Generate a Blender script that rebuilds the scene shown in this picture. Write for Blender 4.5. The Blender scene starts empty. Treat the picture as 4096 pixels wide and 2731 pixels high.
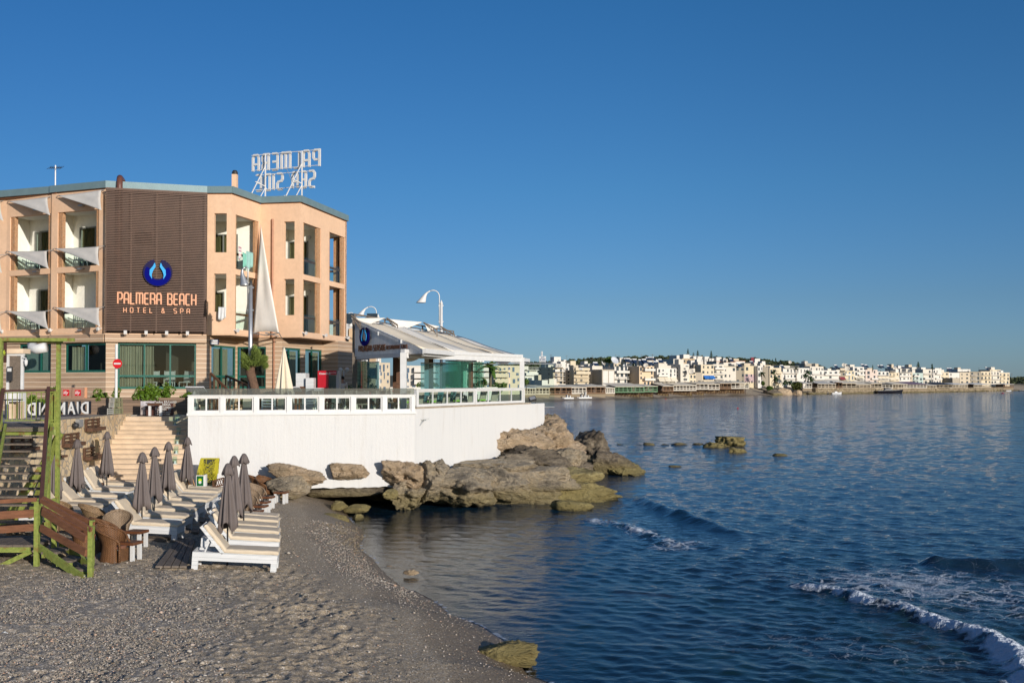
import bpy, bmesh, math, random
import numpy as np
from mathutils import Vector, Matrix, noise
R=math.radians
rng=random.Random(7)
sc=bpy.context.scene
C=sc.collection
# ---------------------------------------------------------------- camera
EYE=5.3; PITCH=R(1.2); SHIFT=0.01968; FPX=4096*35/36.
cam=bpy.data.cameras.new('camera'); camo=bpy.data.objects.new('camera',cam); C.objects.link(camo)
cam.lens=35; cam.sensor_width=36; cam.shift_y=SHIFT; cam.clip_start=.1; cam.clip_end=12000
camo.location=(0,0,EYE); camo.rotation_euler=(R(90)+PITCH,0,0); sc.camera=camo
# ---------------------------------------------------------------- sky and sun
SUN_EL=12.5; SUN_AZ=144.        # azimuth clockwise from +Y
w=bpy.data.worlds.new('World'); sc.world=w; w.use_nodes=True
nt=w.node_tree; nt.nodes.clear()
sky=nt.nodes.new('ShaderNodeTexSky'); sky.sky_type='NISHITA'; sky.sun_disc=False
sky.sun_elevation=R(SUN_EL); sky.sun_rotation=R(SUN_AZ); sky.altitude=0; sky.air_density=1.0; sky.dust_density=.25; sky.ozone_density=3.0
bg=nt.nodes.new('ShaderNodeBackground'); bg.inputs['Strength'].default_value=.117
wo=nt.nodes.new('ShaderNodeOutputWorld')
# deep polarised blue away from the sun, paler towards it
tcd=nt.nodes.new('ShaderNodeTexCoord'); dt=nt.nodes.new('ShaderNodeVectorMath'); dt.operation='DOT_PRODUCT'; dt.inputs[1].default_value=(math.sin(R(SUN_AZ)),math.cos(R(SUN_AZ)),.15)
mr=nt.nodes.new('ShaderNodeMapRange'); mr.inputs[1].default_value=-.1; mr.inputs[2].default_value=.7
mx=nt.nodes.new('ShaderNodeMix'); mx.data_type='RGBA'; mx.inputs[7].default_value=(.85,.92,1,1)
sz=nt.nodes.new('ShaderNodeSeparateXYZ'); nt.links.new(tcd.outputs['Generated'],sz.inputs[0]); er=nt.nodes.new('ShaderNodeValToRGB'); ee=er.color_ramp.elements
while len(ee)<5: ee.new(.5)
for e_,(p_,c_) in zip(ee,[(0,(.40,.60,1.1,1)),(.08,(.37,.55,.85,1)),(.19,(.31,.60,.87,1)),(.38,(.23,.60,.90,1)),(.7,(.33,.6,.9,1))]): e_.position=p_; e_.color=c_
nt.links.new(sz.outputs[2],er.inputs[0]); xr=nt.nodes.new('ShaderNodeValToRGB'); xe=xr.color_ramp.elements; xm=nt.nodes.new('ShaderNodeMath'); xm.operation='MULTIPLY_ADD'; xm.inputs[1].default_value=.5; xm.inputs[2].default_value=.5
xe[0].position=.25; xe[0].color=(.74,.76,.80,1); xe[1].position=.56; xe[1].color=(.95,.95,.94,1); nt.links.new(sz.outputs[0],xm.inputs[0]); nt.links.new(xm.outputs[0],xr.inputs[0])
xx=nt.nodes.new('ShaderNodeMix'); xx.data_type='RGBA'; xx.blend_type='MULTIPLY'; xx.inputs[0].default_value=1; nt.links.new(er.outputs[0],xx.inputs[6]); nt.links.new(xr.outputs[0],xx.inputs[7]); nt.links.new(xx.outputs[2],mx.inputs[6])
ml=nt.nodes.new('ShaderNodeMix'); ml.data_type='RGBA'; ml.blend_type='MULTIPLY'; ml.inputs[0].default_value=1
nt.links.new(tcd.outputs['Generated'],dt.inputs[0]); nt.links.new(dt.outputs['Value'],mr.inputs[0]); nt.links.new(mr.outputs[0],mx.inputs[0]); nt.links.new(mx.outputs[2],ml.inputs[7]); nt.links.new(sky.outputs[0],ml.inputs[6])
nt.links.new(ml.outputs[2],bg.inputs[0]); nt.links.new(bg.outputs[0],wo.inputs[0])
sl=bpy.data.lights.new('sun','SUN'); sl.energy=4.4; sl.angle=R(.5); sl.color=(1,.92,.82)
so=bpy.data.objects.new('sun',sl); C.objects.link(so)
sd=Vector((math.sin(R(SUN_AZ))*math.cos(R(SUN_EL)),math.cos(R(SUN_AZ))*math.cos(R(SUN_EL)),math.sin(R(SUN_EL))))
so.rotation_euler=sd.to_track_quat('Z','Y').to_euler(); so.location=sd*200
sc.view_settings.view_transform='Standard'; sc.view_settings.look='None'; sc.view_settings.gamma=1; sc.view_settings.exposure=0.12
sc.render.resolution_x=1024; sc.render.resolution_y=682
sc.cycles.max_bounces=8; sc.cycles.transparent_max_bounces=24; sc.cycles.glossy_bounces=4; sc.cycles.transmission_bounces=4; sc.cycles.diffuse_bounces=3
sc.cycles.caustics_reflective=False; sc.cycles.caustics_refractive=False

def ray(x,y):
    u=(x-2048)/FPX; v=(1365.5-y)/FPX+SHIFT*36/35
    return Vector((u, math.cos(PITCH)-v*math.sin(PITCH), math.sin(PITCH)+v*math.cos(PITCH)))
def P(x,y,z=None,d=None):
    r=ray(x,y)
    t=(z-EYE)/r.z if z is not None else d/r.y
    return Vector((r.x*t,r.y*t,EYE+r.z*t))
def X(px,d): return (px-2048)/FPX*d
def Z(y,d): return P(2048,y,d=d).z
def V2(p): return Vector((p[0],p[1]))
# ---------------------------------------------------------------- objects
def wloc(o):
    v=Vector((0,0,0))
    while o: v=v+Vector(o.location); o=o.parent
    return v
def tag(o,label=None,cat=None,group=None,kind=None):
    if label: o['label']=label
    if cat: o['category']=cat
    if group: o['group']=group
    if kind: o['kind']=kind
    return o
def thing(name,label,cat,loc=(0,0,0),rz=0,group=None):
    o=bpy.data.objects.new(name,None); C.objects.link(o); o.location=loc; o.rotation_euler=(0,0,rz); o.empty_display_size=.2
    return tag(o,label,cat,group)
def kids(o): return [c for c in list(o.children)]
def dup(root,loc=None,rz=None,label=None,group=None,parent=None):
    r=root.copy(); C.objects.link(r); r.parent=parent
    if loc is not None: r.location=loc
    if rz is not None: r.rotation_euler=(0,0,rz)
    if label: r['label']=label
    if group: r['group']=group
    for ch in kids(root):
        c=ch.copy(); C.objects.link(c); c.parent=r
        for g in kids(ch):
            d=g.copy(); C.objects.link(d); d.parent=c
    return r
class MB:
    def __init__(s): s.v=[]; s.f=[]
    def add(s,vs,fs):
        n=len(s.v); s.v+= [tuple(q) for q in vs]; s.f+=[tuple(i+n for i in f) for f in fs]; return s
    def quad(s,a,b,c,d): return s.add([a,b,c,d],[(0,1,2,3)])
    def box(s,x0,x1,y0,y1,z0,z1):
        return s.add([(x0,y0,z0),(x1,y0,z0),(x1,y1,z0),(x0,y1,z0),(x0,y0,z1),(x1,y0,z1),(x1,y1,z1),(x0,y1,z1)],
          [(0,3,2,1),(4,5,6,7),(0,1,5,4),(1,2,6,5),(2,3,7,6),(3,0,4,7)])
    def hexa(s,p): return s.add(p,[(0,3,2,1),(4,5,6,7),(0,1,5,4),(1,2,6,5),(2,3,7,6),(3,0,4,7)])
    def beam(s,a,b,w,h=None,up=(0,0,1)):
        a=Vector(a); b=Vector(b); h=h or w; d=(b-a).normalized(); up=Vector(up)
        if abs(d.dot(up))>.99: up=Vector((0,1,0))
        r=d.cross(up).normalized()*w/2; u=r.cross(d).normalized()*h/2
        return s.hexa([a-r-u,a+r-u,b+r-u,b-r-u,a-r+u,a+r+u,b+r+u,b-r+u])
    def wallbox(s,A,B,th,z0,z1,off=0):   # A,B 2d front line; thickness inwards = left of A->B
        A=V2(A); B=V2(B); d=(B-A).normalized(); n=Vector((-d.y,d.x)); A0=A+n*off; B0=B+n*off; A1=A0+n*th; B1=B0+n*th
        return s.hexa([(*A0,z0),(*B0,z0),(*B1,z0),(*A1,z0),(*A0,z1),(*B0,z1),(*B1,z1),(*A1,z1)])
    def tube(s,pts,rad,n=8,cap=True):
        pts=[Vector(p) for p in pts]
        if not isinstance(rad,(list,tuple)): rad=[rad]*len(pts)
        base=len(s.v); up=None; rings=[]
        for i,p in enumerate(pts):
            t=(pts[min(i+1,len(pts)-1)]-pts[max(i-1,0)]).normalized()
            if up is None:
                up=Vector((0,0,1)) if abs(t.z)<.9 else Vector((1,0,0))
            a=t.cross(up).normalized(); b=a.cross(t).normalized(); up=b
            rings.append([p+a*math.cos(2*math.pi*k/n)*rad[i]+b*math.sin(2*math.pi*k/n)*rad[i] for k in range(n)])
        vs=[q for r_ in rings for q in r_]; fs=[]
        for i in range(len(pts)-1):
            for k in range(n):
                k2=(k+1)%n; fs.append((i*n+k,i*n+k2,(i+1)*n+k2,(i+1)*n+k))
        if cap: fs.append(tuple(range(n-1,-1,-1))); fs.append(tuple((len(pts)-1)*n+k for k in range(n)))
        return s.add(vs,fs)
    def lathe(s,prof,c=(0,0,0),n=16,fn=None):   # prof [(r,z)]
        vs=[];fs=[]
        for i,(r_,z_) in enumerate(prof):
            for k in range(n):
                a=2*math.pi*k/n; q=fn(a,i,r_,z_) if fn else (r_,z_)
                vs.append((c[0]+math.cos(a)*q[0],c[1]+math.sin(a)*q[0],c[2]+q[1]))
        for i in range(len(prof)-1):
            for k in range(n):
                k2=(k+1)%n; fs.append((i*n+k,i*n+k2,(i+1)*n+k2,(i+1)*n+k))
        return s.add(vs,fs)
    def prism(s,poly,z0,z1):
        n=len(poly); vs=[(p[0],p[1],z0) for p in poly]+[(p[0],p[1],z1) for p in poly]
        fs=[tuple(range(n-1,-1,-1)),tuple(range(n,2*n))]+[(i,(i+1)%n,n+(i+1)%n,n+i) for i in range(n)]
        return s.add(vs,fs)
    def grid(s,fn,nu,nv):
        b=[fn(i,j) for i in range(nu+1) for j in range(nv+1)]
        return s.add(b,[(i*(nv+1)+j,(i+1)*(nv+1)+j,(i+1)*(nv+1)+j+1,i*(nv+1)+j+1) for i in range(nu) for j in range(nv)])
    def xform(s,m):
        s.v=[tuple(m@Vector(q)) for q in s.v]; return s
    def build(s,name,mat,parent=None,world=False,smooth=False,bevel=0,thick=0):
        v=np.array(s.v,dtype=float); loc=Vector((0,0,0))
        if parent is None:
            mn=v.min(0); mx=v.max(0); loc=Vector(((mn[0]+mx[0])/2,(mn[1]+mx[1])/2,mn[2])); v=v-np.array(loc)
        elif world: v=v-np.array(wloc(parent))
        me=bpy.data.meshes.new(name); me.from_pydata(v.tolist(),[],s.f); me.update()
        if smooth: me.polygons.foreach_set('use_smooth',[True]*len(me.polygons))
        o=bpy.data.objects.new(name,me); C.objects.link(o)
        if mat: me.materials.append(mat)
        if parent: o.parent=parent
        else: o.location=loc
        if thick:
            m=o.modifiers.new('solid','SOLIDIFY'); m.thickness=thick; m.offset=0
        if bevel:
            m=o.modifiers.new('bevel','BEVEL'); m.width=bevel; m.segments=2; m.limit_method='ANGLE'
        return o
def npmesh(name,v,f,mat,smooth=True):
    me=bpy.data.meshes.new(name); me.vertices.add(len(v)); me.vertices.foreach_set('co',np.asarray(v,dtype=np.float32).ravel())
    k=f.shape[1]; me.loops.add(f.size); me.loops.foreach_set('vertex_index',f.astype(np.int32).ravel())
    me.polygons.add(len(f)); me.polygons.foreach_set('loop_start',np.arange(0,f.size,k,dtype=np.int32)); me.polygons.foreach_set('loop_total',np.full(len(f),k,dtype=np.int32))
    me.update(calc_edges=True)
    if smooth: me.polygons.foreach_set('use_smooth',np.ones(len(f),dtype=bool))
    if mat: me.materials.append(mat)
    o=bpy.data.objects.new(name,me); C.objects.link(o); return o
def attr(me,name,vals):
    a=me.attributes.new(name,'FLOAT','POINT'); a.data.foreach_set('value',np.asarray(vals,dtype=np.float32))
# ---------------------------------------------------------------- materials
def nd(nt,t,ins=None,**pr):
    n=nt.nodes.new('ShaderNode'+t)
    for k,v in pr.items(): setattr(n,k,v)
    for k,v in (ins or {}).items():
        s=n.inputs[k]
        if hasattr(v,'is_output'): nt.links.new(v,s)
        else: s.default_value=v
    return n
def c4(c): return (c[0],c[1],c[2],1)
def newmat(name):
    m=bpy.data.materials.new(name); m.use_nodes=True; m.node_tree.nodes.clear(); return m,m.node_tree
def finish(nt,sh): o=nd(nt,'OutputMaterial'); nt.links.new(sh,o.inputs[0])
def coords(nt,stretch=(1,1,1),kind='Object'):
    t=nd(nt,'TexCoord'); mp=nd(nt,'Mapping',{0:t.outputs[kind],3:stretch}); return mp.outputs[0]
def ramp(nt,fac,stops):
    r=nd(nt,'ValToRGB',{0:fac}); e=r.color_ramp.elements
    while len(e)<len(stops): e.new(.5)
    for i,(p,c) in enumerate(stops): e[i].position=p; e[i].color=c4(c) if len(c)==3 else c
    return r.outputs[0]
def mul(c,k): return tuple(min(1,x*k) for x in c)
def mixc(nt,fac,a,b,mode='MIX'):
    n=nd(nt,'Mix',data_type='RGBA',blend_type=mode); 
    for s,v in ((n.inputs[0],fac),(n.inputs[6],a),(n.inputs[7],b)):
        if hasattr(v,'is_output'): nt.links.new(v,s)
        else: s.default_value=v if not isinstance(v,tuple) or len(v)==4 else c4(v)
    return n.outputs[2]
def mth(nt,op,a,b=0.,c=0.,clamp=False):
    n=nd(nt,'Math',operation=op); n.use_clamp=clamp
    for i,v in enumerate((a,b,c)):
        if hasattr(v,'is_output'): nt.links.new(v,n.inputs[i])
        else: n.inputs[i].default_value=v
    return n.outputs[0]
def bsdf(nt,col,rough=.6,metal=0,spec=.5,normal=None,**kw):
    b=nd(nt,'BsdfPrincipled',{'Roughness':rough,'Metallic':metal,'Specular IOR Level':spec})
    if hasattr(col,'is_output'): nt.links.new(col,b.inputs['Base Color'])
    else: b.inputs['Base Color'].default_value=c4(col)
    if normal is not None: nt.links.new(normal,b.inputs['Normal'])
    for k,v in kw.items():
        s=b.inputs[k.replace('_',' ')]
        if hasattr(v,'is_output'): nt.links.new(v,s)
        else: s.default_value=v
    return b.outputs[0]
MATS={}
def M(name,col,rough=.6,var=.15,scale=3,bump=.15,bscale=30,metal=0,spec=.4,stretch=(1,1,1),rnd=0):
    if name in MATS: return MATS[name]
    m,nt=newmat(name); co=coords(nt,stretch)
    n=nd(nt,'TexNoise',{'Vector':co,'Scale':scale,'Detail':6,'Roughness':.65})
    c=ramp(nt,n.outputs[0],[(.3,mul(col,1-var)),(.7,mul(col,1+var))])
    if rnd:
        oi=nd(nt,'ObjectInfo'); k=mth(nt,'MULTIPLY_ADD',oi.outputs['Random'],rnd,1-rnd/2)
        cb=nd(nt,'CombineXYZ',{0:k,1:k,2:k}); c=mixc(nt,1.,c,cb.outputs[0],'MULTIPLY')
    nb=nd(nt,'TexNoise',{'Vector':co,'Scale':bscale,'Detail':4})
    bp=nd(nt,'Bump',{'Strength':bump,'Distance':.02,'Height':nb.outputs[0]})
    finish(nt,bsdf(nt,c,rough,metal,spec,bp.outputs[0])); MATS[name]=m; return m
def glassmat(name,tint=(.85,.95,.92),refl=1.45,opa=0,dark=(.03,.05,.05)):
    if name in MATS: return MATS[name]
    m,nt=newmat(name); ge=nd(nt,'NewGeometry'); f0=nd(nt,'Fresnel',{0:refl}); fr=nd(nt,'Math',{0:f0.outputs[0],1:mth(nt,'SUBTRACT',1.,ge.outputs['Backfacing'])},operation='MULTIPLY'); t=nd(nt,'BsdfTransparent',{0:c4(tint)}); g=nd(nt,'BsdfGlossy',{1:.02})
    sh=t.outputs[0]
    if opa:
        df=nd(nt,'BsdfDiffuse',{0:c4(dark)}); mx=nd(nt,'MixShader',{0:opa,1:t.outputs[0],2:df.outputs[0]}); sh=mx.outputs[0]
    mx=nd(nt,'MixShader',{0:fr.outputs[0],1:sh,2:g.outputs[0]}); finish(nt,mx.outputs[0]); MATS[name]=m; return m
def emis(name,col,s):
    m,nt=newmat(name); e=nd(nt,'Emission',{0:c4(col),1:s}); finish(nt,e.outputs[0]); return m
def plaster(name,col,dirt=.2):
    m,nt=newmat(name); co=coords(nt)
    n=nd(nt,'TexNoise',{'Vector':co,'Scale':.9,'Detail':8,'Roughness':.7}); n2=nd(nt,'TexNoise',{'Vector':co,'Scale':6,'Detail':6})
    c=ramp(nt,n.outputs[0],[(.3,mul(col,1-dirt)),(.5,col),(.75,mul(col,1.12))])
    c=mixc(nt,.12,c,ramp(nt,n2.outputs[0],[(.3,mul(col,.6)),(.7,mul(col,1.3))]))
    nb=nd(nt,'TexNoise',{'Vector':co,'Scale':25,'Detail':6}); bp=nd(nt,'Bump',{'Strength':.35,'Distance':.02,'Height':nb.outputs[0]})
    finish(nt,bsdf(nt,c,.85,0,.2,bp.outputs[0])); return m
def boards(name,cols,pitch,axis=2,gap=.06,rough=.6,grain=(3,3,60)):
    # horizontal cladding boards: every board its own tone, dark joint between
    m,nt=newmat(name); t=nd(nt,'TexCoord'); sp=nd(nt,'SeparateXYZ',{0:t.outputs['Object']})
    z=mth(nt,'DIVIDE',sp.outputs[axis],pitch); fl=mth(nt,'FLOOR',z); fr=mth(nt,'FRACT',z)
    wn=nd(nt,'TexWhiteNoise',{'W':fl},noise_dimensions='1D')
    c=ramp(nt,wn.outputs[0],[(i/max(1,len(cols)-1),q) for i,q in enumerate(cols)])
    mp=nd(nt,'Mapping',{0:t.outputs['Object'],3:grain}); n=nd(nt,'TexNoise',{'Vector':mp.outputs[0],'Scale':1,'Detail':5})
    c=mixc(nt,.35,c,ramp(nt,n.outputs[0],[(.3,mul(cols[0],.7)),(.7,mul(cols[-1],1.15))]))
    j=mth(nt,'GREATER_THAN',gap,fr); c=mixc(nt,j,c,mul(cols[0],.25))
    h=mth(nt,'SUBTRACT',1,j); bp=nd(nt,'Bump',{'Strength':.6,'Distance':.01,'Height':h})
    finish(nt,bsdf(nt,c,rough,0,.3,bp.outputs[0])); return m
def stonework(name,cols,mortar,scale=3.2,w=.06,kind='Object'):
    m,nt=newmat(name); co=coords(nt,(1,1,1),kind); d=nd(nt,'TexNoise',{'Vector':co,'Scale':2.5,'Detail':3}); 
    vm=nd(nt,'VectorMath',{0:d.outputs['Color'],3:.16},operation='SCALE'); va=nd(nt,'VectorMath',{0:co,1:vm.outputs[0]},operation='ADD')
    v=nd(nt,'TexVoronoi',{'Vector':va.outputs[0],'Scale':scale}); ve=nd(nt,'TexVoronoi',{'Vector':va.outputs[0],'Scale':scale},feature='DISTANCE_TO_EDGE')
    sp=nd(nt,'SeparateXYZ',{0:v.outputs['Color']}); c=ramp(nt,sp.outputs[0],[(i/max(1,len(cols)-1),q) for i,q in enumerate(cols)])
    n=nd(nt,'TexNoise',{'Vector':co,'Scale':14,'Detail':6}); c=mixc(nt,.3,c,ramp(nt,n.outputs[0],[(.3,mul(cols[0],.6)),(.7,mul(cols[-1],1.1))]))
    e=mth(nt,'GREATER_THAN',w,ve.outputs[0]); c=mixc(nt,e,c,mortar)
    h=mth(nt,'MINIMUM',ve.outputs[0],.12); h2=mth(nt,'ADD',h,mth(nt,'MULTIPLY',n.outputs[0],.05))
    bp=nd(nt,'Bump',{'Strength':.7,'Distance':.07,'Height':h2}); finish(nt,bsdf(nt,c,.85,0,.2,bp.outputs[0])); return m
def rockmat(name,cols,scale=1.0,algae=True,contrast=1):
    m,nt=newmat(name); g=nd(nt,'NewGeometry'); pos=g.outputs['Position']; mp=nd(nt,'Mapping',{0:pos,3:(1,1,2.2)})
    n=nd(nt,'TexNoise',{'Vector':mp.outputs[0],'Scale':.9*scale,'Detail':8,'Roughness':.7}); n2=nd(nt,'TexNoise',{'Vector':mp.outputs[0],'Scale':7*scale,'Detail':8,'Roughness':.75})
    c=ramp(nt,n.outputs[0],[(.36+.28*i/max(1,len(cols)-1),q) for i,q in enumerate(cols)])
    c=mixc(nt,.6,c,ramp(nt,n2.outputs[0],[(.34,(.22,.20,.19)),(.43,(.75,.72,.68)),(.6,(1,1,1))]),'MULTIPLY')  # low noise darkened, crevice shade put into the rock colour
    v=nd(nt,'TexVoronoi',{'Vector':mp.outputs[0],'Scale':2.2*scale},feature='DISTANCE_TO_EDGE'); 
    if algae:
        sp=nd(nt,'SeparateXYZ',{0:pos}); zz=mth(nt,'ADD',sp.outputs[2],mth(nt,'MULTIPLY',mth(nt,'SUBTRACT',n.outputs[0],.5),-1.2))
        k=nd(nt,'MapRange',{0:zz,1:.45,2:1.0,3:1,4:0}); c=mixc(nt,mth(nt,'MULTIPLY',k.outputs[0],.65),c,(.24,.195,.075))
        k2=nd(nt,'MapRange',{0:zz,1:-.05,2:.16,3:1,4:0}); c=mixc(nt,mth(nt,'MULTIPLY',k2.outputs[0],.8),c,(.035,.03,.015))
    n4=nd(nt,'TexNoise',{'Vector':mp.outputs[0],'Scale':2.6*scale,'Detail':9,'Roughness':.62,'Distortion':.4}); h=mth(nt,'ADD',mth(nt,'MULTIPLY',n2.outputs[0],.5),mth(nt,'MULTIPLY',mth(nt,'ABSOLUTE',mth(nt,'SUBTRACT',n4.outputs[0],.5)),3.2))
    bp=nd(nt,'Bump',{'Strength':1.0,'Distance':.17/scale,'Height':h}); finish(nt,bsdf(nt,c,.85,0,.25,bp.outputs[0])); return m

m_white=M('white_paint',(.60,.60,.595),.45,.06,4,.1,30)
m_wood_white=boards('white_boards',[(.55,.57,.58),(.60,.61,.62),(.63,.63,.63)],.1,2,.03,.45,(2,2,30))
m_brown=M('brown_wood',(.10,.045,.022),.5,.35,3,.3,30,stretch=(1,1,6))
m_oldwood=M('weathered_wood',(.15,.12,.095),.8,.3,4,.5,25,stretch=(4,1,4))
m,nt=newmat('lime_paint'); co=coords(nt); n=nd(nt,'TexNoise',{'Vector':co,'Scale':3.5,'Detail':8,'Roughness':.75}); n2=nd(nt,'TexNoise',{'Vector':co,'Scale':14,'Detail':6}); c=ramp(nt,n2.outputs[0],[(.3,(.15,.19,.04)),(.7,(.27,.31,.075))]); k=nd(nt,'MapRange',{0:n.outputs[0],1:.55,2:.64}); c=mixc(nt,mth(nt,'MULTIPLY',k.outputs[0],.85),c,(.17,.075,.03)); bp=nd(nt,'Bump',{'Strength':.3,'Distance':.01,'Height':n2.outputs[0]}); finish(nt,bsdf(nt,c,.55,0,.3,bp.outputs[0])); m_green=m
m_rust=M('rusty_metal',(.16,.07,.02),.8,.4,9,.5,30)
m_steel=M('grey_steel',(.42,.43,.44),.35,.1,5,.1,30,metal=.6)
m_dark=M('dark_metal',(.03,.03,.032),.5,.2,6,.1,30)
m_leaf=M('leaf',(.075,.13,.018),.6,.4,8,.1,30,rnd=.2)
m_leafdark=M('leaf_dark',(.03,.06,.018),.7,.4,4,.1,30)
m_glass=glassmat('clear_glass',(.90,.965,.945),1.45)
m_glass2=glassmat('window_glass',(.74,.8,.78),1.45)
def ribbon(mb,pts,w,d0,d1,ox=0,oy=0,sx=1,sy=1):
    # flat ribbon with mitred joins in the local x (right) / z (up) plane, depth along y from d0 to d1; w may be a list
    p=[Vector((ox+q[0]*sx,oy+q[1]*sy)) for q in pts]; n=len(p); L=[];Rr=[]
    ws=w if isinstance(w,(list,tuple)) else [w]*n
    closed=(p[0]-p[-1]).length<1e-6
    for i in range(n):
        a=p[i-1] if i>0 else (p[-2] if closed else None); b=p[i+1] if i<n-1 else (p[1] if closed else None)
        d1_=(p[i]-a).normalized() if a is not None else None; d2_=(b-p[i]).normalized() if b is not None else None
        if d1_ is None: d1_=d2_
        if d2_ is None: d2_=d1_
        t=(d1_+d2_).normalized(); nn=Vector((-t.y,t.x)); k=1/max(.5,nn.dot(Vector((-d1_.y,d1_.x))))
        L.append(p[i]+nn*ws[i]/2*k); Rr.append(p[i]-nn*ws[i]/2*k)
    vs=[]; 
    for i in range(n):
        for q,dd in ((L[i],d0),(Rr[i],d0),(Rr[i],d1),(L[i],d1)): vs.append((q.x,dd,q.y))
    fs=[]
    for i in range(n-1):
        a=i*4;b=a+4
        for k in range(4): fs.append((a+k,a+(k+1)%4,b+(k+1)%4,b+k))
    if not closed: fs+= [(3,2,1,0),((n-1)*4,(n-1)*4+1,(n-1)*4+2,(n-1)*4+3)]
    mb.add(vs,fs)
FONT={'P':(.8,[[(0,0),(0,1),(.75,1),(1,.86),(1,.55),(.75,.42),(.3,.42)]]),
'A':(.8,[[(0,0),(0,.82),(.22,1),(.78,1),(1,.82),(1,0)],[(.1,.42),(.9,.42)]]),
'L':(.7,[[(0,1),(0,0),(1,0)]]),
'M':(1.15,[[(0,0),(0,1),(.4,1),(.5,.88),(.5,0)],[(.52,.9),(.62,1),(.88,1),(1,.88),(1,0)]]),
'E':(.7,[[(1,1),(.2,1),(0,.9),(0,.1),(.2,0),(1,0)],[(.1,.5),(.95,.5)]]),
'C':(.7,[[(1,1),(.2,1),(0,.9),(0,.1),(.2,0),(1,0)]]),
'F':(.7,[[(1,1),(.2,1),(0,.9),(0,0)],[(.1,.5),(.9,.5)]]),
'R':(.8,[[(0,0),(0,1),(.75,1),(1,.86),(1,.6),(.78,.47),(.1,.47)],[(.8,.45),(1,.32),(1,0)]]),
'B':(.8,[[(.1,0),(0,0),(0,1),(.72,1),(.95,.88),(.95,.65),(.75,.53),(.1,.53)],[(.75,.5),(1,.38),(1,.12),(.78,0),(.1,0)]]),
'H':(.8,[[(0,0),(0,1)],[(1,0),(1,1)],[(.1,.47),(.9,.47)]]),
'O':(.8,[[(.5,0),(.2,0),(0,.15),(0,.85),(.2,1),(.8,1),(1,.85),(1,.15),(.8,0),(.5,0)]]),
'D':(.8,[[(0.5,0),(0,0),(0,1),(.7,1),(1,.8),(1,.2),(.7,0),(.5,0)]]),
'T':(.8,[[(0,1),(1,1)],[(.5,.93),(.5,0)]]),
'I':(.12,[[(.5,0),(.5,1)]]),
'N':(.8,[[(0,0),(0,1),(.7,1),(1,.85),(1,0)]]),
'U':(.8,[[(0,1),(0,.15),(.2,0),(.8,0),(1,.15),(1,1)]]),
'S':(.8,[[(1,1),(.25,1),(0,.88),(0,.64),(.22,.52),(.78,.48),(1,.36),(1,.12),(.75,0),(0,0)]]),
'&':(.9,[[(1,.02),(.2,.7),(.25,.92),(.5,1),(.7,.85),(.6,.65),(.1,.4),(.05,.15),(.3,0),(.65,.05),(1,.4)]]),
',':(.2,[[(.6,.1),(.2,-.15)]]),' ':(.5,[])}
def lettering(mb,s,h,wf,sw,depth,tracking=.35,mirror=False):
    """letters in local x/z, starting at x=0, front at y=0 going to +y depth; returns width"""
    x=0
    for ch in s:
        wd,st=FONT[ch]; W=wd*wf
        for i,pl in enumerate(st): ribbon(mb,pl,sw,-.002*i,depth+.002*i,x,0,W,h)
        x+=W+tracking*wf
    wid=x-tracking*wf
    if mirror: mb.v=[(wid-a,b,c) for a,b,c in mb.v]; mb.f=[tuple(reversed(f)) for f in mb.f]
    return wid
def text_mb(s,size,ext=.01,bold=0):
    cu=bpy.data.curves.new('t','FONT'); cu.body=s; cu.size=size; cu.extrude=ext; cu.offset=bold; cu.resolution_u=2
    o=bpy.data.objects.new('t',cu); me=bpy.data.meshes.new_from_object(o) ; mb=MB()
    mb.v=[(v.co.x,-v.co.z,v.co.y) for v in me.vertices]; mb.f=[tuple(p.vertices) for p in me.polygons]
    bpy.data.objects.remove(o); bpy.data.curves.remove(cu); bpy.data.meshes.remove(me); return mb
def place(mb,o,right,scale=(1,1,1)):
    """map local (x right, y into, z up) to world at origin o with 2d right dir"""
    r=Vector((right[0],right[1],0)).normalized(); n=Vector((-r.y,r.x,0)); o=Vector(o)
    mb.v=[tuple(o+r*q[0]*scale[0]+n*q[1]*scale[1]+Vector((0,0,q[2]*scale[2]))) for q in mb.v]; return mb
# ================================================================ land, sea, rocks
SHORE_PX=[(2330,2980),(2192,2731),(2118,2709),(2090,2671),(2011,2560),(1936,2513),(1880,2487),(1796,2466),(1768,2429),(1717,2396),(1661,2368),(1610,2352),(1572,2322),(1526,2280),(1489,2233),(1451,2205),(1433,2186),(1450,2154),(1447,2117),(1409,2093),(1390,2060),(1384,2030),(1400,2008),(1439,1996),(1503,1991),(1545,1989),(1640,1968),(1776,1962),(2000,1935),(2120,1905),(2240,1870)]
SH=[(6.5,4.),(4.,9.)]+[tuple(P(x,y,z=0).xy) for x,y in SHORE_PX]+[(2.5,66),(-1,80),(-8,120),(-6,200),(-2,262)]
FAR_PX=[(2100,1605),(2200,1603),(2330,1599),(2460,1595),(2600,1592),(2850,1583),(3050,1581),(3250,1576),(3450,1573),(3620,1571),(3780,1568),(3900,1566),(4000,1563),(4096,1562)]
FAR=[tuple(P(x,y,z=0).xy) for x,y in FAR_PX]
SH+=FAR+[(520,860),(900,1100),(1500,2600),(1500,9500)]
SHA=np.array(SH)
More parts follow.
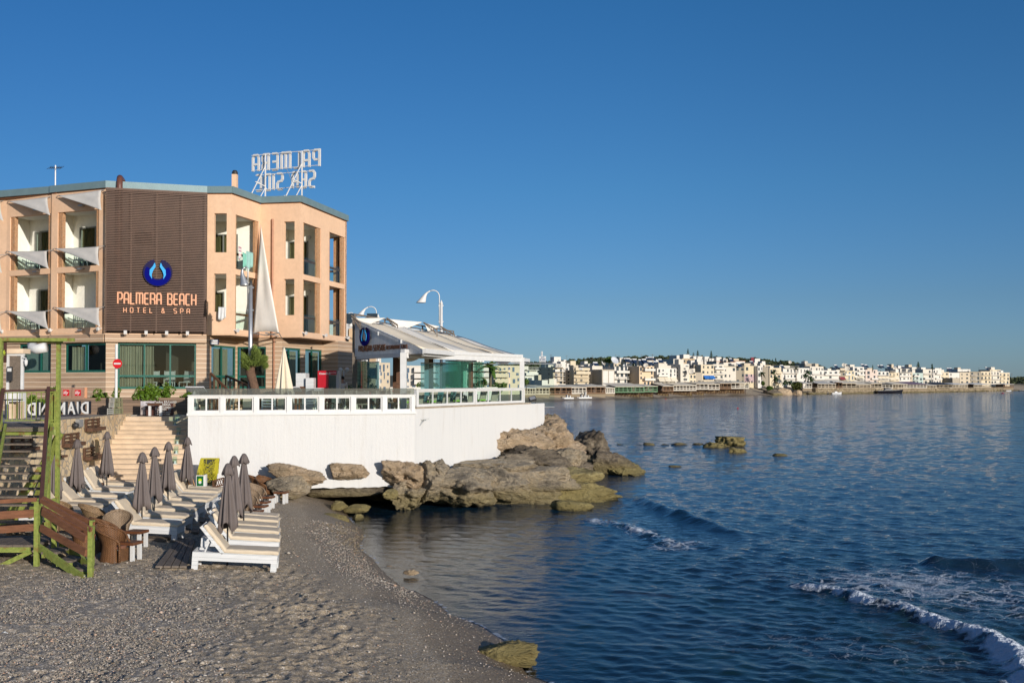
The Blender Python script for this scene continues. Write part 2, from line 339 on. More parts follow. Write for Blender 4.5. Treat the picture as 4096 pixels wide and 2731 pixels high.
def sdist(x,y):
    """signed distance to the shoreline, positive on land"""
    x=np.atleast_1d(np.asarray(x,float)); y=np.atleast_1d(np.asarray(y,float)); best=np.full(x.shape,1e18); sg=np.ones(x.shape)
    for i in range(len(SHA)-1):
        ax,ay=SHA[i]; bx,by=SHA[i+1]; dx,dy=bx-ax,by-ay; L=dx*dx+dy*dy
        t=np.clip(((x-ax)*dx+(y-ay)*dy)/L,0,1); px=ax+t*dx-x; py=ay+t*dy-y; d=px*px+py*py
        m=d<best; best=np.where(m,d,best)
    # inside test (polygon closed far to the left)
    poly=np.vstack([SHA,[[-9000,9500],[-9000,-50],[6.5,-50]]]); ins=np.zeros(x.shape,bool); n=len(poly)
    for i in range(n):
        x1,y1=poly[i]; x2,y2=poly[(i+1)%n]
        if y1==y2: continue
        c=((y1>y)!=(y2>y))&(x<(x2-x1)*(y-y1)/(y2-y1)+x1); ins^=c
    return np.sqrt(best)*np.where(ins,1,-1)
def hbase(x,y):
    s=sdist(x,y); x=np.atleast_1d(np.asarray(x,float)); y=np.atleast_1d(np.asarray(y,float))
    near=np.where(s>0,.76*(1-np.exp(-s/1.6))+.042*np.minimum(s,13),np.maximum(s*.16,-2.6-0*s))
    far=np.where(s>0,np.minimum(s*.12,1.6)+3.2/(1+np.exp(-(s-16)/3)),np.maximum(s*.12,-3))
    hill=22*np.exp(-((x-150)/230)**2)*np.clip((y-520)/420,0,1)*np.clip((s-60)/200,0,1)
    hill+=2*np.clip((y-700)/400,0,1)*np.clip((s-40)/150,0,1)
    k=np.clip((y-62)/20,0,1); return near*(1-k)+(far+hill)*k
def G(px,py):
    p=P(px,py,z=.9)
    for _ in range(8): p=P(px,py,z=float(hbase(p.x,p.y)[0]))
    return p
def GZ(x,y): return float(hbase(x,y)[0])
def vnoise(x,y,seed=0):
    xi=np.floor(x).astype(np.int64); yi=np.floor(y).astype(np.int64); xf=x-xi; yf=y-yi
    def h(a,b):
        n=(a*374761393+b*668265263+seed*974634777)&0x7fffffff; n=((n^(n>>13))*1274126177)&0x7fffffff; return ((n^(n>>16))&0xffff)/65535.
    u=xf*xf*(3-2*xf); v=yf*yf*(3-2*yf)
    return (h(xi,yi)*(1-u)+h(xi+1,yi)*u)*(1-v)+(h(xi,yi+1)*(1-u)+h(xi+1,yi+1)*u)*v
def dents(x,y,cell,rad,seed):
    xi=np.floor(x/cell).astype(np.int64); yi=np.floor(y/cell).astype(np.int64); out=np.zeros_like(x)
    for a in (-1,0,1):
        for b in (-1,0,1):
            i=xi+a;j=yi+b; n=(i*73856093^j*19349663^seed*83492791)&0x7fffffff; n=((n^(n>>13))*1274126177)&0x7fffffff
            r1=(n&1023)/1023.;r2=((n>>10)&1023)/1023.;r3=((n>>20)&1023)/1023.
            cx=(i+.5+.7*(r1-.5))*cell; cy=(j+.5+.7*(r2-.5))*cell; th=r3*6.28
            dx=x-cx;dy=y-cy; e=((dx*np.cos(th)+dy*np.sin(th))/1.5)**2+(-dx*np.sin(th)+dy*np.cos(th))**2
            q=np.sqrt(e)/rad; out+=np.where(r3>.3,-np.exp(-q**3)+.35*np.exp(-((q-1.45)/.35)**2),0)
    return out
def fan(a0,a1,na,rs):
    a=np.linspace(a0,a1,na); A,Rr=np.meshgrid(a,rs); x=Rr*np.sin(A); y=Rr*np.cos(A)
    ny=len(rs); idx=np.arange(ny*na).reshape(ny,na); f=np.stack([idx[:-1,:-1],idx[:-1,1:],idx[1:,1:],idx[1:,:-1]],-1).reshape(-1,4)
    return x.ravel(),y.ravel(),f
def radii(r0,steps):
    r=[r0]
    for r1,k,mn in steps:
        while r[-1]<r1: r.append(r[-1]+max(mn,r[-1]*k))
    return np.array(r)
# ---- sand / pebble material
m,nt=newmat('beach_sand'); g=nd(nt,'NewGeometry'); pos=g.outputs['Position']
n1=nd(nt,'TexNoise',{'Vector':pos,'Scale':.55,'Detail':4}); n2=nd(nt,'TexNoise',{'Vector':pos,'Scale':16,'Detail':6,'Roughness':.8})
v1=nd(nt,'TexVoronoi',{'Vector':pos,'Scale':42}); v2=nd(nt,'TexVoronoi',{'Vector':pos,'Scale':95})
s1=nd(nt,'SeparateXYZ',{0:v1.outputs['Color']}); s2=nd(nt,'SeparateXYZ',{0:v2.outputs['Color']})
c=ramp(nt,n2.outputs[0],[(.3,(.17,.128,.082)),(.55,(.325,.25,.165)),(.75,(.48,.38,.255))])
gr=ramp(nt,s2.outputs[0],[(0,(.085,.067,.048)),(.45,(.30,.24,.165)),(.8,(.54,.44,.32)),(1,(.78,.66,.50))]); c=mixc(nt,.55,c,gr)
pb=ramp(nt,s1.outputs[0],[(0,(.12,.115,.105)),(.4,(.30,.26,.215)),(.75,(.45,.37,.29)),(1,(.68,.62,.54))])
att=nd(nt,'Attribute',attribute_name='pebble'); k=mth(nt,'GREATER_THAN',mth(nt,'ADD',mth(nt,'MULTIPLY',att.outputs['Fac'],.8),mth(nt,'MULTIPLY',n1.outputs[0],.3)),s1.outputs[1])
c=mixc(nt,mth(nt,'MULTIPLY',k,.8),c,pb)
wet=nd(nt,'Attribute',attribute_name='wet'); cw=mixc(nt,1.,c,(.34,.30,.255),'MULTIPLY'); c=mixc(nt,wet.outputs['Fac'],c,cw)
far_=nd(nt,'Attribute',attribute_name='farland'); fc=ramp(nt,n1.outputs[0],[(.35,(.06,.075,.03)),(.6,(.13,.105,.07))]); c=mixc(nt,far_.outputs['Fac'],c,fc)
h=mth(nt,'ADD',mth(nt,'MULTIPLY',v1.outputs[0],.35),n2.outputs[0]); bp=nd(nt,'Bump',{'Strength':.7,'Distance':.02,'Height':h})
rg=mth(nt,'SUBTRACT',.95,mth(nt,'MULTIPLY',wet.outputs['Fac'],.5)); finish(nt,bsdf(nt,c,rg,0,.3,bp.outputs[0])); m_sand=m
rs=radii(11.,[(26,.0022,.03),(45,.0035,.05),(90,.012,.1),(800,.03,.1),(2000,.08,1),(9500,.3,1)])
gx,gy,gf=fan(R(-42),R(40),800,rs)
gs=sdist(gx,gy); gz=hbase(gx,gy); gr_=np.hypot(gx,gy)
land=np.clip((gs-2.2)/1.2,0,1)*(gr_<60)
gz=gz+land*(.03*(vnoise(gx*1.3,gy*1.3,1)-.5)*2+.05*(vnoise(gx*.5,gy*.5,2)-.5))
mask=np.clip(vnoise(gx*.35+5,gy*.35,3)*2-.35,0,1)*np.where(gx<-6.5-.12*gy+1.5,.35,1.)
gz=gz+land*mask*.06*dents(gx,gy,.42,.12,1)+land*.03*dents(gx+9,gy+3,.25,.08,5)*(gr_<40)
gz=gz+(gr_<40)*np.clip((gs+.3)/1,0,1)*.006*(vnoise(gx*22,gy*22,4)-.5)*2
# pebble mask: broad band in front and the strand line
peb=np.clip(1.2-np.abs((gx+7.2+.25*(gy-17))/(2.4))**2*.8,0,1)*np.clip((23.5-gy)/4,0,1)*.8
strand=np.clip(1-np.abs(gs-1.0)/1.0,0,1)*np.clip((gy-21)/4,0,1)
peb=np.maximum(peb,strand*.9)+.12; peb=peb*(gs>-.4)
wetv=np.clip(1-(gs-.1+.35*vnoise(gx*1.1,gy*1.1,8))/1.9,0,1)**.45
ground=npmesh('ground',np.stack([gx,gy,gz],-1),gf,m_sand); tag(ground,kind='structure')
attr(ground.data,'pebble',peb); attr(ground.data,'wet',wetv); attr(ground.data,'farland',np.clip((gr_-150)/100,0,1)*np.clip((gs-12)/10,0,1))
# ---- loose pebbles
def pebbles(n,seed):
    r=np.random.default_rng(seed); a=R(-31)+r.random(n*6)*R(38); rad=13.3+r.random(n*6)**1.3*22
    x=rad*np.sin(a); y=rad*np.cos(a); s=sdist(x,y)
    band=np.clip(1.2-np.abs((x+7.2+.25*(y-17))/(2.4))**2*.8,0,1)*np.clip((23.5-y)/4,0,1)
    st=np.clip(1-np.abs(s-1.0)/1.0,0,1)*np.clip((y-21)/4,0,1)*1.3
    pr=np.maximum(np.maximum(band,st),.13)*(s>.05); keep=r.random(n*6)<pr; x=x[keep][:n]; y=y[keep][:n]; k=len(x)
    z=hbase(x,y); sz=.007+.017*r.random(k)**3+.004*(y-13)/10+.045*(r.random(k)>.993)*r.random(k); base=np.array([[1,0,0],[.3,.9,.1],[-.8,.6,-.1],[-.7,-.7,.1],[.4,-.9,0],[0.1,.1,.75],[0,0,-.6]])
    th=r.random(k)*6.28; c_,s_=np.cos(th),np.sin(th); V=np.repeat(base[None],k,0)*(1+.3*(r.random((k,7,3))-.5))
    V=V*np.stack([sz,sz*(.6+.4*r.random(k)),sz*(.45+.4*r.random(k))],-1)[:,None,:]
    xx=V[...,0]*c_[:,None]-V[...,1]*s_[:,None]+x[:,None]; yy=V[...,0]*s_[:,None]+V[...,1]*c_[:,None]+y[:,None]; zz=V[...,2]+z[:,None]+.35*sz[:,None]
    tri=np.array([[0,1,5],[1,2,5],[2,3,5],[3,4,5],[4,0,5],[1,0,6],[2,1,6],[3,2,6],[4,3,6],[0,4,6]]); F=(np.arange(k)*7)[:,None,None]+tri[None]
    return np.stack([xx,yy,zz],-1).reshape(-1,3),F.reshape(-1,3)
m,nt=newmat('pebble_stone'); g=nd(nt,'NewGeometry'); c=ramp(nt,g.outputs['Random Per Island'],[(0,(.10,.095,.09)),(.3,(.22,.2,.17)),(.6,(.36,.3,.23)),(.8,(.48,.44,.39)),(.93,(.42,.25,.16)),(1,(.68,.65,.6))]); finish(nt,bsdf(nt,c,.8,0,.3)); m_peb=m
pv,pf=pebbles(42000,3); po=npmesh('pebbles',pv,pf,m_peb,False); tag(po,'small mixed grey, tan and white pebbles scattered over the dark sand','pebbles',kind='stuff')
# ---- sea
BRK=[P(x,y,z=0).xy for x,y in [(3130,2345),(3200,2356),(3349,2382),(3498,2428),(3612,2451),(3761,2508),(3922,2554),(4025,2612),(4080,2680),(4150,2760)]]
RID1=[P(x,y,z=0).xy for x,y in [(2470,1980),(2560,2010),(2680,2060),(2800,2095),(2880,2120),(2985,2148)]]
RID2=[P(x,y,z=0).xy for x,y in [(3680,2262),(3800,2262),(3950,2272),(4130,2270)]]
PAT=[P(x,y,z=0).xy for x,y in [(2386,2084),(2450,2100),(2540,2125),(2610,2150),(2690,2185),(2770,2180)]]
def pdist(x,y,pl):
    best=np.full(x.shape,1e18); tt=np.zeros(x.shape); n=len(pl)-1
    for i in range(n):
        ax,ay=pl[i];bx,by=pl[i+1]; dx,dy=bx-ax,by-ay; t=np.clip(((x-ax)*dx+(y-ay)*dy)/(dx*dx+dy*dy),0,1); px=x-ax-t*dx;py=y-ay-t*dy; d=px*px+py*py
        m_=d<best; best=np.where(m_,d,best); tt=np.where(m_,(i+t)/n,tt); sgn=np.sign(dx*py-dy*px) if i==0 else np.where(m_,np.sign(dx*py-dy*px),sgn)
    return np.sqrt(best),tt,sgn
rs=radii(9.,[(30,.003,.03),(60,.0042,.05),(200,.008,.1),(900,.02,.5),(3000,.1,5),(9500,.35,5)])
wx,wy,wf=fan(R(-24),R(38),880,rs); ws=-sdist(wx,wy); wr=np.hypot(wx,wy)
wz=np.zeros_like(wx); W=np.random.default_rng(5)
for i in range(46):
    lam=.22*1.115**i; th=R(248)+W.normal(0,.95); kx,ky=math.cos(th)*2*math.pi/lam,math.sin(th)*2*math.pi/lam
    amp=.0105*lam**.8*(1 if lam<.55 else (.55/lam)**1.2); res=wr*.0042; fade=np.clip(lam/(res*3.2)-.6,0,1)
    ph=W.random()*6.28; q=np.sin(kx*wx+ky*wy+ph+2.6*vnoise(wx*.45,wy*.45,i)); wz+=amp*fade*(q+.35*q*q)
calm=np.clip(ws/1.6,0.03,1)*(.42+.58*np.clip((ws-3)/6,0,1)); wz*=calm*1.2
foam=np.zeros_like(wx)
d,t,sg=pdist(wx,wy,BRK); env=np.clip(t*8,0,1)*np.clip(.5+t,0,1)
wob=.16*(vnoise(wx*1.2,wy*1.2,11)-.5)+.1*(vnoise(wx*5,wy*5,12)-.5)
wz+=env*(.19*np.exp(-(np.where(sg>0,d*1.0,d*2.2)+wob*.3)**2/.22)); 
wz+=env*np.exp(-(d/.33)**2)*(.07*(vnoise(wx*7,wy*7,13)-.4)+.05*(vnoise(wx*17,wy*17,14)-.5))
foam+=1.7*env*np.clip(1-(d+wob*1.2)/(.16+.36*t),0,1)**.7*np.clip(vnoise(t*34,t*0,55)*2.6,.45,1)
lace=np.clip(1-np.abs(d-2.4)/3.4,0,1)*(sg>0)*np.clip(t*5,0,1)
foam+=.42*lace
# loose lacy foam to the right of the breaker and in the surf in front of it
q=P(3650,2330,z=0); foam+=.5*np.exp(-((wx-q.x)/5.2)**2-((wy-q.y)/3.0)**2)
q=P(3050,2560,z=0); foam+=.34*np.exp(-((wx-q.x)/2.6)**2-((wy-q.y)/1.8)**2)
q=P(3700,2650,z=0); foam+=.36*np.exp(-((wx-q.x)/2.0)**2-((wy-q.y)/1.6)**2)
d,t,sg=pdist(wx,wy,RID1); wz+=.3*np.exp(-(d/.42)**2)*np.clip(4*t*(1-t),0,1)*(.6+.8*vnoise(wx*.9,wy*.9,21))
d,t,sg=pdist(wx,wy,RID2); wz+=.26*np.exp(-(d/.4)**2)*np.clip(6*t,0,1)
d,t,sg=pdist(wx,wy,PAT); foam+=1.25*np.clip(1-(d+.9*(vnoise(wx*1.1,wy*1.1,31)-.35))/1.25,0,1)*(.35+.9*vnoise(wx*2.3,wy*2.3,32)); wz+=.13*np.exp(-(d/.5)**2)*vnoise(wx*5,wy*5,33)
# swash at the water's edge
foam+=.75*np.clip(1-np.abs(ws-.05)/.16,0,1)*(vnoise(wx*.9,wy*.9,41)>.42)*(wr<45)
wz=np.where(ws<.0,np.maximum(-.02+ws*.3,-.6),wz+.0)
sea=npmesh('sea',np.stack([wx,wy,wz+.01],-1),wf,None); tag(sea,kind='structure')
attr(sea.data,'foam',np.clip(foam,0,2)); attr(sea.data,'deep',np.clip(ws/5.0,0,1)); attr(sea.data,'open',np.clip((ws-3)/7,0,1)); attr(sea.data,'near',np.clip(1-(wr-14)/50,0,1))
m,nt=newmat('sea_water'); g=nd(nt,'NewGeometry'); pos=g.outputs['Position']
def an(n): return nd(nt,'Attribute',attribute_name=n).outputs['Fac']
b1=nd(nt,'TexNoise',{'Vector':nd(nt,'Mapping',{0:pos,3:(1,1.6,1)}).outputs[0],'Scale':8.,'Detail':3,'Distortion':.5})
b2=nd(nt,'TexNoise',{'Vector':nd(nt,'Mapping',{0:pos,2:(0,0,.3),3:(.6,1.2,1)}).outputs[0],'Scale':1.5,'Detail':6,'Roughness':.6,'Distortion':.3})
b3=nd(nt,'TexNoise',{'Vector':nd(nt,'Mapping',{0:pos,3:(.02,.09,1)}).outputs[0],'Scale':1,'Detail':3})
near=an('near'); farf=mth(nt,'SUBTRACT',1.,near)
b4=nd(nt,'TexNoise',{'Vector':nd(nt,'Mapping',{0:pos,2:(0,0,-.2),3:(.75,1.5,1)}).outputs[0],'Scale':2.9,'Detail':3,'Roughness':.6,'Distortion':.6})
hh=mth(nt,'ADD',mth(nt,'MULTIPLY_ADD',b1.outputs[0],.009,mth(nt,'MULTIPLY',b4.outputs[0],mth(nt,'MULTIPLY_ADD',an('open'),.034,.012))),mth(nt,'MULTIPLY',b2.outputs[0],mth(nt,'MULTIPLY',farf,.08)))
bp=nd(nt,'Bump',{'Strength':.75,'Distance':1.0,'Height':hh})
deep=an('deep'); nb=nd(nt,'TexNoise',{'Vector':pos,'Scale':.23,'Detail':5,'Roughness':.65,'Distortion':.6})
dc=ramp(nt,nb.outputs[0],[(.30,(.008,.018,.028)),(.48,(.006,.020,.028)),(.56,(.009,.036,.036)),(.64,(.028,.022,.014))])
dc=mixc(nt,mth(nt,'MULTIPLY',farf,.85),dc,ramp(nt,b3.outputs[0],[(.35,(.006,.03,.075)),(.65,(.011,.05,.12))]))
body=nd(nt,'BsdfDiffuse',{0:dc}); tr=nd(nt,'BsdfTransparent',{0:(.62,.66,.55,1)})
dd=mth(nt,'POWER',deep,.55); mb_=nd(nt,'MixShader',{0:mth(nt,'ADD',mth(nt,'MULTIPLY',dd,.8),.12,0,True),1:tr.outputs[0],2:body.outputs[0]})
fr=nd(nt,'Fresnel',{0:1.40,'Normal':bp.outputs[0]}); gl=nd(nt,'BsdfGlossy',{0:(.87,.88,.89,1),1:.05,'Normal':bp.outputs[0]})
wsurf=nd(nt,'MixShader',{0:fr.outputs[0],1:mb_.outputs[0],2:gl.outputs[0]})
# foam: solid where the mask is high, a torn lace where it is low
dn=nd(nt,'TexNoise',{'Vector':pos,'Scale':1.6,'Detail':4}); vs_=nd(nt,'VectorMath',{0:dn.outputs['Color'],3:.9},operation='SCALE'); va=nd(nt,'VectorMath',{0:pos,1:vs_.outputs[0]},operation='ADD')
sq=nd(nt,'Mapping',{0:va.outputs[0],3:(.6,.95,1)})
ve=nd(nt,'TexVoronoi',{'Vector':sq.outputs[0],'Scale':1.9},feature='DISTANCE_TO_EDGE'); ve2=nd(nt,'TexVoronoi',{'Vector':sq.outputs[0],'Scale':4.5},feature='DISTANCE_TO_EDGE')
fn=nd(nt,'TexNoise',{'Vector':pos,'Scale':1.1,'Detail':6,'Roughness':.7}); fm=an('foam')
e=mth(nt,'SUBTRACT',mth(nt,'ADD',fm,mth(nt,'MULTIPLY',fn.outputs[0],.9)),.72)
wid=mth(nt,'MULTIPLY',mth(nt,'MAXIMUM',e,0.),.20); l1=nd(nt,'MapRange',{0:mth(nt,'SUBTRACT',wid,ve.outputs[0]),1:-.015,2:.05}); l2=nd(nt,'MapRange',{0:mth(nt,'SUBTRACT',mth(nt,'MULTIPLY',wid,.35),ve2.outputs[0]),1:-.01,2:.05})
lc=mth(nt,'MAXIMUM',l1.outputs[0],l2.outputs[0]); lc=mth(nt,'MULTIPLY',lc,nd(nt,'MapRange',{0:fm,1:.05,2:.5}).outputs[0])
ff=nd(nt,'MapRange',{0:mth(nt,'ADD',fm,mth(nt,'MULTIPLY',mth(nt,'SUBTRACT',fn.outputs[0],.5),.8)),1:.75,2:1.15}); fa=mth(nt,'MAXIMUM',mth(nt,'MULTIPLY',lc,.62),ff.outputs[0])
fnb=nd(nt,'Bump',{'Strength':.8,'Distance':.1,'Height':nd(nt,'TexNoise',{'Vector':pos,'Scale':14,'Detail':5}).outputs[0]})
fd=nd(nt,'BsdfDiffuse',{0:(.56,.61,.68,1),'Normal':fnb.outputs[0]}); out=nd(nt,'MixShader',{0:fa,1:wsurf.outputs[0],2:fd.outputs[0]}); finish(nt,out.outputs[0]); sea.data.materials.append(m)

# ---- rocks
def blob(mb,c,r,seed,sub=4,amp=.28,freq=1.0,strata=.12,flat=0,rz=0,tilt=0,box=0,nc=16):
    bm=bmesh.new(); bmesh.ops.create_icosphere(bm,subdivisions=sub,radius=1); o=Vector((seed*13.7,seed*7.3,seed*3.1)); vs=[]
    cr=random.Random(seed*7+1); cuts=[]
    for _ in range(nc):
        nk=Vector((cr.gauss(0,1),cr.gauss(0,1),cr.gauss(0,.9))).normalized(); cuts.append((nk,cr.uniform(.66,.95)))
    rm=Matrix.Rotation(rz,3,'Z')@Matrix.Rotation(tilt,3,'Y')
    mr=(r[0]*r[1]*r[2])**(1/3)
    for v in bm.verts:
        p=v.co.copy()
        if box: k=max(abs(p.x),abs(p.y),abs(p.z)); p=p.lerp(p/k*.88,box)
        q=Vector((p.x*r[0],p.y*r[1],p.z*r[2]))/mr
        n=noise.fractal(q*freq*1.3+o,.9,2.1,5)*amp*1.1; n+=(noise.voronoi(q*freq*1.6+o)[0][0]-.35)*amp*.9; n+=.35*amp*noise.fractal(q*freq*5+o,1,2.1,3)
        st=strata*math.tanh(2.5*math.sin(q.z*freq*9+2.5*noise.noise(q*1.2+o)))*.5*(1-abs(p.z))
        p=p*(1+n+st)
        for nk,hk in cuts:
            t_=p.dot(nk)-hk
            if t_>0: p=p-nk*t_*.88
        p=p*(1+.08*noise.fractal(q*freq*7+o,.8,2.1,4))
        if flat and p.z>flat: p.z=flat+(p.z-flat)*.3
        p=rm@Vector((p.x*r[0],p.y*r[1],p.z*r[2])); vs.append(p+Vector(c))
    mb.add(vs,[tuple(x.index for x in f.verts) for f in bm.faces]); bm.free()
    return mb
m_cliff=rockmat('cliff_rock',[(.20,.17,.13),(.39,.33,.245),(.52,.42,.29),(.46,.41,.33)],1.0)
m_orange=rockmat('orange_rock',[(.36,.28,.19),(.55,.41,.27),(.62,.49,.35)],1.2,False)
m_darkrock=rockmat('dark_rock',[(.11,.09,.07),(.24,.195,.14),(.36,.3,.22)],1.1)
m_algae=rockmat('algae_rock',[(.2,.165,.08),(.37,.305,.14),(.5,.42,.21)],1.4)
def rk(x0,x1,y0,y1,d,dep,seed,**k):
    """radii and centre of a boulder standing at distance d and covering that much width and height"""
    c=P((x0+x1)/2,(y0+y1)/2,d=d+dep*.0); s=d/FPX
    return (c,(abs(x1-x0)/2*s*1.16,dep*.95,abs(y1-y0)/2*s*1.16),seed,k)
oc=P(1950,1960,z=0); outc=thing('rock_outcrop','long layered brown rock outcrop running out to sea under the white terrace wall','rock',tuple(oc))
for nm,mt,a in [
 ('ledge',m_orange,rk(1562,1712,1850,1955,41.75,.75,1,box=.3,strata=.25)),
 ('ledge',m_cliff,rk(1570,1700,1930,2015,42.1,1.0,21,box=.5)),
 ('ledge',m_cliff,rk(1600,2190,1880,1998,45.0,1.7,22,box=.85,amp=.16,strata=.3)),
 ('ledge',m_darkrock,rk(2100,2330,1850,1960,49.5,1.7,23,box=.7,amp=.2)),
 ('ledge',m_orange,rk(1990,2290,1760,1870,51.6,1.6,24,box=.7,amp=.2,strata=.3)),
 ('ledge',m_cliff,rk(1680,1800,1866,1990,42.2,1.3,2,box=.6)),
 ('ledge',m_cliff,rk(1760,1960,1870,2000,42.8,1.6,3,box=.6,amp=.2)),
 ('ledge',m_cliff,rk(1900,2110,1872,1992,44.2,1.9,4,box=.6,amp=.2)),
 ('ledge',m_cliff,rk(1840,2090,1848,1890,45.5,2.0,5,box=.5,amp=.2)),
 ('ledge',m_orange,rk(1965,2190,1730,1850,50.0,1.5,6,box=.5,amp=.3,strata=.3)),
 ('ledge',m_orange,rk(2130,2275,1712,1850,52.2,1.6,7,box=.4,amp=.3,strata=.3)),
 ('ledge',m_orange,rk(2165,2258,1670,1760,53.6,.9,8,box=.4,amp=.3)),
 ('ledge',m_darkrock,rk(2040,2230,1800,1900,48.5,1.6,9,box=.4,amp=.32)),
 ('ledge',m_cliff,rk(2212,2335,1795,1890,49.5,1.1,10,box=.5,amp=.18)),
 ('ledge',m_algae,rk(2085,2350,1872,1975,47.0,1.6,11,box=.4,amp=.25)),
 ('ledge',m_algae,rk(2010,2425,1932,2012,44.6,.9,12,box=.3,amp=.22)),
 ('ledge',m_darkrock,rk(2270,2430,1765,1905,59.0,1.6,13,box=.2,amp=.38)),
 ('ledge',m_darkrock,rk(2360,2500,1810,1925,58.0,1.3,14,box=.3,amp=.36)),
 ('ledge',m_algae,rk(2430,2555,1862,1920,57.5,1.0,15,box=.2,amp=.3)),
 ('ledge',m_darkrock,rk(1500,2200,1900,2010,46.5,2.2,16,box=.7,amp=.2)),
 ]:
    mb=MB(); c_,r_,sd_,k_=a; k_=dict(k_); k_['amp']=k_.get('amp',.28)*1.25; k_['nc']=9; k_['strata']=max(.26,k_.get('strata',0)); r_=(r_[0]*1.12,r_[1]*1.15,r_[2]*1.10); blob(mb,c_,r_,sd_,sub=5,**k_); mb.build(nm,mt,outc,world=True,smooth=True)
def rockthing(name,mt,label,x0,x1,y0,y1,d,dep,seed,group=None,sub=4,**k):
    c_,r_,s_,k_=rk(x0,x1,y0,y1,d,dep,seed,**k); mb=MB(); blob(mb,c_,r_,s_,sub=sub,**k_); return tag(mb.build(name,mt,smooth=True),label,'rock',group)
rockthing('boulder',m_cliff,'big pale boulder with white streaks at the foot of the wall beside the wicker chairs',1088,1238,1905,1995,39.3,.8,31,sub=5,amp=.2)
rockthing('rock_slab',m_orange,'arching rusty rock slab leaning against the white wall above the pale boulder',1075,1288,1862,1935,39.7,.6,32,sub=5,amp=.22,tilt=R(14),box=.4)
rockthing('embedded_rock',m_orange,'curved tan rock bulging out of the middle of the white wall',1309,1476,1850,1918,41.0,.55,33,sub=5,amp=.24,box=.3)
rockthing('rock_block',m_algae,'small square yellow-green block at the waterline below the wall corner',1537,1596,1957,1996,40.6,.45,34,box=.8,amp=.12)
mb=MB(); c_,r_,s_,k_=rk(1230,1560,1935,1985,41.9,.9,35,box=.6,amp=.2); blob(mb,c_,r_,s_,sub=4,**k_); tag(mb.build('low_rock',m_darkrock,smooth=True),'dark low rock strip under the bottom edge of the white wall','rock')
rockthing('shore_rock',m_algae,'large mossy yellow-green rock lying at the water edge in the foreground',1900,2130,2572,2668,18.6,.42,36,sub=5,box=.4,amp=.2,strata=.08,nc=12)
rockthing('shore_stone',m_orange,'fist-sized brown stone on wet sand left of the large mossy rock',1833,1866,2571,2603,19.0,.09,37,sub=3)
rockthing('shore_rock',m_algae,'mossy brown rock half in the water nearest the wicker chair tables',1280,1392,2058,2110,37.2,.6,38,box=.4)
rockthing('shore_rock',m_algae,'small round mossy rock standing alone in the shallows',1409,1456,2055,2094,38.6,.3,39)
rockthing('shore_rock',m_algae,'flat green mossy rock pointing out over the shallows',1378,1474,2018,2056,40.2,.5,40,box=.4)
rockthing('shore_rock',m_algae,'low mossy rock on the sand behind the flat green one',1322,1388,2006,2042,39.8,.4,41,box=.2)
rockthing('sea_rock',m_algae,'oblong brown rock alone in the water off the outcrop tongue',2218,2348,2000,2060,41.4,.55,42,box=.4)
rockthing('sea_rock',m_darkrock,'small dark rock just right of the outcrop tip',2478,2530,1838,1885,60.5,.6,43)
rockthing('sea_rock',m_algae,'tallest jagged rock of the reef out in the bay',2872,2966,1742,1808,83.5,1.2,44,sub=5,amp=.42,nc=5,freq=1.3)
rockthing('sea_rock',m_algae,'low rock touching the left foot of the tallest reef rock',2826,2895,1768,1808,81.5,.8,45,amp=.38,nc=5,freq=1.3)
rockthing('sea_rock',m_algae,'pointed rock in front of the tallest reef rock',2918,2975,1788,1838,75.5,.7,46,amp=.38,nc=5,freq=1.3)
rockthing('sea_rock',m_algae,'thin low rock at the right end of the reef, apart from the others',3092,3156,1812,1838,72,.6,47)
rockthing('sea_rock',m_darkrock,'tiny flat rock awash between the outcrop and the reef',2676,2726,1860,1882,62.5,.4,48)
for i,(x0,x1,y0,l) in enumerate([(2465,2512,1776,'first'),(2525,2575,1778,'second'),(2568,2622,1771,'third'),(2630,2690,1776,'fourth'),(2688,2752,1772,'fifth'),(2768,2815,1773,'sixth')]):
    rockthing('reef_rock',m_darkrock,l+' low rock from the left in the flat chain of rocks leading to the reef',x0,x1,y0,1798,84.5,.6,50+i,group='low rocks in the flat reef chain',sub=3,amp=.3)
rockthing('driftwood',m_orange,'short brown log-shaped stone lying in the shallows near the beach edge',1614,1674,2279,2300,27.3,.1,61,sub=3,amp=.12,box=.4)
rockthing('shore_stone',m_algae,'dark pointed stone sticking out of the water above the large mossy rock',2092,2118,2525,2560,21.6,.1,62,sub=3,amp=.3)
mb=MB()
for i in range(160):
    x=rng.uniform(1285,1455); y=rng.uniform(2090,2215); 
    if x<1285+(y-2090)*1.0: continue
    p=G(x,y); blob(mb,(p.x,p.y,p.z+.01),(rng.uniform(.03,.09),rng.uniform(.03,.07),rng.uniform(.02,.05)),i,sub=1,amp=.2)
tag(mb.build('stone_heap',rockmat('strand_stone',[(.12,.1,.07),(.25,.2,.14),(.33,.28,.2)],6,False)),'strip of larger wet stones along the water edge','stones',kind='stuff')
for i,(px,py,s,l) in enumerate([(905,2700,.055,'pale flat pebble near the bottom edge of the frame'),(450,2653,.03,'reddish stone in the pebble patch'),(1560,2272,.14,'pale stone at the top of the swash near the water'),(1270,1988,.17,'whitish slab on the sand below the white wall'),(1370,1975,.1,'tan stone under the bottom edge of the wall')]):
    p=G(px,py); mb=MB(); blob(mb,(p.x,p.y,p.z+s*.2),(s,s*.7,s*.4),70+i,sub=3,amp=.2); tag(mb.build('stone',m_orange,smooth=True),l,'stone')
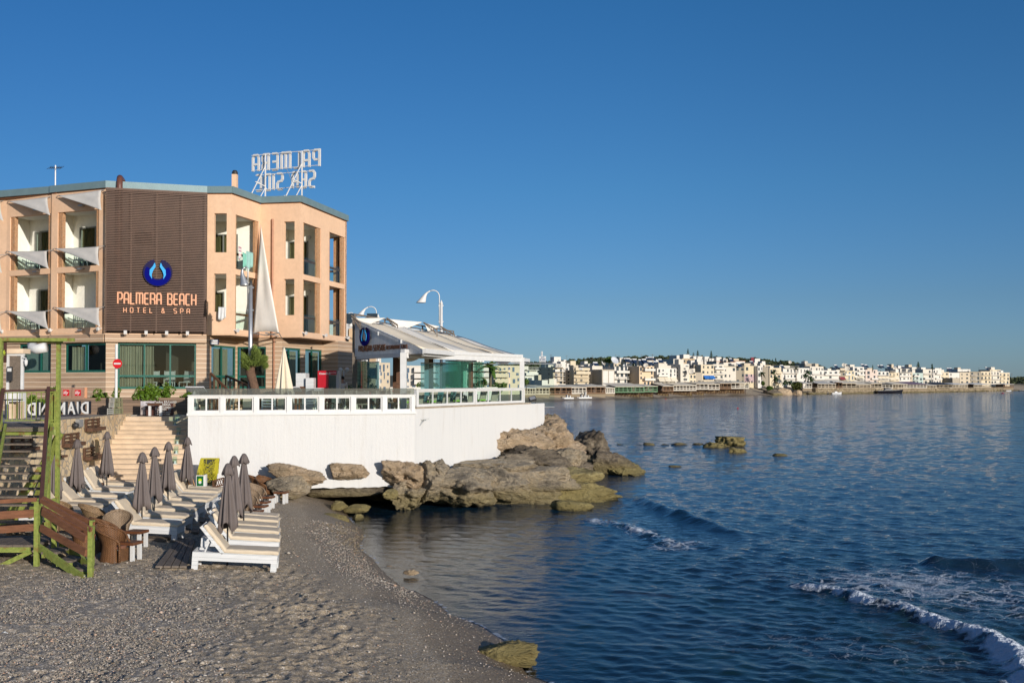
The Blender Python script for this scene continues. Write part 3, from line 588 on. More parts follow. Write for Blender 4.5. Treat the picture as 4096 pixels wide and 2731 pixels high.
# ================================================================ the hotel
ZT,ZB,ST=14.75,7.71,3.88      # wall top, underside of the upper storeys, street level
m_salmon=plaster('salmon_plaster',(.70,.47,.315),.07)
m_cream=plaster('cream_interior',(.78,.77,.70),.04)
def cladding(name):
    m,nt=newmat(name); t=nd(nt,'TexCoord'); sp=nd(nt,'SeparateXYZ',{0:t.outputs['Object']}); z=mth(nt,'DIVIDE',sp.outputs[2],.235); fl=mth(nt,'FLOOR',z); fr=mth(nt,'FRACT',z)
    wn=nd(nt,'TexWhiteNoise',{'W':fl},noise_dimensions='1D'); c=ramp(nt,wn.outputs[0],[(0,(.38,.255,.165)),(.5,(.46,.32,.21)),(1,(.34,.225,.15))])
    mp=nd(nt,'Mapping',{0:t.outputs['Object'],3:(.9,.9,14)}); n=nd(nt,'TexNoise',{'Vector':mp.outputs[0],'Scale':1,'Detail':6}); c=mixc(nt,.35,c,ramp(nt,n.outputs[0],[(.3,(.24,.16,.11)),(.7,(.58,.42,.29))]))
    lt=mth(nt,'LESS_THAN',fr,.26); c=mixc(nt,mth(nt,'MULTIPLY',lt,.75),c,(.66,.52,.38)); dk=mth(nt,'GREATER_THAN',fr,.95); c=mixc(nt,dk,c,(.12,.08,.05))  # bevel highlight along each board put into the colour, then the dark joint
    h=mth(nt,'ADD',lt,mth(nt,'MULTIPLY',dk,-1.)); bp=nd(nt,'Bump',{'Strength':.5,'Distance':.01,'Height':h}); finish(nt,bsdf(nt,c,.6,0,.3,bp.outputs[0])); return m
m_clad=cladding('ground_floor_cladding')
m_cladlight=None
m_zinc=M('zinc_band',(.17,.25,.27),.45,.08,2,.08,20,metal=.2)
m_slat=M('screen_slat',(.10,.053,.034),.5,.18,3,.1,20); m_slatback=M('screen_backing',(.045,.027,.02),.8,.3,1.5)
m_brick=stonework('brick_column',[(.42,.21,.10),(.56,.31,.16),(.36,.18,.09)],(.40,.30,.2),14,.05)
m_frame=M('dark_green_frame',(.012,.10,.075),.35,.15,5,.05,20)
m_curtain=M('curtain_cloth',(.40,.36,.27),.9,.15,4,.2,20,stretch=(6,6,.4))
m_curtdark=M('olive_curtain',(.20,.15,.07),.9,.35,3,.2,20,stretch=(9,9,.3))
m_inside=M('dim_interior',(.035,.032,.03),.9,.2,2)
m_sail=M('sail_cloth',(.56,.53,.49),.8,.05,3,.35,6)
m_sailwhite=M('white_sail_cloth',(.78,.74,.68),.8,.04,3,.3,5)
m_copper=M('copper_pipe',(.32,.13,.06),.45,.2,5,.1,20)
hp=[P(-170,806,z=ZT),P(18,795,z=ZT),P(203,776,z=ZT),P(207,777,z=ZT),P(426,757,z=ZT),P(830,778,z=ZT),P(927,778,z=ZT),P(1042,818,z=ZT),P(1201,813,z=ZT),P(1387,889,z=ZT)]
H=[V2(p) for p in hp]; A0,A1,A2,A3,A4,S1,Bc,Dc,Ec,Fc=H
# bays 0 and 1 sit a little behind bay 2
n12=(A2-A1).normalized(); n12=Vector((-n12.y,n12.x)); A1b=A1+n12*.15; A2b=A2+n12*.15; A0b=A0+n12*.15
fdir=(S1-A4).normalized(); fin=Vector((-fdir.y,fdir.x)); sdir=(Fc-Ec).normalized(); 
RB=Fc+Vector((-sdir.y,sdir.x))*6.5; LB=A0b+fin*12; RB2=RB+fin*4
outline=[A0b,A2b,A3,A4,S1,Bc,Dc,Ec,Fc,RB,LB]
def inset(poly,d):
    n=len(poly); out=[]
    for i in range(n):
        a,b,c_=poly[i-1],poly[i],poly[(i+1)%n]; u=(b-a).normalized(); v=(c_-b).normalized(); n1=Vector((-u.y,u.x)); n2=Vector((-v.y,v.x)); bb=(n1+n2); k=1/max(.3,1+n1.dot(n2)); out.append(b+bb*d*k)
    return out
base=sum(H,Vector((0,0)))/len(H)
hotel=thing('hotel_building','three-storey salmon plastered hotel with open balconies and a brown slatted screen','building',(base.x,base.y,ST))
ins=inset(outline,.24)
mb=MB(); mb.prism(ins,13.83,ZT-.02); mb.build('roof_slab',m_cream,hotel,world=True)
mb=MB(); mb.prism(ins,10.80,11.02); mb.build('floor_slab',m_cream,hotel,world=True)
mb=MB(); mb.prism(inset(outline,.02),ZB-.04,ZB+.24); mb.build('floor_slab',m_salmon,hotel,world=True)
def s_at(A,B,px):
    # distance along A->B where the sight line of pixel column px meets it
    A=V2(A);B=V2(B);d=(B-A); r=ray(px,1200); k=r.x/r.y
    t=(k*A.y-A.x)/(d.x-k*d.y); return t*d.length
def wall(A,B,z0,z1,holes,th=.24,mat=None,name='wall',rev0=True,parent=hotel):
    A=V2(A);B=V2(B);L=(B-A).length;d=(B-A)/L;n=Vector((-d.y,d.x)); ss=sorted({0,L,*[h[0] for h in holes],*[h[1] for h in holes]}); zs=sorted({z0,z1,*[h[2] for h in holes],*[h[3] for h in holes]})
    mb=MB()
    def hole(i,j):
        if i<0 or j<0 or i>=len(ss)-1 or j>=len(zs)-1: return True
        sm=(ss[i]+ss[i+1])/2; zm=(zs[j]+zs[j+1])/2
        return any(h[0]<sm<h[1] and h[2]<zm<h[3] for h in holes)
    def p(s,z,k): q=A+d*s+n*(th*k); return (q.x,q.y,z)
    for i in range(len(ss)-1):
        for j in range(len(zs)-1):
            if hole(i,j): continue
            a,b,u,v=ss[i],ss[i+1],zs[j],zs[j+1]
            mb.quad(p(a,u,0),p(b,u,0),p(b,v,0),p(a,v,0)); mb.quad(p(b,u,1),p(a,u,1),p(a,v,1),p(b,v,1))
            if hole(i-1,j): mb.quad(p(a,u,1),p(a,u,0),p(a,v,0),p(a,v,1))
            if hole(i+1,j): mb.quad(p(b,u,0),p(b,u,1),p(b,v,1),p(b,v,0))
            if hole(i,j-1): mb.quad(p(a,u,1),p(b,u,1),p(b,u,0),p(a,u,0))
            if hole(i,j+1): mb.quad(p(a,v,0),p(b,v,0),p(b,v,1),p(a,v,1))
    return mb.build(name,mat or m_salmon,parent,world=True)
FL=[(7.99,10.76),(11.05,13.80)]
def pholes(A,B,x0,x1,zs): a,b=s_at(A,B,x0),s_at(A,B,x1); return [(min(a,b),max(a,b),z0,z1) for z0,z1 in zs]
o1=pholes(A1b,A2b,38,200,FL); o0=pholes(A0b,A1b,-150,-8,FL); 
wall(A0b,A1b,ZB,ZT,o0); wall(A1b,A2b,ZB,ZT,o1); o2=pholes(A3,A4,228,393,FL); wall(A3,A4,ZB,ZT,o2)
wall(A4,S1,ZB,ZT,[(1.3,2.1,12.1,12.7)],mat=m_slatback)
WZ=[(8.85,10.76),(11.83,13.80)]
o3=pholes(S1,Bc,855,905,WZ); wall(S1,Bc,ZB,ZT,o3)
o4=pholes(Bc,Dc,941,1033,FL); wall(Bc,Dc,ZB,ZT,o4)
o5=pholes(Dc,Ec,1135,1177,WZ); wall(Dc,Ec,ZB,ZT,o5)
o6=pholes(Ec,Fc,1212,1283,FL); o7=pholes(Ec,Fc,1316,1380,FL); wall(Ec,Fc,ZB,ZT,o6+o7)
wall(Fc,RB,ZB,ZT,[(.35,2.0,z0,z1) for z0,z1 in FL]); wall(RB,LB,ZB,ZT,[]); wall(LB,A0b,ZB,ZT,[])
# zinc cornice and its shadow groove
mb=MB(); ch=[A0b,A2b,A3,A4,S1,Bc,Dc,Ec,Fc,RB]
for a,b in zip(ch[:-1],ch[1:]):
    d=(b-a).normalized(); n=Vector((-d.y,d.x)); a2=a-n*.11-d*.0; b2=b-n*.11; mb.wallbox(a2-d*.045,b2+d*.045,.5,ZT+.06,ZT+.40)
mb.build('cornice',m_zinc,hotel,world=True)
mb=MB()
for a,b in zip(ch[:-1],ch[1:]): mb.wallbox(a,b,.3,ZT,ZT+.06,.02)
mb.build('cornice_joint',m_copper,hotel,world=True)
# inner rooms -------------------------------------------------------------
def door(A,B,z0,wd,h,open_=False,split=2,curt=m_curtdark,s0=0,parent=hotel):
    """sliding door set: frame, panes and curtain standing on line A->B starting at s0"""
    A=V2(A);B=V2(B);d=(B-A).normalized(); n=Vector((-d.y,d.x)); a=A+d*s0; b=a+d*wd; fr=MB()
    fr.wallbox(a,b,.08,z0+h-.07,z0+h,-.07); fr.wallbox(a,b,.08,z0,z0+.06,-.07)
    for i in range(split+1):
        q=a+d*(wd*i/split); fr.wallbox(q-d*.035,q+d*.035,.085,z0,z0+h,-.073)
    f=fr.build('balcony_door',M('bronze_frame',(.16,.17,.15),.4,.1),parent,world=True)
    mb=MB(); mb.wallbox(a,b,.012,z0+.06,z0+h-.07,-.03); mb.build('pane',m_glass2,f,world=True)
    mb=MB(); k=int(wd*14); pts=[a+d*(wd*i/k)+n*(.03*math.sin(i*1.7)) for i in range(k+1)]
    for i in range(k): mb.quad((*pts[i],z0+.05),(*pts[i+1],z0+.05),(*pts[i+1],z0+h-.05),(*pts[i],z0+h-.05))
    for v_ in range(len(mb.v)): q=Vector(mb.v[v_]); mb.v[v_]=(q.x+n.x*.10-n.x*.0,q.y+n.y*.10,q.z)
    mb.build('curtain',curt,f,world=True)
    return f
def inner(A,B,z0,z1,holes=[],th=.1): return wall(A,B,z0,z1,holes,th,m_cream,'inner_wall')
def lampdisc(p,n2,parent=hotel):
    mb=MB(); r=Vector((n2[1],-n2[0],0)); 
    pts=[Vector(p),Vector(p)-Vector((n2[0],n2[1],0))*.07]; mb.tube(pts,[.11,.09],12); mb.build('wall_lamp',m_white,parent,world=True,smooth=False)
def rail(A,B,z0,h=.95,glass=True,wood=None,parent=hotel,panes=1):
    A=V2(A);B=V2(B); d=(B-A).normalized(); mb=MB(); mb.wallbox(A,B,.014,z0+.06,z0+h,.1); o=mb.build('glass_railing',m_glass,parent,world=True)
    mb=MB(); mb.wallbox(A,B,.05,z0+h-.22,z0+h-.10,.14); mb.build('handrail',m_brown,o,world=True); return o
def brickcol(A,B,s0,s1,z0,z1,dp=.34): 
    A=V2(A);B=V2(B);d=(B-A).normalized(); mb=MB(); mb.wallbox(A+d*s0,A+d*s1,dp,z0,z1,.05); mb.build('brick_column',m_brick,hotel,world=True)
chairs_at=[]
for bi,(A,B,op) in enumerate([(A0b,A1b,o0),(A1b,A2b,o1),(A3,A4,o2)]):
    d=(B-A).normalized(); n=Vector((-d.y,d.x)); L=(B-A).length; dep=1.3
    for fi,(z0,z1) in enumerate(FL):
        zf=z0-.04; a=A+n*.26; b=B+n*.26; a1=A+n*dep; b1=B+n*dep
        dw=2.05 if fi==1 else 1.0; s0=(.62 if fi==1 else .8 if bi<2 else 2.05)
        inner(a1,b1,zf,z1+.05,[(s0,s0+dw,zf,zf+2.2)]); door(a1,b1,zf+.001,dw,2.2,split=2 if fi==1 else 1,s0=s0)
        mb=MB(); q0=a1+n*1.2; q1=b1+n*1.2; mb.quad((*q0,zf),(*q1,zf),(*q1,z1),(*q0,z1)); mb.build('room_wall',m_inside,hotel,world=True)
        inner(a1+d*.02,a+d*.02,zf,z1+.05); inner(b,b1,zf,z1+.05)
        h=op[fi]; brickcol(A,B,h[0]-.005,h[0]+.26,z0,z1,.2); brickcol(A,B,h[1]-.2,h[1]+.005,z0,z1,.2)
        rail(A+d*(h[0]+.3),A+d*(h[1]-.2),z0)
        pl=a1+d*(L*.62)-n*.0; lampdisc((pl.x,pl.y,zf+2.42),n)
        if bi>0: chairs_at.append((bi,fi,a+d*(h[0]+.75)+n*.5,zf+.01,d))
# corner balcony at Bc
d1=(Bc-S1).normalized(); n1=Vector((-d1.y,d1.x)); d2=(Dc-Bc).normalized()
for fi,(z0,z1) in enumerate(FL):
    zf=z0-.04; W0=S1-d1*1.8+n1*.26; W1=S1-d1*1.8+(Dc-Bc)*1.0
    inner(W1,W0,zf,z1+.05)                                   # partition beside the screen
    wd_=1.45 if fi else .75; inner(W1,Dc,zf,z1+.05,[(.35,.35+wd_,zf,zf+2.15)]); door(W1,Dc,zf+.001,wd_,2.15,split=2 if fi else 1,s0=.35,curt=m_curtdark)
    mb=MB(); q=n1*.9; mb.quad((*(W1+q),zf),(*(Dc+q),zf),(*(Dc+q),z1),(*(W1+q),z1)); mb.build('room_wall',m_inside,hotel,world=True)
    lp=W1+d1*1.25; lampdisc((lp.x,lp.y,zf+2.42),n1)
    h=o4[fi]; brickcol(Bc,Dc,h[0]-.005,h[0]+.16,z0,z1,.14); brickcol(Bc,Dc,h[1]-.26,h[1]+.005,z0,z1,.14)
    rail(Bc+d2*(h[0]+.16),Bc+d2*(h[1]-.3),z0)
    cpt=S1+d1*.75+n1*1.2; chairs_at.append((3,fi,cpt,zf+.01,d1))
# end wing: first balcony behind Ec, second one open at its far end
de=(Ec-Dc).normalized(); ne=Vector((-de.y,de.x)); Ls=(Fc-Ec).length; ns=Vector((-sdir.y,sdir.x))
for fi,(z0,z1) in enumerate(FL):
    zf=z0-.04; k1=o6[fi][1]+.45; Wi=Dc+ne*.26
    back0=Dc+sdir*k1; back1=Ec+sdir*k1-ns*(-.24)
    inner(back0,Wi,zf,z1+.05)
    inner(back0,Ec+sdir*k1+ns*.25,zf,z1+.05,[(.15,1.25,zf,zf+2.2)]); door(back0,Ec+sdir*k1,zf+.001,1.1,2.2,split=2 if fi else 1,s0=.15)
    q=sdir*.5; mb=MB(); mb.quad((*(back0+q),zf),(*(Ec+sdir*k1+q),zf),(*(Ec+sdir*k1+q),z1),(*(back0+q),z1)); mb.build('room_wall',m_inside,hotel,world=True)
    lp=back0+de*1.35; lampdisc((lp.x,lp.y,zf+2.42),sdir)
    for hh in (o6[fi],o7[fi]):
        brickcol(Ec,Fc,hh[0]-.005,hh[0]+.2,z0,z1,.13); brickcol(Ec,Fc,hh[1]-.40,hh[1]+.005,z0,z1,.13); rail(Ec+sdir*(hh[0]+.2),Ec+sdir*(hh[1]-.42),z0)
    cpt=Ec+sdir*1.5+ns*.9; chairs_at.append((4,fi,cpt,zf+.01,sdir))
    # second balcony: inner wall with low partition, rear opening with brick posts
    k2=k1+.6; w0=Ec+sdir*k2+ns*.26; w1=Ec+sdir*k2+ns*2.6
    inner(w1,w0,zf,z1+.05); inner(Fc+ns*2.6-sdir*.25,w1,zf,z1+.05)
    for s_ in (.4,1.65): 
        a=Fc+ns*s_; mb=MB(); mb.wallbox(a,a+ns*.3,.3,z0,z1,.02); mb.build('brick_column',m_brick,hotel,world=True)
    rail(Fc+ns*.7,Fc+ns*1.65,z0)
    cpt=Ec+sdir*(k2+1.2)+ns*1.0; chairs_at.append((5,fi,cpt,zf+.01,sdir))
# salmon strip panel on the inner end walls
# ground floor ---------------------------------------------------------------
def gwin(A,B,s0,s1,z0,z1,mull,trans=None,curtain=None,parent=hotel,col=m_frame):
    """window let into the cladding: frame bars, glass, curtain"""
    A=V2(A);B=V2(B);d=(B-A).normalized();n=Vector((-d.y,d.x)); a=A+d*s0;b=A+d*s1; f=MB()
    for q in [0,1]+mull:
        c_=a+(b-a)*q; c_=c_+d*(.04 if q==0 else -.04 if q==1 else 0); f.wallbox(c_-d*.04,c_+d*.04,.09,z0,z1,.05)
    f.wallbox(a+d*.08,b-d*.08,.085,z0,z0+.11,.0525); f.wallbox(a+d*.08,b-d*.08,.085,z1-.09,z1,.0525)
    if trans: f.wallbox(a+d*.08,b-d*.08,.085,trans-.05,trans+.05,.0525)
    o=f.build('ground_floor_window',col,parent,world=True)
    mb=MB(); mb.wallbox(a,b,.01,z0+.1,z1-.09,.09); mb.build('pane',m_glass2,o,world=True)
    for c0,c1 in (curtain or []):
        mb=MB(); Lc=(b-a).length*(c1-c0); k=max(8,int(Lc*26)); 
        def q(i_,j_): 
            s_=(b-a)*(c0+(c1-c0)*i_/k); w_=.055*math.sin(i_*1.9)+.03*math.sin(i_*.7+2); r_=a+s_+n*(.28+w_); return (r_.x,r_.y,z1-.15 if j_ else z0+.05)
        mb.grid(q,k,1)
        mb.build('curtain',m_curtain,o,world=True)
    return o
G0=A0b+n12*.05; G1=A2b+n12*.05; g1=A3+n12*.0+Vector((0,.08)); g2=A4+Vector((0,.10)); s1g=S1+fin*.10+fdir*.12
a_,b_=s_at(g1,g2,263),s_at(g1,g2,437-12); hole1=(a_,b_,5.80,7.24)
wall(g1,g2,ST-.3,ZB,[hole1],.2,m_clad,'cladding'); gwin(g1,g2,*hole1,[.5],None,[(.05,.4)])
g00=A0b+n12*.02
a_,b_=s_at(g00,G1,80),s_at(g00,G1,232); hole0=(a_,b_,5.80,7.24); wall(g00,G1,ST-.3,ZB,[hole0],.2,m_clad,'cladding'); gwin(g00,G1,*hole0,[.55],None,[])
mb=MB(); qa=g00+(G1-g00).normalized()*a_; qb=g00+(G1-g00).normalized()*b_; mb.wallbox(qa,qb,.05,5.8,7.24,.3); mb.build('blind',M('pale_blind',(.33,.40,.38),.8,.05),hotel,world=True)
a_,b_=s_at(g2,s1g,473),s_at(g2,s1g,786); hole2=(a_,b_,4.98,7.25)
wall(g2,s1g,ST-.3,ZB,[hole2],.2,m_clad,'cladding'); gwin(g2,s1g,*hole2,[.335,.665],5.62,[(.02,.45)])
# band with spotlights under the screen
mb=MB(); mb.wallbox(A4,S1+fdir*.0,.3,7.28,ZB-.045,-.16); mb.build('cladding_band',m_clad,hotel,world=True)
mb=MB(); mb.wallbox(A3,A4-(A4-A3).normalized()*.02,.2,7.28,ZB-.045,-.12); mb.wallbox(A0b,A2b,.2,7.28,ZB-.045,-.10); mb.build('cladding_band',m_clad,hotel,world=True)
# recessed part at the right
K=[s1g,P(844,1400,d=50.25).xy,P(946,1400,d=52.9).xy,P(1065,1400,d=52.75).xy,P(1128,1400,d=52.75).xy,P(1291,1400,d=57.2).xy,P(1352,1400,d=57.1).xy]
K=[V2(k) for k in K]; K0b=K[1]
wall(K[0],K[1],ST-.3,ZB,[],.2,m_clad,'cladding')
z0,z1=4.98,7.2
L=(K[2]-K[1]).length; wall(K[1],K[2],ST-.3,ZB,[(.04,L-.04,z0,z1)],.2,m_clad,'cladding'); gwin(K[1],K[2],.04,L-.04,z0,z1,[.45],5.62,[(.3,.85)])
L=(K[3]-K[2]).length; wall(K[2],K[3],ST-.3,ZB,[(.04,L-.02,z0,z1)],.2,m_clad,'cladding'); gwin(K[2],K[3],.04,L-.02,z0,z1,[],5.62,[])
wall(K[3],K[4],ST-.3,ZB,[],.35,m_clad,'cladding')
h1=pholes(K[4],K[5],1131,1204,[(4.9,7.15)]); h2=pholes(K[4],K[5],1222,1289,[(4.9,7.15)]); wall(K[4],K[5],ST-.3,ZB,h1+h2,.2,m_clad,'cladding')
gwin(K[4],K[5],*h1[0],[.4],None,[(.45,.98)]); gwin(K[4],K[5],*h2[0],[.45],None,[(.5,.98)])
wall(K[5],K[6],ST-.3,ZB,[],.3,m_clad,'cladding'); wall(K[6],K[6]+sdir*5,ST-.3,ZB,[],.2,m_clad,'cladding')
mb=MB(); KK=K[3]+(K[4]-K[3])*.5; mb.tube([(*(KK-Vector((0,.06))),ST),(*(KK-Vector((0,.06))),ZB)],.045,8); mb.build('drainpipe',m_copper,hotel,world=True)
# dark-toned restaurant interior boxes behind the glass
mb=MB(); 
for a,b,dp in [(g2,s1g,3.2),(K[1],K[2],2.5),(K[2],K[3],3.0),(K[4],K[5],2.5),(g1,g2,2.5),(g00,G1,2)]:
    d=(b-a).normalized(); n=Vector((-d.y,d.x)); 
    mb.quad((*(a+n*dp),ST),(*(b+n*dp),ST),(*(b+n*dp),ZB-.1),(*(a+n*dp),ZB-.1)); mb.quad((*(a+n*.35),4.86),(*(b+n*.35),4.86),(*(b+n*dp),4.86),(*(a+n*dp),4.86))
mb.build('room_wall',M('restaurant_wall',(.10,.085,.07),.9,.08,.6,0),hotel,world=True)
# slatted screen
mb=MB(); z=ZB+.12; i=0
while z<ZT-.02:
    mb.wallbox(A4+fdir*.04,S1-fdir*.03,.05,z,z+.045,-.44); z+=.083
scr=mb.build('slat_screen',m_slat,hotel,world=True)
mb=MB()
for t in (0.01,.25,.5,.75,.985): q=A4+(S1-A4)*t; mb.wallbox(q-fdir*.03,q+fdir*.03,.06,ZB+.05,ZT-.02,-.385)
mb.build('screen_post',m_slat,scr,world=True)
mb=MB(); mb.wallbox(A4,S1,.08,ZT-.06,ZT+.0,-.46); mb.build('screen_rail',m_slat,scr,world=True)
# drain pipe on the right, small copper hood
q=Dc+de*s_at(Dc,Ec,1090); mb=MB(); mb.tube([(q.x,q.y-.07,ZB),(q.x,q.y-.07,13.95)],.05,8); mb.build('drainpipe',m_copper,hotel,world=True)
for A,B,xs in [(A3,A4,[330]),(A1b,A2b,[150])]:
    for x in xs:
        for z in (7.87,10.90,14.02):
            d=(B-A).normalized(); n=Vector((-d.y,d.x)); q=A+d*s_at(A,B,x)-n*.12; mb=MB(); mb.beam((*(q-d*.14),z),(*(q+d*.14),z),.2,.05); mb.build('wall_light',m_steel,hotel,world=True)
for A,B,x in [(A3,A4,406),(A1b,A2b,215),(A1b,A2b,25),(Bc,Dc,936),(Ec,Fc,1209),(Ec,Fc,1290),(Ec,Fc,1380)]:
    d=(B-A).normalized(); n=Vector((-d.y,d.x)); q=A+d*s_at(A,B,x); mb=MB(); mb.beam((*q,7.95),(*(q-n*.2),7.9),.05); mb.beam((*(q-n*.2),7.84),(*(q-n*.26),7.99),.11); mb.build('spotlight',m_white,hotel,world=True)
for i,x in enumerate((507,589,670,752)):
    q=A4+fdir*s_at(A4,S1,x); mb=MB(); mb.beam((*(q-fin*.16),7.58),(*(q-fin*.62),7.66),.035); mb.beam((*(q-fin*.62),7.66),(*(q-fin*.66),7.82),.14); mb.build('spotlight',m_white,hotel,world=True)
# things on the facade ---------------------------------------------------------
def sail(name,label,p3,mat,group,seed,sag=.12,cat='shade sail'):
    a,b,c_=[Vector(q) for q in p3]; mb=MB(); n=14; idx={}
    nn=(b-a).cross(c_-a).normalized(); ctr=(a+b+c_)/3
    for i in range(n+1):
        for j in range(n+1-i):
            u,v=i/n,j/n; w_=1-u-v; q=a*w_+b*u+c_*v
            e=min(u,v,w_); pull=sag*sum(4*x*y for x,y in ((u,v),(v,w_),(w_,u)))*(1-3*e); q=q.lerp(ctr,min(.45,pull)*.55)
            q=q+nn*(.10*math.sin(9*u+seed)+.10*math.sin(7*v-seed))*e*3*.5; idx[i,j]=len(mb.v); mb.v.append(tuple(q))
    for i in range(n):
        for j in range(n-i):
            mb.f.append((idx[i,j],idx[i+1,j],idx[i,j+1]))
            if i+j<n-1: mb.f.append((idx[i+1,j],idx[i+1,j+1],idx[i,j+1]))
    o=tag(mb.build(name,mat,smooth=True,thick=.006),label,cat,group); return o
def on(A,B,px,py,out):   # point 'out' metres in front of the wall line A->B, seen at px,py
    A=V2(A);B=V2(B);d=(B-A).normalized();n=Vector((-d.y,d.x)); q=A+d*s_at(A-n*out,B-n*out,px)-n*out; return P(px,py,d=q.y)
GS='triangular grey sails along the balconies'
for lab,A,B,pts,outs in [
 ('grey triangular sail above the top balcony nearest the slatted screen',A3,A4,[(230,783),(405,760),(406,841)],(.15,.15,1.0)),
 ('grey triangular sail between the two balconies nearest the slatted screen',A3,A4,[(215,994),(395,986),(398,1063)],(.15,.4,1.2)),
 ('grey triangular sail over the lower balcony nearest the slatted screen',A3,A4,[(215,1229),(397,1230),(401,1306)],(.15,.4,1.2)),
 ('grey triangular sail above the top balcony second from the slatted screen',A1b,A2b,[(32,805),(190,788),(201,861)],(.15,.15,1.0)),
 ('grey triangular sail between the two balconies second from the slatted screen',A1b,A2b,[(26,1005),(187,1003),(195,1075)],(.15,.4,1.2)),
 ('grey triangular sail over the lower balcony second from the slatted screen',A1b,A2b,[(24,1243),(182,1244),(194,1317)],(.15,.4,1.2)),
 ('sliver of a grey sail at the left frame edge near the roof',A0b,A1b,[(-150,820),(0,804),(14,884)],(.15,.15,1.0)),
 ('sliver of a grey sail at the left frame edge beside the lower balconies',A0b,A1b,[(-150,1254),(0,1250),(8,1328)],(.15,.4,1.2)),
 ('sliver of a grey sail at the left frame edge at mid height',A0b,A1b,[(-150,1020),(0,1020),(8,1092)],(.15,.4,1.2))]:
    q=[on(A,B,x,y,o_) for (x,y),o_ in zip(pts,outs)]; s=sail('shade_sail',lab,q,m_sail,GS,len(lab))
    mb=MB(); mb.beam(q[1],q[1]+Vector((.35,.5,.12)),.03); mb.beam(q[0],q[0]+Vector((-.1,.25,.05)),.03); mb.build('sail_bracket',m_steel,s,world=True)
# tall white sail
a=on(Dc,Ec,1043,895,.25); b=P(1012,1332,d=51.4); c_=P(1116,1331,d=50.6)
s=sail('tall_sail','tall narrow white sail standing upright between the two hotel wings',[a,b,c_],m_sailwhite,None,2,.08)
mb=MB(); mb.tube([b,(b+c_)/2+Vector((0,.1,-.12)),c_],.03,6); mb.beam((b+c_)/2,(b+c_)/2+Vector((.3,1.4,-.1)),.07); mb.beam(c_,c_+Vector((-.2,1.5,-.2)),.04); mb.build('sail_boom',m_steel,s,world=True)
# hotel name and emblem on the screen
m_letter=M('orange_letter',(.62,.30,.17),.4,.05); m_blue=M('emblem_blue',(.0,.002,.15),.9,.1,spec=.15); m_navy=M('emblem_navy',(.003,.001,.045),.5,.1,spec=.15); m_cyan=M('emblem_cyan',(.02,.33,.72),.3,.05)
sgn=thing('hotel_name_sign','orange hotel name in tall thin capitals mounted on the brown slatted screen','sign',tuple(on(A4,S1,630,1190,.5)))
def sign_line(s,A,B,x0,x1,yb,yt,out,mat,parent,name,sw,h=None,mirror=False,depth=.05,wf=None):
    pL=on(A,B,x0,yb,out); pR=on(A,B,x1,yb,out); W=(pR-pL).length; Hh=h or (on(A,B,x0,yt,out).z-pL.z)
    tot=0
    for ch in s: tot+=FONT[ch][0]+ (tr:=.38 if wf is None else wf)
    tot-=tr; f=W/tot; mb=MB(); lettering(mb,s,Hh,f,sw,depth,tr,mirror); place(mb,pL,(pR-pL).xy); return mb.build(name,mat,parent,world=True)
sign_line('PALMERA BEACH',A4,S1,471,783,1214,1170,.52,m_letter,sgn,'lettering',.075)
sign_line('HOTEL & SPA',A4,S1,494,758,1249,1230,.52,m_letter,sgn,'lettering',.042,wf=1.1)
def emblem(c,right,R0,parent=None,label=None,rot=0,out=.08):
    """open blue ring with two pale leaf shapes inside"""
    root=thing('emblem_sign',label,'emblem',c)
    def arc(r,w0,a0,a1,n,d0,d1,ox=0,oz=0):
        pts=[];ws=[]
        for i in range(n+1):
            t=i/n; a=R(a0+(a1-a0)*t); pts.append((ox+r*math.cos(a),oz+r*math.sin(a))); ws.append(w0*(.35+.65*math.sin(math.pi*min(1,max(0,.08+.84*t)))**.5))
        mb=MB(); ribbon(mb,pts,ws,d0,d1); return mb
    for nm,mt,mb in [('ring',m_navy,arc(.74*R0,.52*R0,106,434,40,0,.05)),('ring',m_blue,arc(.70*R0,.40*R0,150,390,34,-.02,.0,0,-.06*R0))]:
        place(mb,c,right); mb.build(nm,mt,root,world=True)
    for sx in (-1,1):
        pts=[(sx*.20*R0,.62*R0),(sx*.22*R0,.40*R0),(sx*.42*R0,.1*R0),(sx*.47*R0,-.2*R0),(sx*.38*R0,-.48*R0)]; mb=MB(); ribbon(mb,pts,[.05*R0,.17*R0,.22*R0,.14*R0,.02*R0],-.04,-.02); place(mb,c,right); mb.build('leaf',m_cyan,root,world=True)
    return root
emblem(on(A4,S1,631,1088,.56),fdir,.70,label='blue open-ring emblem with pale inner leaves on the slatted screen above the name')
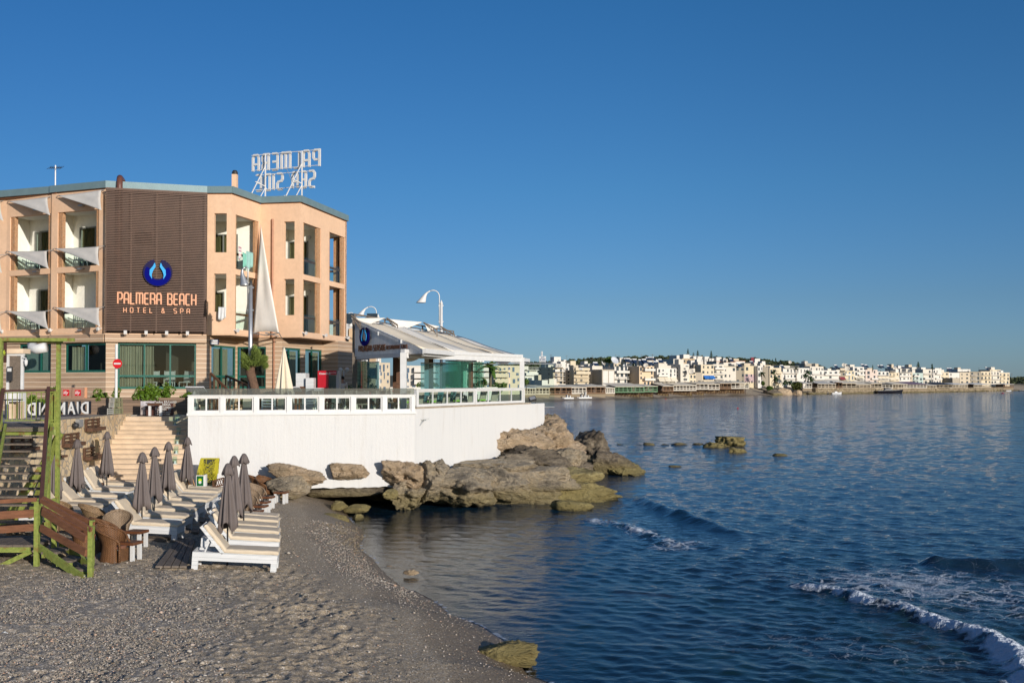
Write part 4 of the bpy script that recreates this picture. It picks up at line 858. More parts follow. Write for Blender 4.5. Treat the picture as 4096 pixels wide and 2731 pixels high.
# roof things
def roofsign():
    L=P(1010,690,d=55.4); Rr=P(1275,690,d=54.0); c=(L+Rr)/2; root=thing('rooftop_sign','white framed rooftop lettering seen mirrored from behind above the hotel corner','sign',(c.x,c.y,ZT+.4))
    d=(Rr-L).xy.normalized(); W=(Rr-L).length; n=Vector((-d.y,d.x))
    for s,u0,u1,zb,zt in [('PALMERA',.0,1.,17.08,17.98),('SEA SIDE',.06,.93,15.97,16.85)]:
        tot=sum(FONT[ch][0]+.55 for ch in s)-.55; f=W*(u1-u0)/tot; mb=MB(); lettering(mb,s,zt-zb,f,.115,.11,.55,True); place(mb,(L.x+d.x*W*u0,L.y+d.y*W*u0,zb),d); mb.build('lettering',m_white,root,world=True)
    mb=MB()
    for z in (17.1,17.95,16.0,16.82): 
        u0,u1=(0,1) if z>16.9 else (.06,.93); a=L.xy+d*W*u0-n*.1; b=L.xy+d*W*u1-n*.1; mb.beam((*a,z),(*b,z),.03)
    for u in (.22,.77):
        p=L.xy+d*W*u-n*.13; mb.beam((*p,ZT+.3),(*p,17.95),.065); q=p-n*1.25-d*.35; mb.beam((*q,ZT+.3),(*p,17.3),.045); q2=p-n*.6-d*.2; mb.beam((*q2,ZT+.3),(*p,16.1),.04)
        mb.beam((*q,ZT+.55),(*p,ZT+.4),.045); q3=q.lerp(p,.45); mb.beam((*q3,ZT+1.55),(*p,ZT+1.4),.045)
    mb.build('sign_frame',m_white,root,world=True)
    mb=MB(); a=L.xy+d*W*.55-n*.2; b=L.xy+d*W*.72-n*.2; mb.tube([(*a,17.05),(*(a*.6+b*.4),16.4),(*b,15.9)],.012,5); mb.build('cable',m_steel,root,world=True)
roofsign()
def at_roof(px,d,z): return Vector((X(px,d),d,z))
q=at_roof(935,53,ZT+.3); rt=thing('chimney','square salmon roof chimney with a dark round cowl','chimney',tuple(q)); mb=MB(); mb.box(q.x-.13,q.x+.13,q.y-.15,q.y+.15,ZT,16.4); mb.build('shaft',m_salmon,rt,world=True)
mb=MB(); mb.lathe([(.12,16.4),(.16,16.44),(.16,16.52),(.1,16.62),(.0,16.64)],(q.x,q.y,0),12); mb.build('cowl',m_dark,rt,world=True,smooth=True)
q=on(A4,S1,478,757,.22); mb=MB(); mb.tube([(q.x,q.y,ZB+.3),(q.x,q.y,14.9),(q.x-.02,q.y+.06,15.2),(q.x-.1,q.y+.3,15.36),(q.x-.15,q.y+.6,15.34),(q.x-.15,q.y+.9,15.15)],.15,14); tag(mb.build('exhaust_duct',M('brown_duct',(.12,.05,.035),.4,.1),smooth=True),'fat brown exhaust duct rising behind the slatted screen and bending over the roof edge','duct')
q=at_roof(214,53,ZT); an_=thing('tv_antenna','white mast with cross-shaped television antenna at the left end of the hotel roof','antenna',tuple(q)); mb=MB(); mb.tube([q,q+Vector((0,0,2.15))],.035,6); mb.build('mast',m_white,an_,world=True)
mb=MB(); t=q+Vector((0,0,2.0)); mb.beam(t+Vector((-.35,.1,.05)),t+Vector((.4,-.1,0)),.03)
for k in range(7): u=-.33+.11*k; mb.beam(t+Vector((u,.28,.16)),t+Vector((u,-.28,-.12)),.015)
mb.build('aerial',m_dark,an_,world=True)
q=at_roof(355,55,ZT+1.0); mb=MB(); mb.lathe([(0,0),(.25,.04),(.42,.14)],(0,0,0),16); mb.xform(Matrix.Translation(q)@Matrix.Rotation(R(-65),4,'Y')); tag(mb.build('satellite_dish',m_white,smooth=True,thick=.02),'white satellite dish seen edge-on on the hotel roof left of the duct','satellite dish')
q=at_roof(640,54,ZT); mb=MB(); mb.box(q.x-.9,q.x+.9,q.y-1,q.y+1,ZT-.02,15.68); tag(mb.build('roof_hatch',m_salmon),'low salmon box on the hotel roof above the slatted screen','roof structure')
for px,l in ((806,'small twin vent pipe on the roof right of the slatted screen'),(585,'small dark roof ventilator above the slatted screen')):
    q=at_roof(px,52,ZT); mb=MB(); mb.tube([q,q+Vector((0,0,.75))],.04,6); mb.tube([q+Vector((-.03,0,.72)),q+Vector((.12,0,.72))],.06,8); tag(mb.build('roof_vent',m_steel),l,'vent')
# balcony chairs and a towel
def slat_chair(mat):
    t=thing('balcony_chair','chair','chair'); mb=MB(); mb.box(-.24,.24,-.24,.24,.42,.46); mb.build('seat',mat,t)
    mb=MB()
    for i in range(5): mb.beam((-.2+.1*i,.25,.46),(-.2+.1*i,.3,.88),.035,.02)
    mb.beam((-.24,.3,.88),(.24,.3,.88),.05); mb.build('backrest',mat,t)
    for x in (-1,1):
        for y in (-1,1): mb=MB(); mb.beam((.22*x,.22*y,.42),(.26*x,.26*y,0),.03); mb.build('leg',mat,t)
    return t
bn={1:'second bay from the slatted screen',2:'bay nearest the slatted screen',3:'corner bay right of the slatted screen',4:'right wing front balcony',5:'right wing end balcony'}
bc=None
for bi,fi,p,z,d in chairs_at:
    lab='white garden chair on the %s balcony of the %s'%('upper' if fi else 'lower',bn[bi]); rz=math.atan2(d.y,d.x)+R(200)
    if bc is None: bc=slat_chair(m_white); o=bc; o.location=(p.x,p.y,z); o.rotation_euler=(0,0,rz); o['label']=lab
    else: o=dup(bc,(p.x,p.y,z),rz,lab)
    o['group']='white chairs on the hotel balconies'
def towel(p0,p1,drop,mat,label,out):
    a=Vector(p0);b=Vector(p1); mb=MB(); n=10; o_=Vector((*out,0))
    def q(i_,j_): u=i_/n; v=j_/5; w_=.02*math.sin(u*14+v*2)*(.4+v); r_=a.lerp(b,u)+o_*(.03+w_)+Vector((0,0,-drop*v*(1+.12*math.sin(u*5)))); return tuple(r_)
    mb.grid(q,n,5)
    return tag(mb.build('towel',mat,smooth=True,thick=.01),label,'towel')
n3=Vector((-d2.y,d2.x))
def op4(s,z): q=Bc+d2*(o4[0][0]+s)-n3*.03; return (q.x,q.y,z)
m_aqua=M('aqua_towel',(.28,.5,.46),.9,.06); m_st=boards('striped_towel',[(.7,.7,.68),(.05,.12,.35),(.45,.03,.03),(.7,.7,.68)],.085,2,.0,.9)
towel(op4(.95,12.08),op4(1.65,12.06),.85,m_aqua,'pale turquoise towel over the upper balcony rail of the corner bay',(-n3.x,-n3.y))
towel(op4(.60,11.98),op4(.98,11.9),.7,M('mint_towel',(.2,.5,.4),.9,.1),'second green towel half hidden left of the turquoise one',(-n3.x,-n3.y))
towel(op4(.18,12.22),op4(.45,12.2),.62,m_st,'striped beach towel hanging left of the turquoise one',(-n3.x,-n3.y))
q=P(874,1228,d=49.7); q2=P(905,1229,d=49.7); towel((q.x,q.y,q.z),(q2.x,q2.y,q2.z),.6,m_white,'white towel hanging from the sill of the lower small window',(0,-1))
# small shop sign box
q=P(858,1368,d=50.0); sb=thing('projecting_sign','small white light box with oval ice cream emblem on the cladding','sign',tuple(q)); mb=MB(); mb.box(q.x-.2,q.x+.2,q.y-.06,q.y+.06,q.z-.13,q.z+.13); mb.build('sign_box',M('dark_blue',(.02,.03,.1),.4,.1),sb,world=True)
mb=MB(); mb.box(q.x-.175,q.x+.175,q.y-.066,q.y-.06,q.z-.105,q.z+.105); mb.build('sign_face',m_white,sb,world=True)
t=text_mb('Häagen-Dazs',.065,.002,.0008); place(t,(q.x-.165,q.y-.07,q.z-.015),(1,0)); t.build('lettering',M('maroon_ink',(.1,.01,.03),.5,.05),sb,world=True)
# pale apartment houses behind the hotel's right end
def back_apartment():
    d=75.; a=X(1345,d); b=X(1470,d); root=thing('apartment_building','white apartment block with long balconies between hotel and pavilion','building',((a+b)/2,d,ST)); mb=MB(); mb.box(a,X(1405,d),d,d+10,ST-.2,10.4); mb.build('wall',plaster('pale_wall',(.5,.48,.45),.1),root,world=True)
    mb=MB(); mb.box(X(1407,d),b-.6,d-1.4,d+9,ST-.2,9.3); mb.build('wall',plaster('peach_wall',(.6,.42,.26),.1),root,world=True)
    for z in (4.6,6.6,8.7):
        mb=MB(); mb.box(a-1,X(1402,d),d-1.3,d-.05,z,z+.95); mb.build('balcony',m_white,root,world=True)
        for k in range(2): x=a+.6+k*1.7; mb=MB(); mb.box(x,x+.8,d-.04,d+.01,z+1.0,z+1.8); mb.build('window',M('dark_window',(.03,.045,.06),.15,.2),root,world=True)
back_apartment()
# ================================================================ promenade, stone wall, stairs, terrace
m_pave=M('pavement',(.36,.32,.27),.85,.15,2,.3,25)
m_trav=M('travertine',(.62,.48,.34),.7,.16,1.6,.25,22,stretch=(1,1,2),rnd=.12)
m_stonewall=stonework('stone_masonry',[(.48,.36,.22),(.62,.48,.30),(.68,.56,.38),(.44,.30,.17)],(.30,.26,.21),3.1,.055)
WP=[Vector((-16.55,43.3)),Vector((-16.05,38)),Vector((-16.1,33)),Vector((-16.6,28)),Vector((-18,22))]
TL=V2(P(752,1665,d=39.5)); TM=V2(P(1660,1640,d=41.9)); TR=V2(P(2178,1612,d=53.2)); TB=TL+Vector((-.72,3.2))
TRb=TR+Vector((-1.2,3.5))
# promenade sheet
mb=MB(); poly=[(WP[4].x-.2,WP[4].y),(WP[3].x-.2,WP[3].y),(WP[2].x-.2,WP[2].y),(WP[1].x-.2,WP[1].y),(WP[0].x-.2,WP[0].y),(-16.4,43.62),(-13.9,43.4),(*(TB),),(-14.2,46.5),(-10.0,47.5),(-4.7,46),(-1.5,62),(-5,95),(-60,95),(-60,20)]
mb.prism(poly,2.5,ST); tag(mb.build('promenade',m_pave),kind='structure')
# retaining stone wall (faces the beach)
sw=MB()
for a,b in zip(WP[::-1][:-1],WP[::-1][1:]): 
    d=(b-a).normalized(); n=Vector((-d.y,d.x)); N=8
    sw.hexa([(*a,.2),(*b,.2),(*(b+n*.4),.2),(*(a+n*.4),.2),(*a,3.97),(*b,3.97),(*(b+n*.4),3.97),(*(a+n*.4),3.97)])
stw=tag(sw.build('stone_wall',m_stonewall),'tall irregular tan stone retaining wall left of the beach stairs','wall')
# stairs
stp=thing('stone_stairs','wide pale travertine staircase climbing from the beach to the promenade','stairs',(-14.5,38,1.2))
N=15; zt=ST-.03; rise=.172; TLs=Vector((-16.45,42.4)); TRs=Vector((-13.7,42.15)); BLs=Vector((-15.95,36.9)); BRs=Vector((-12.15,36.9))
for i in range(N):
    f0=i/N; a=TLs.lerp(BLs,f0); b=TRs.lerp(BRs,f0); a2=TLs.lerp(BLs,(i+1)/N); b2=TRs.lerp(BRs,(i+1)/N); z1=zt-rise*(i+1)+rise*1.0-rise; z1=zt-rise*(i+1)
    mb=MB(); mb.hexa([(*a2,z1-1.2),(*b2,z1-1.2),(*b,z1-1.2),(*a,z1-1.2),(*a2,z1-.035),(*b2,z1-.035),(*b,z1-.035),(*a,z1-.035)])
    e=Vector((0,-.035)); mb.hexa([(*(a2+e),z1-.035),(*(b2+e),z1-.035),(*b,z1-.035),(*a,z1-.035),(*(a2+e),z1),(*(b2+e),z1),(*b,z1),(*a,z1)])
    mb.build('step',m_trav,stp,world=True)
mb=MB(); mb.hexa([(*TLs,zt-1.2),(*TRs,zt-1.2),(*(TRs+Vector((0,1.2))),zt-1.2),(*(TLs+Vector((0,1.2))),zt-1.2),(*TLs,zt),(*TRs,zt),(*(TRs+Vector((0,1.2))),zt),(*(TLs+Vector((0,1.2))),zt)]); mb.build('landing',m_trav,stp,world=True)
# glass candle lanterns down the stairs
lan=None
for i,(px,st_) in enumerate([(712,0.2),(702,1.5),(716,3.6),(711,5.6),(707,7.6),(702,9.7)]):
    k=int(st_); f=(k+.6)/N; a=TLs.lerp(BLs,f); b=TRs.lerp(BRs,f); y=a.y; z=zt-rise*(k+1); x=X(px,y)
    if lan is None:
        lan=thing('glass_lantern','x','lantern'); mb=MB(); mb.lathe([(.085,0.02),(.085,.3)],(0,0,0),14); mb.build('glass_cylinder',m_glass,lan,smooth=True,thick=.008); mb=MB(); mb.tube([(0,0,0),(0,0,.02)],.09,14); mb.tube([(0,0,.02),(0,0,.12)],.04,10); mb.build('candle',m_white,lan); o=lan; o.location=(x,y,z)
    else: o=dup(lan,(x,y,z))
    o['label']='clear glass candle lantern at the right side of the stairs, %s from the top'%['first','second','third','fourth','fifth','sixth'][i]; o['group']='glass candle lanterns on the stairs'
# white terrace wall
m,nt=newmat('whitewashed_concrete'); g=nd(nt,'NewGeometry'); pos=g.outputs['Position']
mp=nd(nt,'Mapping',{0:pos,3:(11,11,.35)}); n1=nd(nt,'TexNoise',{'Vector':mp.outputs[0],'Scale':1.,'Detail':5,'Roughness':.65}); n2=nd(nt,'TexNoise',{'Vector':pos,'Scale':1.0,'Detail':8,'Roughness':.7}); n3=nd(nt,'TexNoise',{'Vector':pos,'Scale':9,'Detail':6,'Roughness':.8})
c=ramp(nt,n1.outputs[0],[(.22,(.53,.53,.53)),(.45,(.58,.578,.575)),(.8,(.60,.595,.585))])
spz=nd(nt,'SeparateXYZ',{0:pos}); low=nd(nt,'MapRange',{0:spz.outputs[2],1:2.1,2:.7,3:0,4:1}); 
chip=mth(nt,'GREATER_THAN',mth(nt,'ADD',mth(nt,'MULTIPLY',n2.outputs[0],n3.outputs[0]),mth(nt,'MULTIPLY',low.outputs[0],.06)),.43); c=mixc(nt,mth(nt,'MULTIPLY',chip,.75),c,(.34,.26,.19)); n5=nd(nt,'TexNoise',{'Vector':nd(nt,'Mapping',{0:pos,3:(2.2,2.2,.35)}).outputs[0],'Scale':1,'Detail':7,'Roughness':.7}); st5=nd(nt,'MapRange',{0:n5.outputs[0],1:.56,2:.74}); c=mixc(nt,mth(nt,'MULTIPLY',st5.outputs[0],.35),c,(.40,.36,.31))
seam=nd(nt,'Mapping',{0:pos,3:(.62,.62,.0)}); vs=nd(nt,'TexVoronoi',{'Vector':seam.outputs[0],'Scale':1.},feature='DISTANCE_TO_EDGE'); sk=mth(nt,'LESS_THAN',vs.outputs[0],.007); c=mixc(nt,mth(nt,'MULTIPLY',mth(nt,'MULTIPLY',sk,.0),n3.outputs[0]),c,(.3,.2,.14))
h=mth(nt,'ADD',mth(nt,'MULTIPLY',n1.outputs[0],.22),mth(nt,'MULTIPLY',n3.outputs[0],.4)); bp=nd(nt,'Bump',{'Strength':.55,'Distance':.06,'Height':h}); finish(nt,bsdf(nt,c,.75,0,.2,bp.outputs[0])); m_wash=m
wl=thing('terrace_wall','long whitewashed concrete sea wall carrying the terrace','wall',(-6,42,1))
# front panels as one thickness with cut lower edge following rock (section one)
def wallstrip(name,A,B,zt,bot,th,seg,parent):
    A=V2(A);B=V2(B);d=(B-A).normalized();n=Vector((-d.y,d.x)); L=(B-A).length; mb=MB(); k=seg; vs=[]
    for i in range(k+1):
        t=i/k; p=A.lerp(B,t); zb=bot(t); q=p+n*th
        vs+=[(*p,zb),(*p,zt),(*q,zt),(*q,zb)]
    fs=[]
    for i in range(k):
        a=i*4;b=a+4; fs+=[(a,b,b+1,a+1),(a+1,b+1,b+2,a+2),(a+2,b+2,b+3,a+3),(a+3,b+3,b,a)]
    fs+=[(0,1,2,3),(k*4+3,k*4+2,k*4+1,k*4)]; mb.add(vs,fs); return mb.build(name,m_wash,parent,world=True)
wallstrip('wall_section',TL,TM,3.98,lambda t:(.2 if t<.45 else .98-.1*(t-.6)+.06*noise.noise(Vector((t*25,0,0)))) if t<.93 else .9,.5,60,wl)
wallstrip('wall_section',TM+Vector((.003,.0)),TR,4.2,lambda t:.3,.5,10,wl)
wallstrip('wall_section',TR,TRb,4.2,lambda t:.3,.5,4,wl)
wallstrip('wall_section',TB,TL,3.98,lambda t:.2,.45,4,wl)
mb=MB(); mb.wallbox(TL-Vector((.05,0)),TM+Vector((.05,.0)),.45,3.98,4.08,-.06); mb.build('coping',m_white,wl,world=True)
mb=MB(); d=(TR-TM).normalized(); mb.wallbox(TM+d*.05,TR-d*1.7,.3,4.2,4.26,-.04); mb.build('coping',M('dirty_edge',(.33,.27,.2),.8,.3),wl,world=True)
mb=MB(); mb.prism([TL+Vector((.1,.4)),TM+Vector((0,.45)),TR+Vector((-.5,-.2)),TRb+Vector((-.5,0)),(-4,70),(-11,64),(-13.5,46.4),TB+Vector((.3,0))],3.2,3.93); tag(mb.build('terrace_floor',M('terrace_tiles',(.34,.32,.30),.7,.15,2,.2,20)),kind='structure')
# rail of framed panels
def panelrail(A,B,z0,z1,nb,parent,glass=True,post=.16,sub=2,first=True):
    A=V2(A);B=V2(B);L=(B-A).length;d=(B-A)/L; mb=MB()
    mb.wallbox(A,B,.12,z1-.09,z1-.035,.0); mb.wallbox(A-d*.02,B+d*.02,.18,z1-.035,z1,-.03); mb.wallbox(A,B,.10,z0,z0+.06,.01)
    for i in range(nb+1):
        c_=A+d*(L*i/nb); c_=c_+d*(post/2 if i==0 else -post/2 if i==nb else 0); mb.wallbox(c_-d*post/2,c_+d*post/2,.16,z0,z1-.09,-.02)
    for i in range(nb):
        a=A+d*(L*i/nb+post*(1 if i==0 else .5)); b=A+d*(L*(i+1)/nb-post*(1 if i==nb-1 else .5)); W=(b-a).length
        mb.wallbox(a,b,.06,z1-.14,z1-.09,.03); mb.wallbox(a,b,.06,z0+.06,z0+.11,.03)
        for q in [0,1]+[k/sub for k in range(1,sub)]:
            c2=a+(b-a)*q; c2=c2+d*(.03 if q==0 else -.03 if q==1 else 0); mb.wallbox(c2-d*.03,c2+d*.03,.055,z0+.11,z1-.14,.033)
    o=mb.build('panel_rail',m_white,parent,world=True); mb=MB(); mb.wallbox(A+d*.05,B-d*.05,.008,z0+.15,z1-.15,.06); mb.build('pane',glassmat('rail_glass',(.86,.93,.9),1.25),o,world=True); return o
rl=thing('terrace_railing','long white framed glass-panel railing along the open terrace edge','railing',(*TL,4.08))
panelrail(TL,TM,4.08,4.80,7,rl); panelrail(TB,TL,4.08,4.80,2,rl)
mb=MB(); mb.wallbox(TL+Vector((.1,.1)),TM+Vector((-.05,.1)),.012,4.8,5.06,.02); mb.build('windscreen',glassmat('grey_glass',(.55,.6,.6),1.4,.15,(.3,.33,.33)),rl,world=True)
TR0=V2(P(2098,1600,d=51.3)); rl2=thing('pavilion_railing','raised white panel railing under the pavilion windows','railing',(*TM,4.26)); panelrail(TM+Vector((.05,.1)),TR0,4.27,5.03,2,rl2,sub=4)
mb=MB(); d=(TR-TM).normalized(); a=Vector((*(TM+d*.15),3.55)); 
a=P(1668,1677,d=42.2); b=P(1715,1675,d=42.5); mb.beam(a,b,.05); mb.beam(P(1676,1710,d=42.25),P(1690,1677,d=42.35),.04); mb.beam(P(1674,1705,d=42.2),P(1700,1677,d=42.4),.04); tag(mb.build('wall_bracket',m_steel),'small grey triangular metal bracket on the sea wall below the railing joint','bracket')
q=P(2130,1600,d=52); fl=thing('floodlight','square floodlight on a stand at the corner of the sea wall','floodlight',(q.x,q.y,4.2)); mb=MB(); mb.box(-.18,.18,-.05,.05,-.13,.13); mb.xform(Matrix.Translation((q.x,q.y,4.46))@Matrix.Rotation(R(-40),4,'X')@Matrix.Rotation(R(-20),4,'Y')); mb.build('housing',m_dark,fl,world=True)
mb=MB(); mb.box(-.15,.15,-.058,-.051,-.1,.1); mb.xform(Matrix.Translation((q.x,q.y,4.46))@Matrix.Rotation(R(-40),4,'X')@Matrix.Rotation(R(-20),4,'Y')); mb.build('lens',m_steel,fl,world=True); mb=MB(); mb.beam((q.x-.16,q.y,4.2),(q.x-.19,q.y,4.46),.025); mb.beam((q.x+.16,q.y,4.2),(q.x+.19,q.y,4.46),.025); mb.build('bracket',m_dark,fl,world=True)
# ---------------------------------------------------------------- seaside pavilion
pv0=V2(P(1614,1500,d=43.0)); pvL=V2(P(1425,1500,d=47.0)); pvR=V2(P(2088,1500,d=51.6)); ZE=6.62
pav=thing('pavilion_restaurant','white glazed seaside restaurant pavilion with sloping beige awning roof','building',(pv0.x,pv0.y+3,3.93))
RTl=P(1419,1282,d=47.0); RTe=P(1694,1402,d=42.4); FRe=P(2112,1440,d=61.0); FRt=P(1830,1347,d=62.5)
def lerp3(a,b,t): return a.lerp(b,t)
m_awn=M('beige_awning',(.82,.71,.54),.85,.07,1.2,.3,5); m_awnw=M('pale_awning',(.80,.75,.66),.8,.06,1.2,.3,5)
ridgeN=RTl; 
def roofpt(u,v,dz=0): # u 0 ridge..1 eave, v 0 near..1 far
    a=RTl.lerp(FRt,v); b=RTe.lerp(FRe,v); q=a.lerp(b,u); return q+Vector((0,0,dz))
bands=[(0,.20,m_awn),(.205,.36,m_awnw),(.365,.63,m_awn),(.635,.80,m_awn),(.805,1.0,m_awnw)]
for i,(v0,v1,mt) in enumerate(bands):
    mb=MB(); n=10
    def q(kk,jj): u=kk/n*.985; v=v0+(v1-v0)*jj/4; return tuple(roofpt(u,v,-.09*math.sin(math.pi*jj/4)+.06+(i%2)*.05+.03*math.sin(3*u*math.pi)))
    mb.grid(q,n,4)
    mb.build('roof_awning',mt,pav,world=True,smooth=True,thick=.03)
mb=MB(); 
for v in (0,.2,.36,.63,.8,1): mb.beam(roofpt(0,v,-.1),roofpt(1,v,-.1),.09)
mb.beam(RTl,FRt,.1); mb.build('rafter',m_white,pav,world=True)
for v in (.2,.36,.63,.8): mb=MB(); mb.beam(roofpt(.05,v,.1),roofpt(.97,v,.06),.1,.05); mb.build('awning_cover',m_awnw,pav,world=True)
mb=MB(); mb.beam(roofpt(1.01,0,-.0),roofpt(1.01,1,-.0),.16,.2); mb.beam(roofpt(.97,.01,-.2),roofpt(.97,.99,-.2),.1,.12); mb.build('eave_fascia',m_white,pav,world=True)
# underside ceiling
mb=MB(); mb.quad(roofpt(.02,.005,-.2),roofpt(.98,.005,-.2),roofpt(.98,.995,-.2),roofpt(.02,.995,-.2)); mb.build('ceiling',m_white,pav,world=True)
# gable
GN=(V2(RTe)-V2(RTl)).normalized(); gn=Vector((GN.y,-GN.x,0)); 
gt=[RTl+Vector((0,0,.08)),RTe+Vector((0,0,.05)),Vector((RTe.x,RTe.y,RTe.z-.1)),Vector((RTl.x,RTl.y,6.52))]
# stepped curve of the roof edge
mb=MB(); up=[];lo=[]
for i in range(13):
    t=i/12; z=RTl.z+.08+(RTe.z+.05-RTl.z-.08)*t; p=RTl.lerp(RTe,t); zb=6.52 if t<.7 else 6.52+(RTe.z-.1-6.52)*(t-.7)/.3*.4; up.append((p.x,p.y,z)); lo.append((p.x,p.y,zb))
mb.grid(lambda i,j:(up if j else lo)[i],12,1)
m_gab=boards('gable_boards',[(.70,.69,.68),(.74,.73,.72)],.22,0,.02,.5,(3,3,.6)); mb.build('gable_panel',m_gab,pav,world=True,thick=.06)
def col(p,zt_,w_=.16,mat=m_white,nm='column',z0=3.93): mb=MB(); mb.box(p.x-w_/2,p.x+w_/2,p.y-w_/2,p.y+w_/2,z0,zt_); return mb.build(nm,mat,pav,world=True)
col(pv0,ZE-.03,.26); col(pvR,ZE-.03,.24); dF=(pvR-pv0).normalized(); dG=(pvL-pv0).normalized()
mb=MB(); mb.wallbox(pv0,pvR,.22,ZE-.03,ZE+.12,-.06); mb.wallbox(pv0+dF*.12,pvR-dF*.12,.14,ZE-.26,ZE-.03,-.02); mb.wallbox(pvL-dG*0,pv0,.22,ZE-.22,ZE-.035,-.04); mb.build('beam',m_white,pav,world=True)
q=V2(RTl)-Vector((.0,-.02)); mb=MB(); mb.box(q.x-.1,q.x+.1,q.y-.1,q.y+.1,3.93,8.3); mb.build('column',m_oldwood,pav,world=True)
BL=pvL+dF*9; BRr=pvR+dF*5
for p in [pvL+dF*3,pvL+dF*6,BL,(pv0+pvL)/2+dF*4,(pv0+pvL)/2+dF*7.5,(pv0+pvL)/2+dF*1.5]: col(p,6.6,.24,m_brown)
for t in (.42,.75): col(pv0.lerp(pvR,t)+Vector((-1.6,1.2)),6.6,.2,m_white)
# glass leaves (folded and open)
def leafglass(A,B,z0=4.0,z1=6.3,nm='glass_panel',mat=None,fr=True):
    mb=MB(); mb.wallbox(A,B,.012,z0,z1); o=mb.build(nm,mat or m_glass,pav,world=True)
    if fr:
        mb=MB(); mb.wallbox(A,B,.03,z0-.05,z0,-.01); mb.build('bottom_rail',m_steel,o,world=True); mb=MB(); mb.wallbox(A,B,.03,z1,z1+.05,-.01); mb.build('top_rail',m_steel,o,world=True)
mgr=glassmat('green_glass',(.74,.90,.85),1.45,.05,(.25,.5,.44))
for k in range(5): a=pv0.lerp(pvR,.44+.022*k)+Vector((.0,.02)); leafglass(a,a+Vector((-.75,.32)),5.05,6.3,mat=mgr)
for k in range(5): a=pv0.lerp(pvR,.58+.014*k); leafglass(a,a+Vector((-.25,.85)),5.05,6.3,mat=mgr)
for k in range(4): a=pvL.lerp(pv0,.02+.035*k); leafglass(a,a+Vector((.35,-.75)),4.0,6.28,mat=mgr)
leafglass(pvL.lerp(pv0,.25),pvL.lerp(pv0,.5),4.0,6.2,mat=glassmat('blue_glass',(.6,.8,.82),1.7,.18,(.25,.42,.45)))
for t in (.12,.24): a=pv0.lerp(pvR,t); leafglass(a+Vector((-.3,3.5)),a+Vector((.9,3.3)),4.0,6.2,mat=glassmat('blue_glass',(.6,.8,.82),1.7,.18,(.25,.42,.45)))
for a,b in [(BL,BL+Vector((2.5,-.2))),(BL+Vector((2.6,-.2)),BL+Vector((5.0,-.5)))]: leafglass(a,b,4.0,6.3)
# lower cloth valances under the ceiling
for t,w_ in ((.04,1.5),(.5,1.6),(.86,1.3)):
    a=pv0.lerp(pvR,t)+Vector((-.9,1.4)); mb=MB(); n=8
    mb.grid(lambda kk,j:(a.x+w_*kk/n,a.y-.2*kk/n,6.55-(0 if j else .32)*math.sin(math.pi*kk/n)),n,1)
    mb.build('valance',m_awnw,pav,world=True)
# spots on gable
for px,py in ((1436,1303),(1515,1334),(1606,1366)):
    t=(px-1419)/(1694-1419); p=RTl.lerp(RTe,t); q=P(px,py,d=p.y-.15); mb=MB(); mb.box(q.x-.04,q.x+.04,q.y-.05,q.y+.1,q.z-.08,q.z+.08); mb.build('spotlight',m_white,pav,world=True)
em=emblem(tuple(on(V2(RTl),V2(RTe),1457,1344,.16)),GN,.46,label='blue open-ring emblem at the left end of the pavilion gable')
ps=thing('pavilion_name_sign','brown restaurant name in thin capitals along the pavilion gable','sign',tuple(P(1530,1390,d=45.3)))
GA=V2(RTl)-Vector((gn.x,gn.y))*(-.0); GB=V2(RTe)
m_lb=M('brown_letter',(.16,.07,.04),.5,.1)
for s,x0,x1,yb,yt,sw_ in [('PALMERA',1434,1485,1405,1385,.045),('SEASIDE',1492,1540,1402,1381,.045),('RESTAURANT,',1545,1601,1397,1383,.028),('CAFE',1605,1628,1393,1379,.032)]:
    sign_line(s,GA,GB,x0,x1,yb,yt,.09,m_lb,ps,'lettering',sw_,depth=.03,wf=.45)
# ridge walkway rail, roof sails with trusses
mb=MB()
for v in np.linspace(0,.95,9): p=roofpt(.0,v); mb.beam(p,p+Vector((0,0,.32)),.07)
mb.beam(roofpt(0,0,.3),roofpt(0,.95,.3),.06); mb.beam(roofpt(0,0,.12),roofpt(0,.95,.12),.05); mb.build('ridge_rail',m_oldwood,pav,world=True)
for i,(pts,l) in enumerate([([(1424,1272,46.9),(1543,1271,50.5),(1455,1310,47.6)],'white roof sail nearest the gable'),([(1553,1275,50.8),(1692,1288,55.0),(1600,1325,51.5)],'white roof sail in the middle of the ridge'),([(1697,1291,55.5),(1760,1306,58.5),(1712,1325,56)],'small white roof sail furthest along the ridge')]):
    sail('roof_sail',l,[P(x,y,d=dd) for x,y,dd in pts],m_sailwhite,'white sails along the pavilion ridge',i,.05)
for i,(x0,y0,x1,y1,dd) in enumerate([(1405,1262,1440,1290,46.6),(1547,1272,1590,1300,50.5),(1694,1290,1748,1318,55),(1763,1306,1818,1338,59)]):
    a=P(x0,y0,d=dd); b=P(x1,y1,d=dd-.2); mb=MB(); mb.tube([a,b],.045,6); c_=b+Vector((-.05,0,-.22)); mb.tube([a,c_],.03,6)
    for k in range(1,7): mb.tube([a.lerp(b,k/7),a.lerp(c_,(k+.5)/7)],.012,4)
    mb.beam(b,b+Vector((0,0,-.5)),.05); tag(mb.build('sail_truss',m_oldwood),'grey lattice arm holding a roof sail, %s from the gable'%['first','second','third','fourth'][i],'truss','lattice arms on the pavilion ridge')
# small sails poking out left of the gable
sail('roof_sail','small white sail tip left of the pavilion gable post',[P(1388,1304,d=52),P(1411,1289,d=52),P(1410,1305,d=52)],m_sailwhite,None,3)
sail('gable_sail','narrow white sail hanging down behind the pavilion gable post',[P(1406,1268,d=47.4),P(1419,1290,d=47.2),P(1418,1345,d=47.3)],m_sailwhite,None,4)
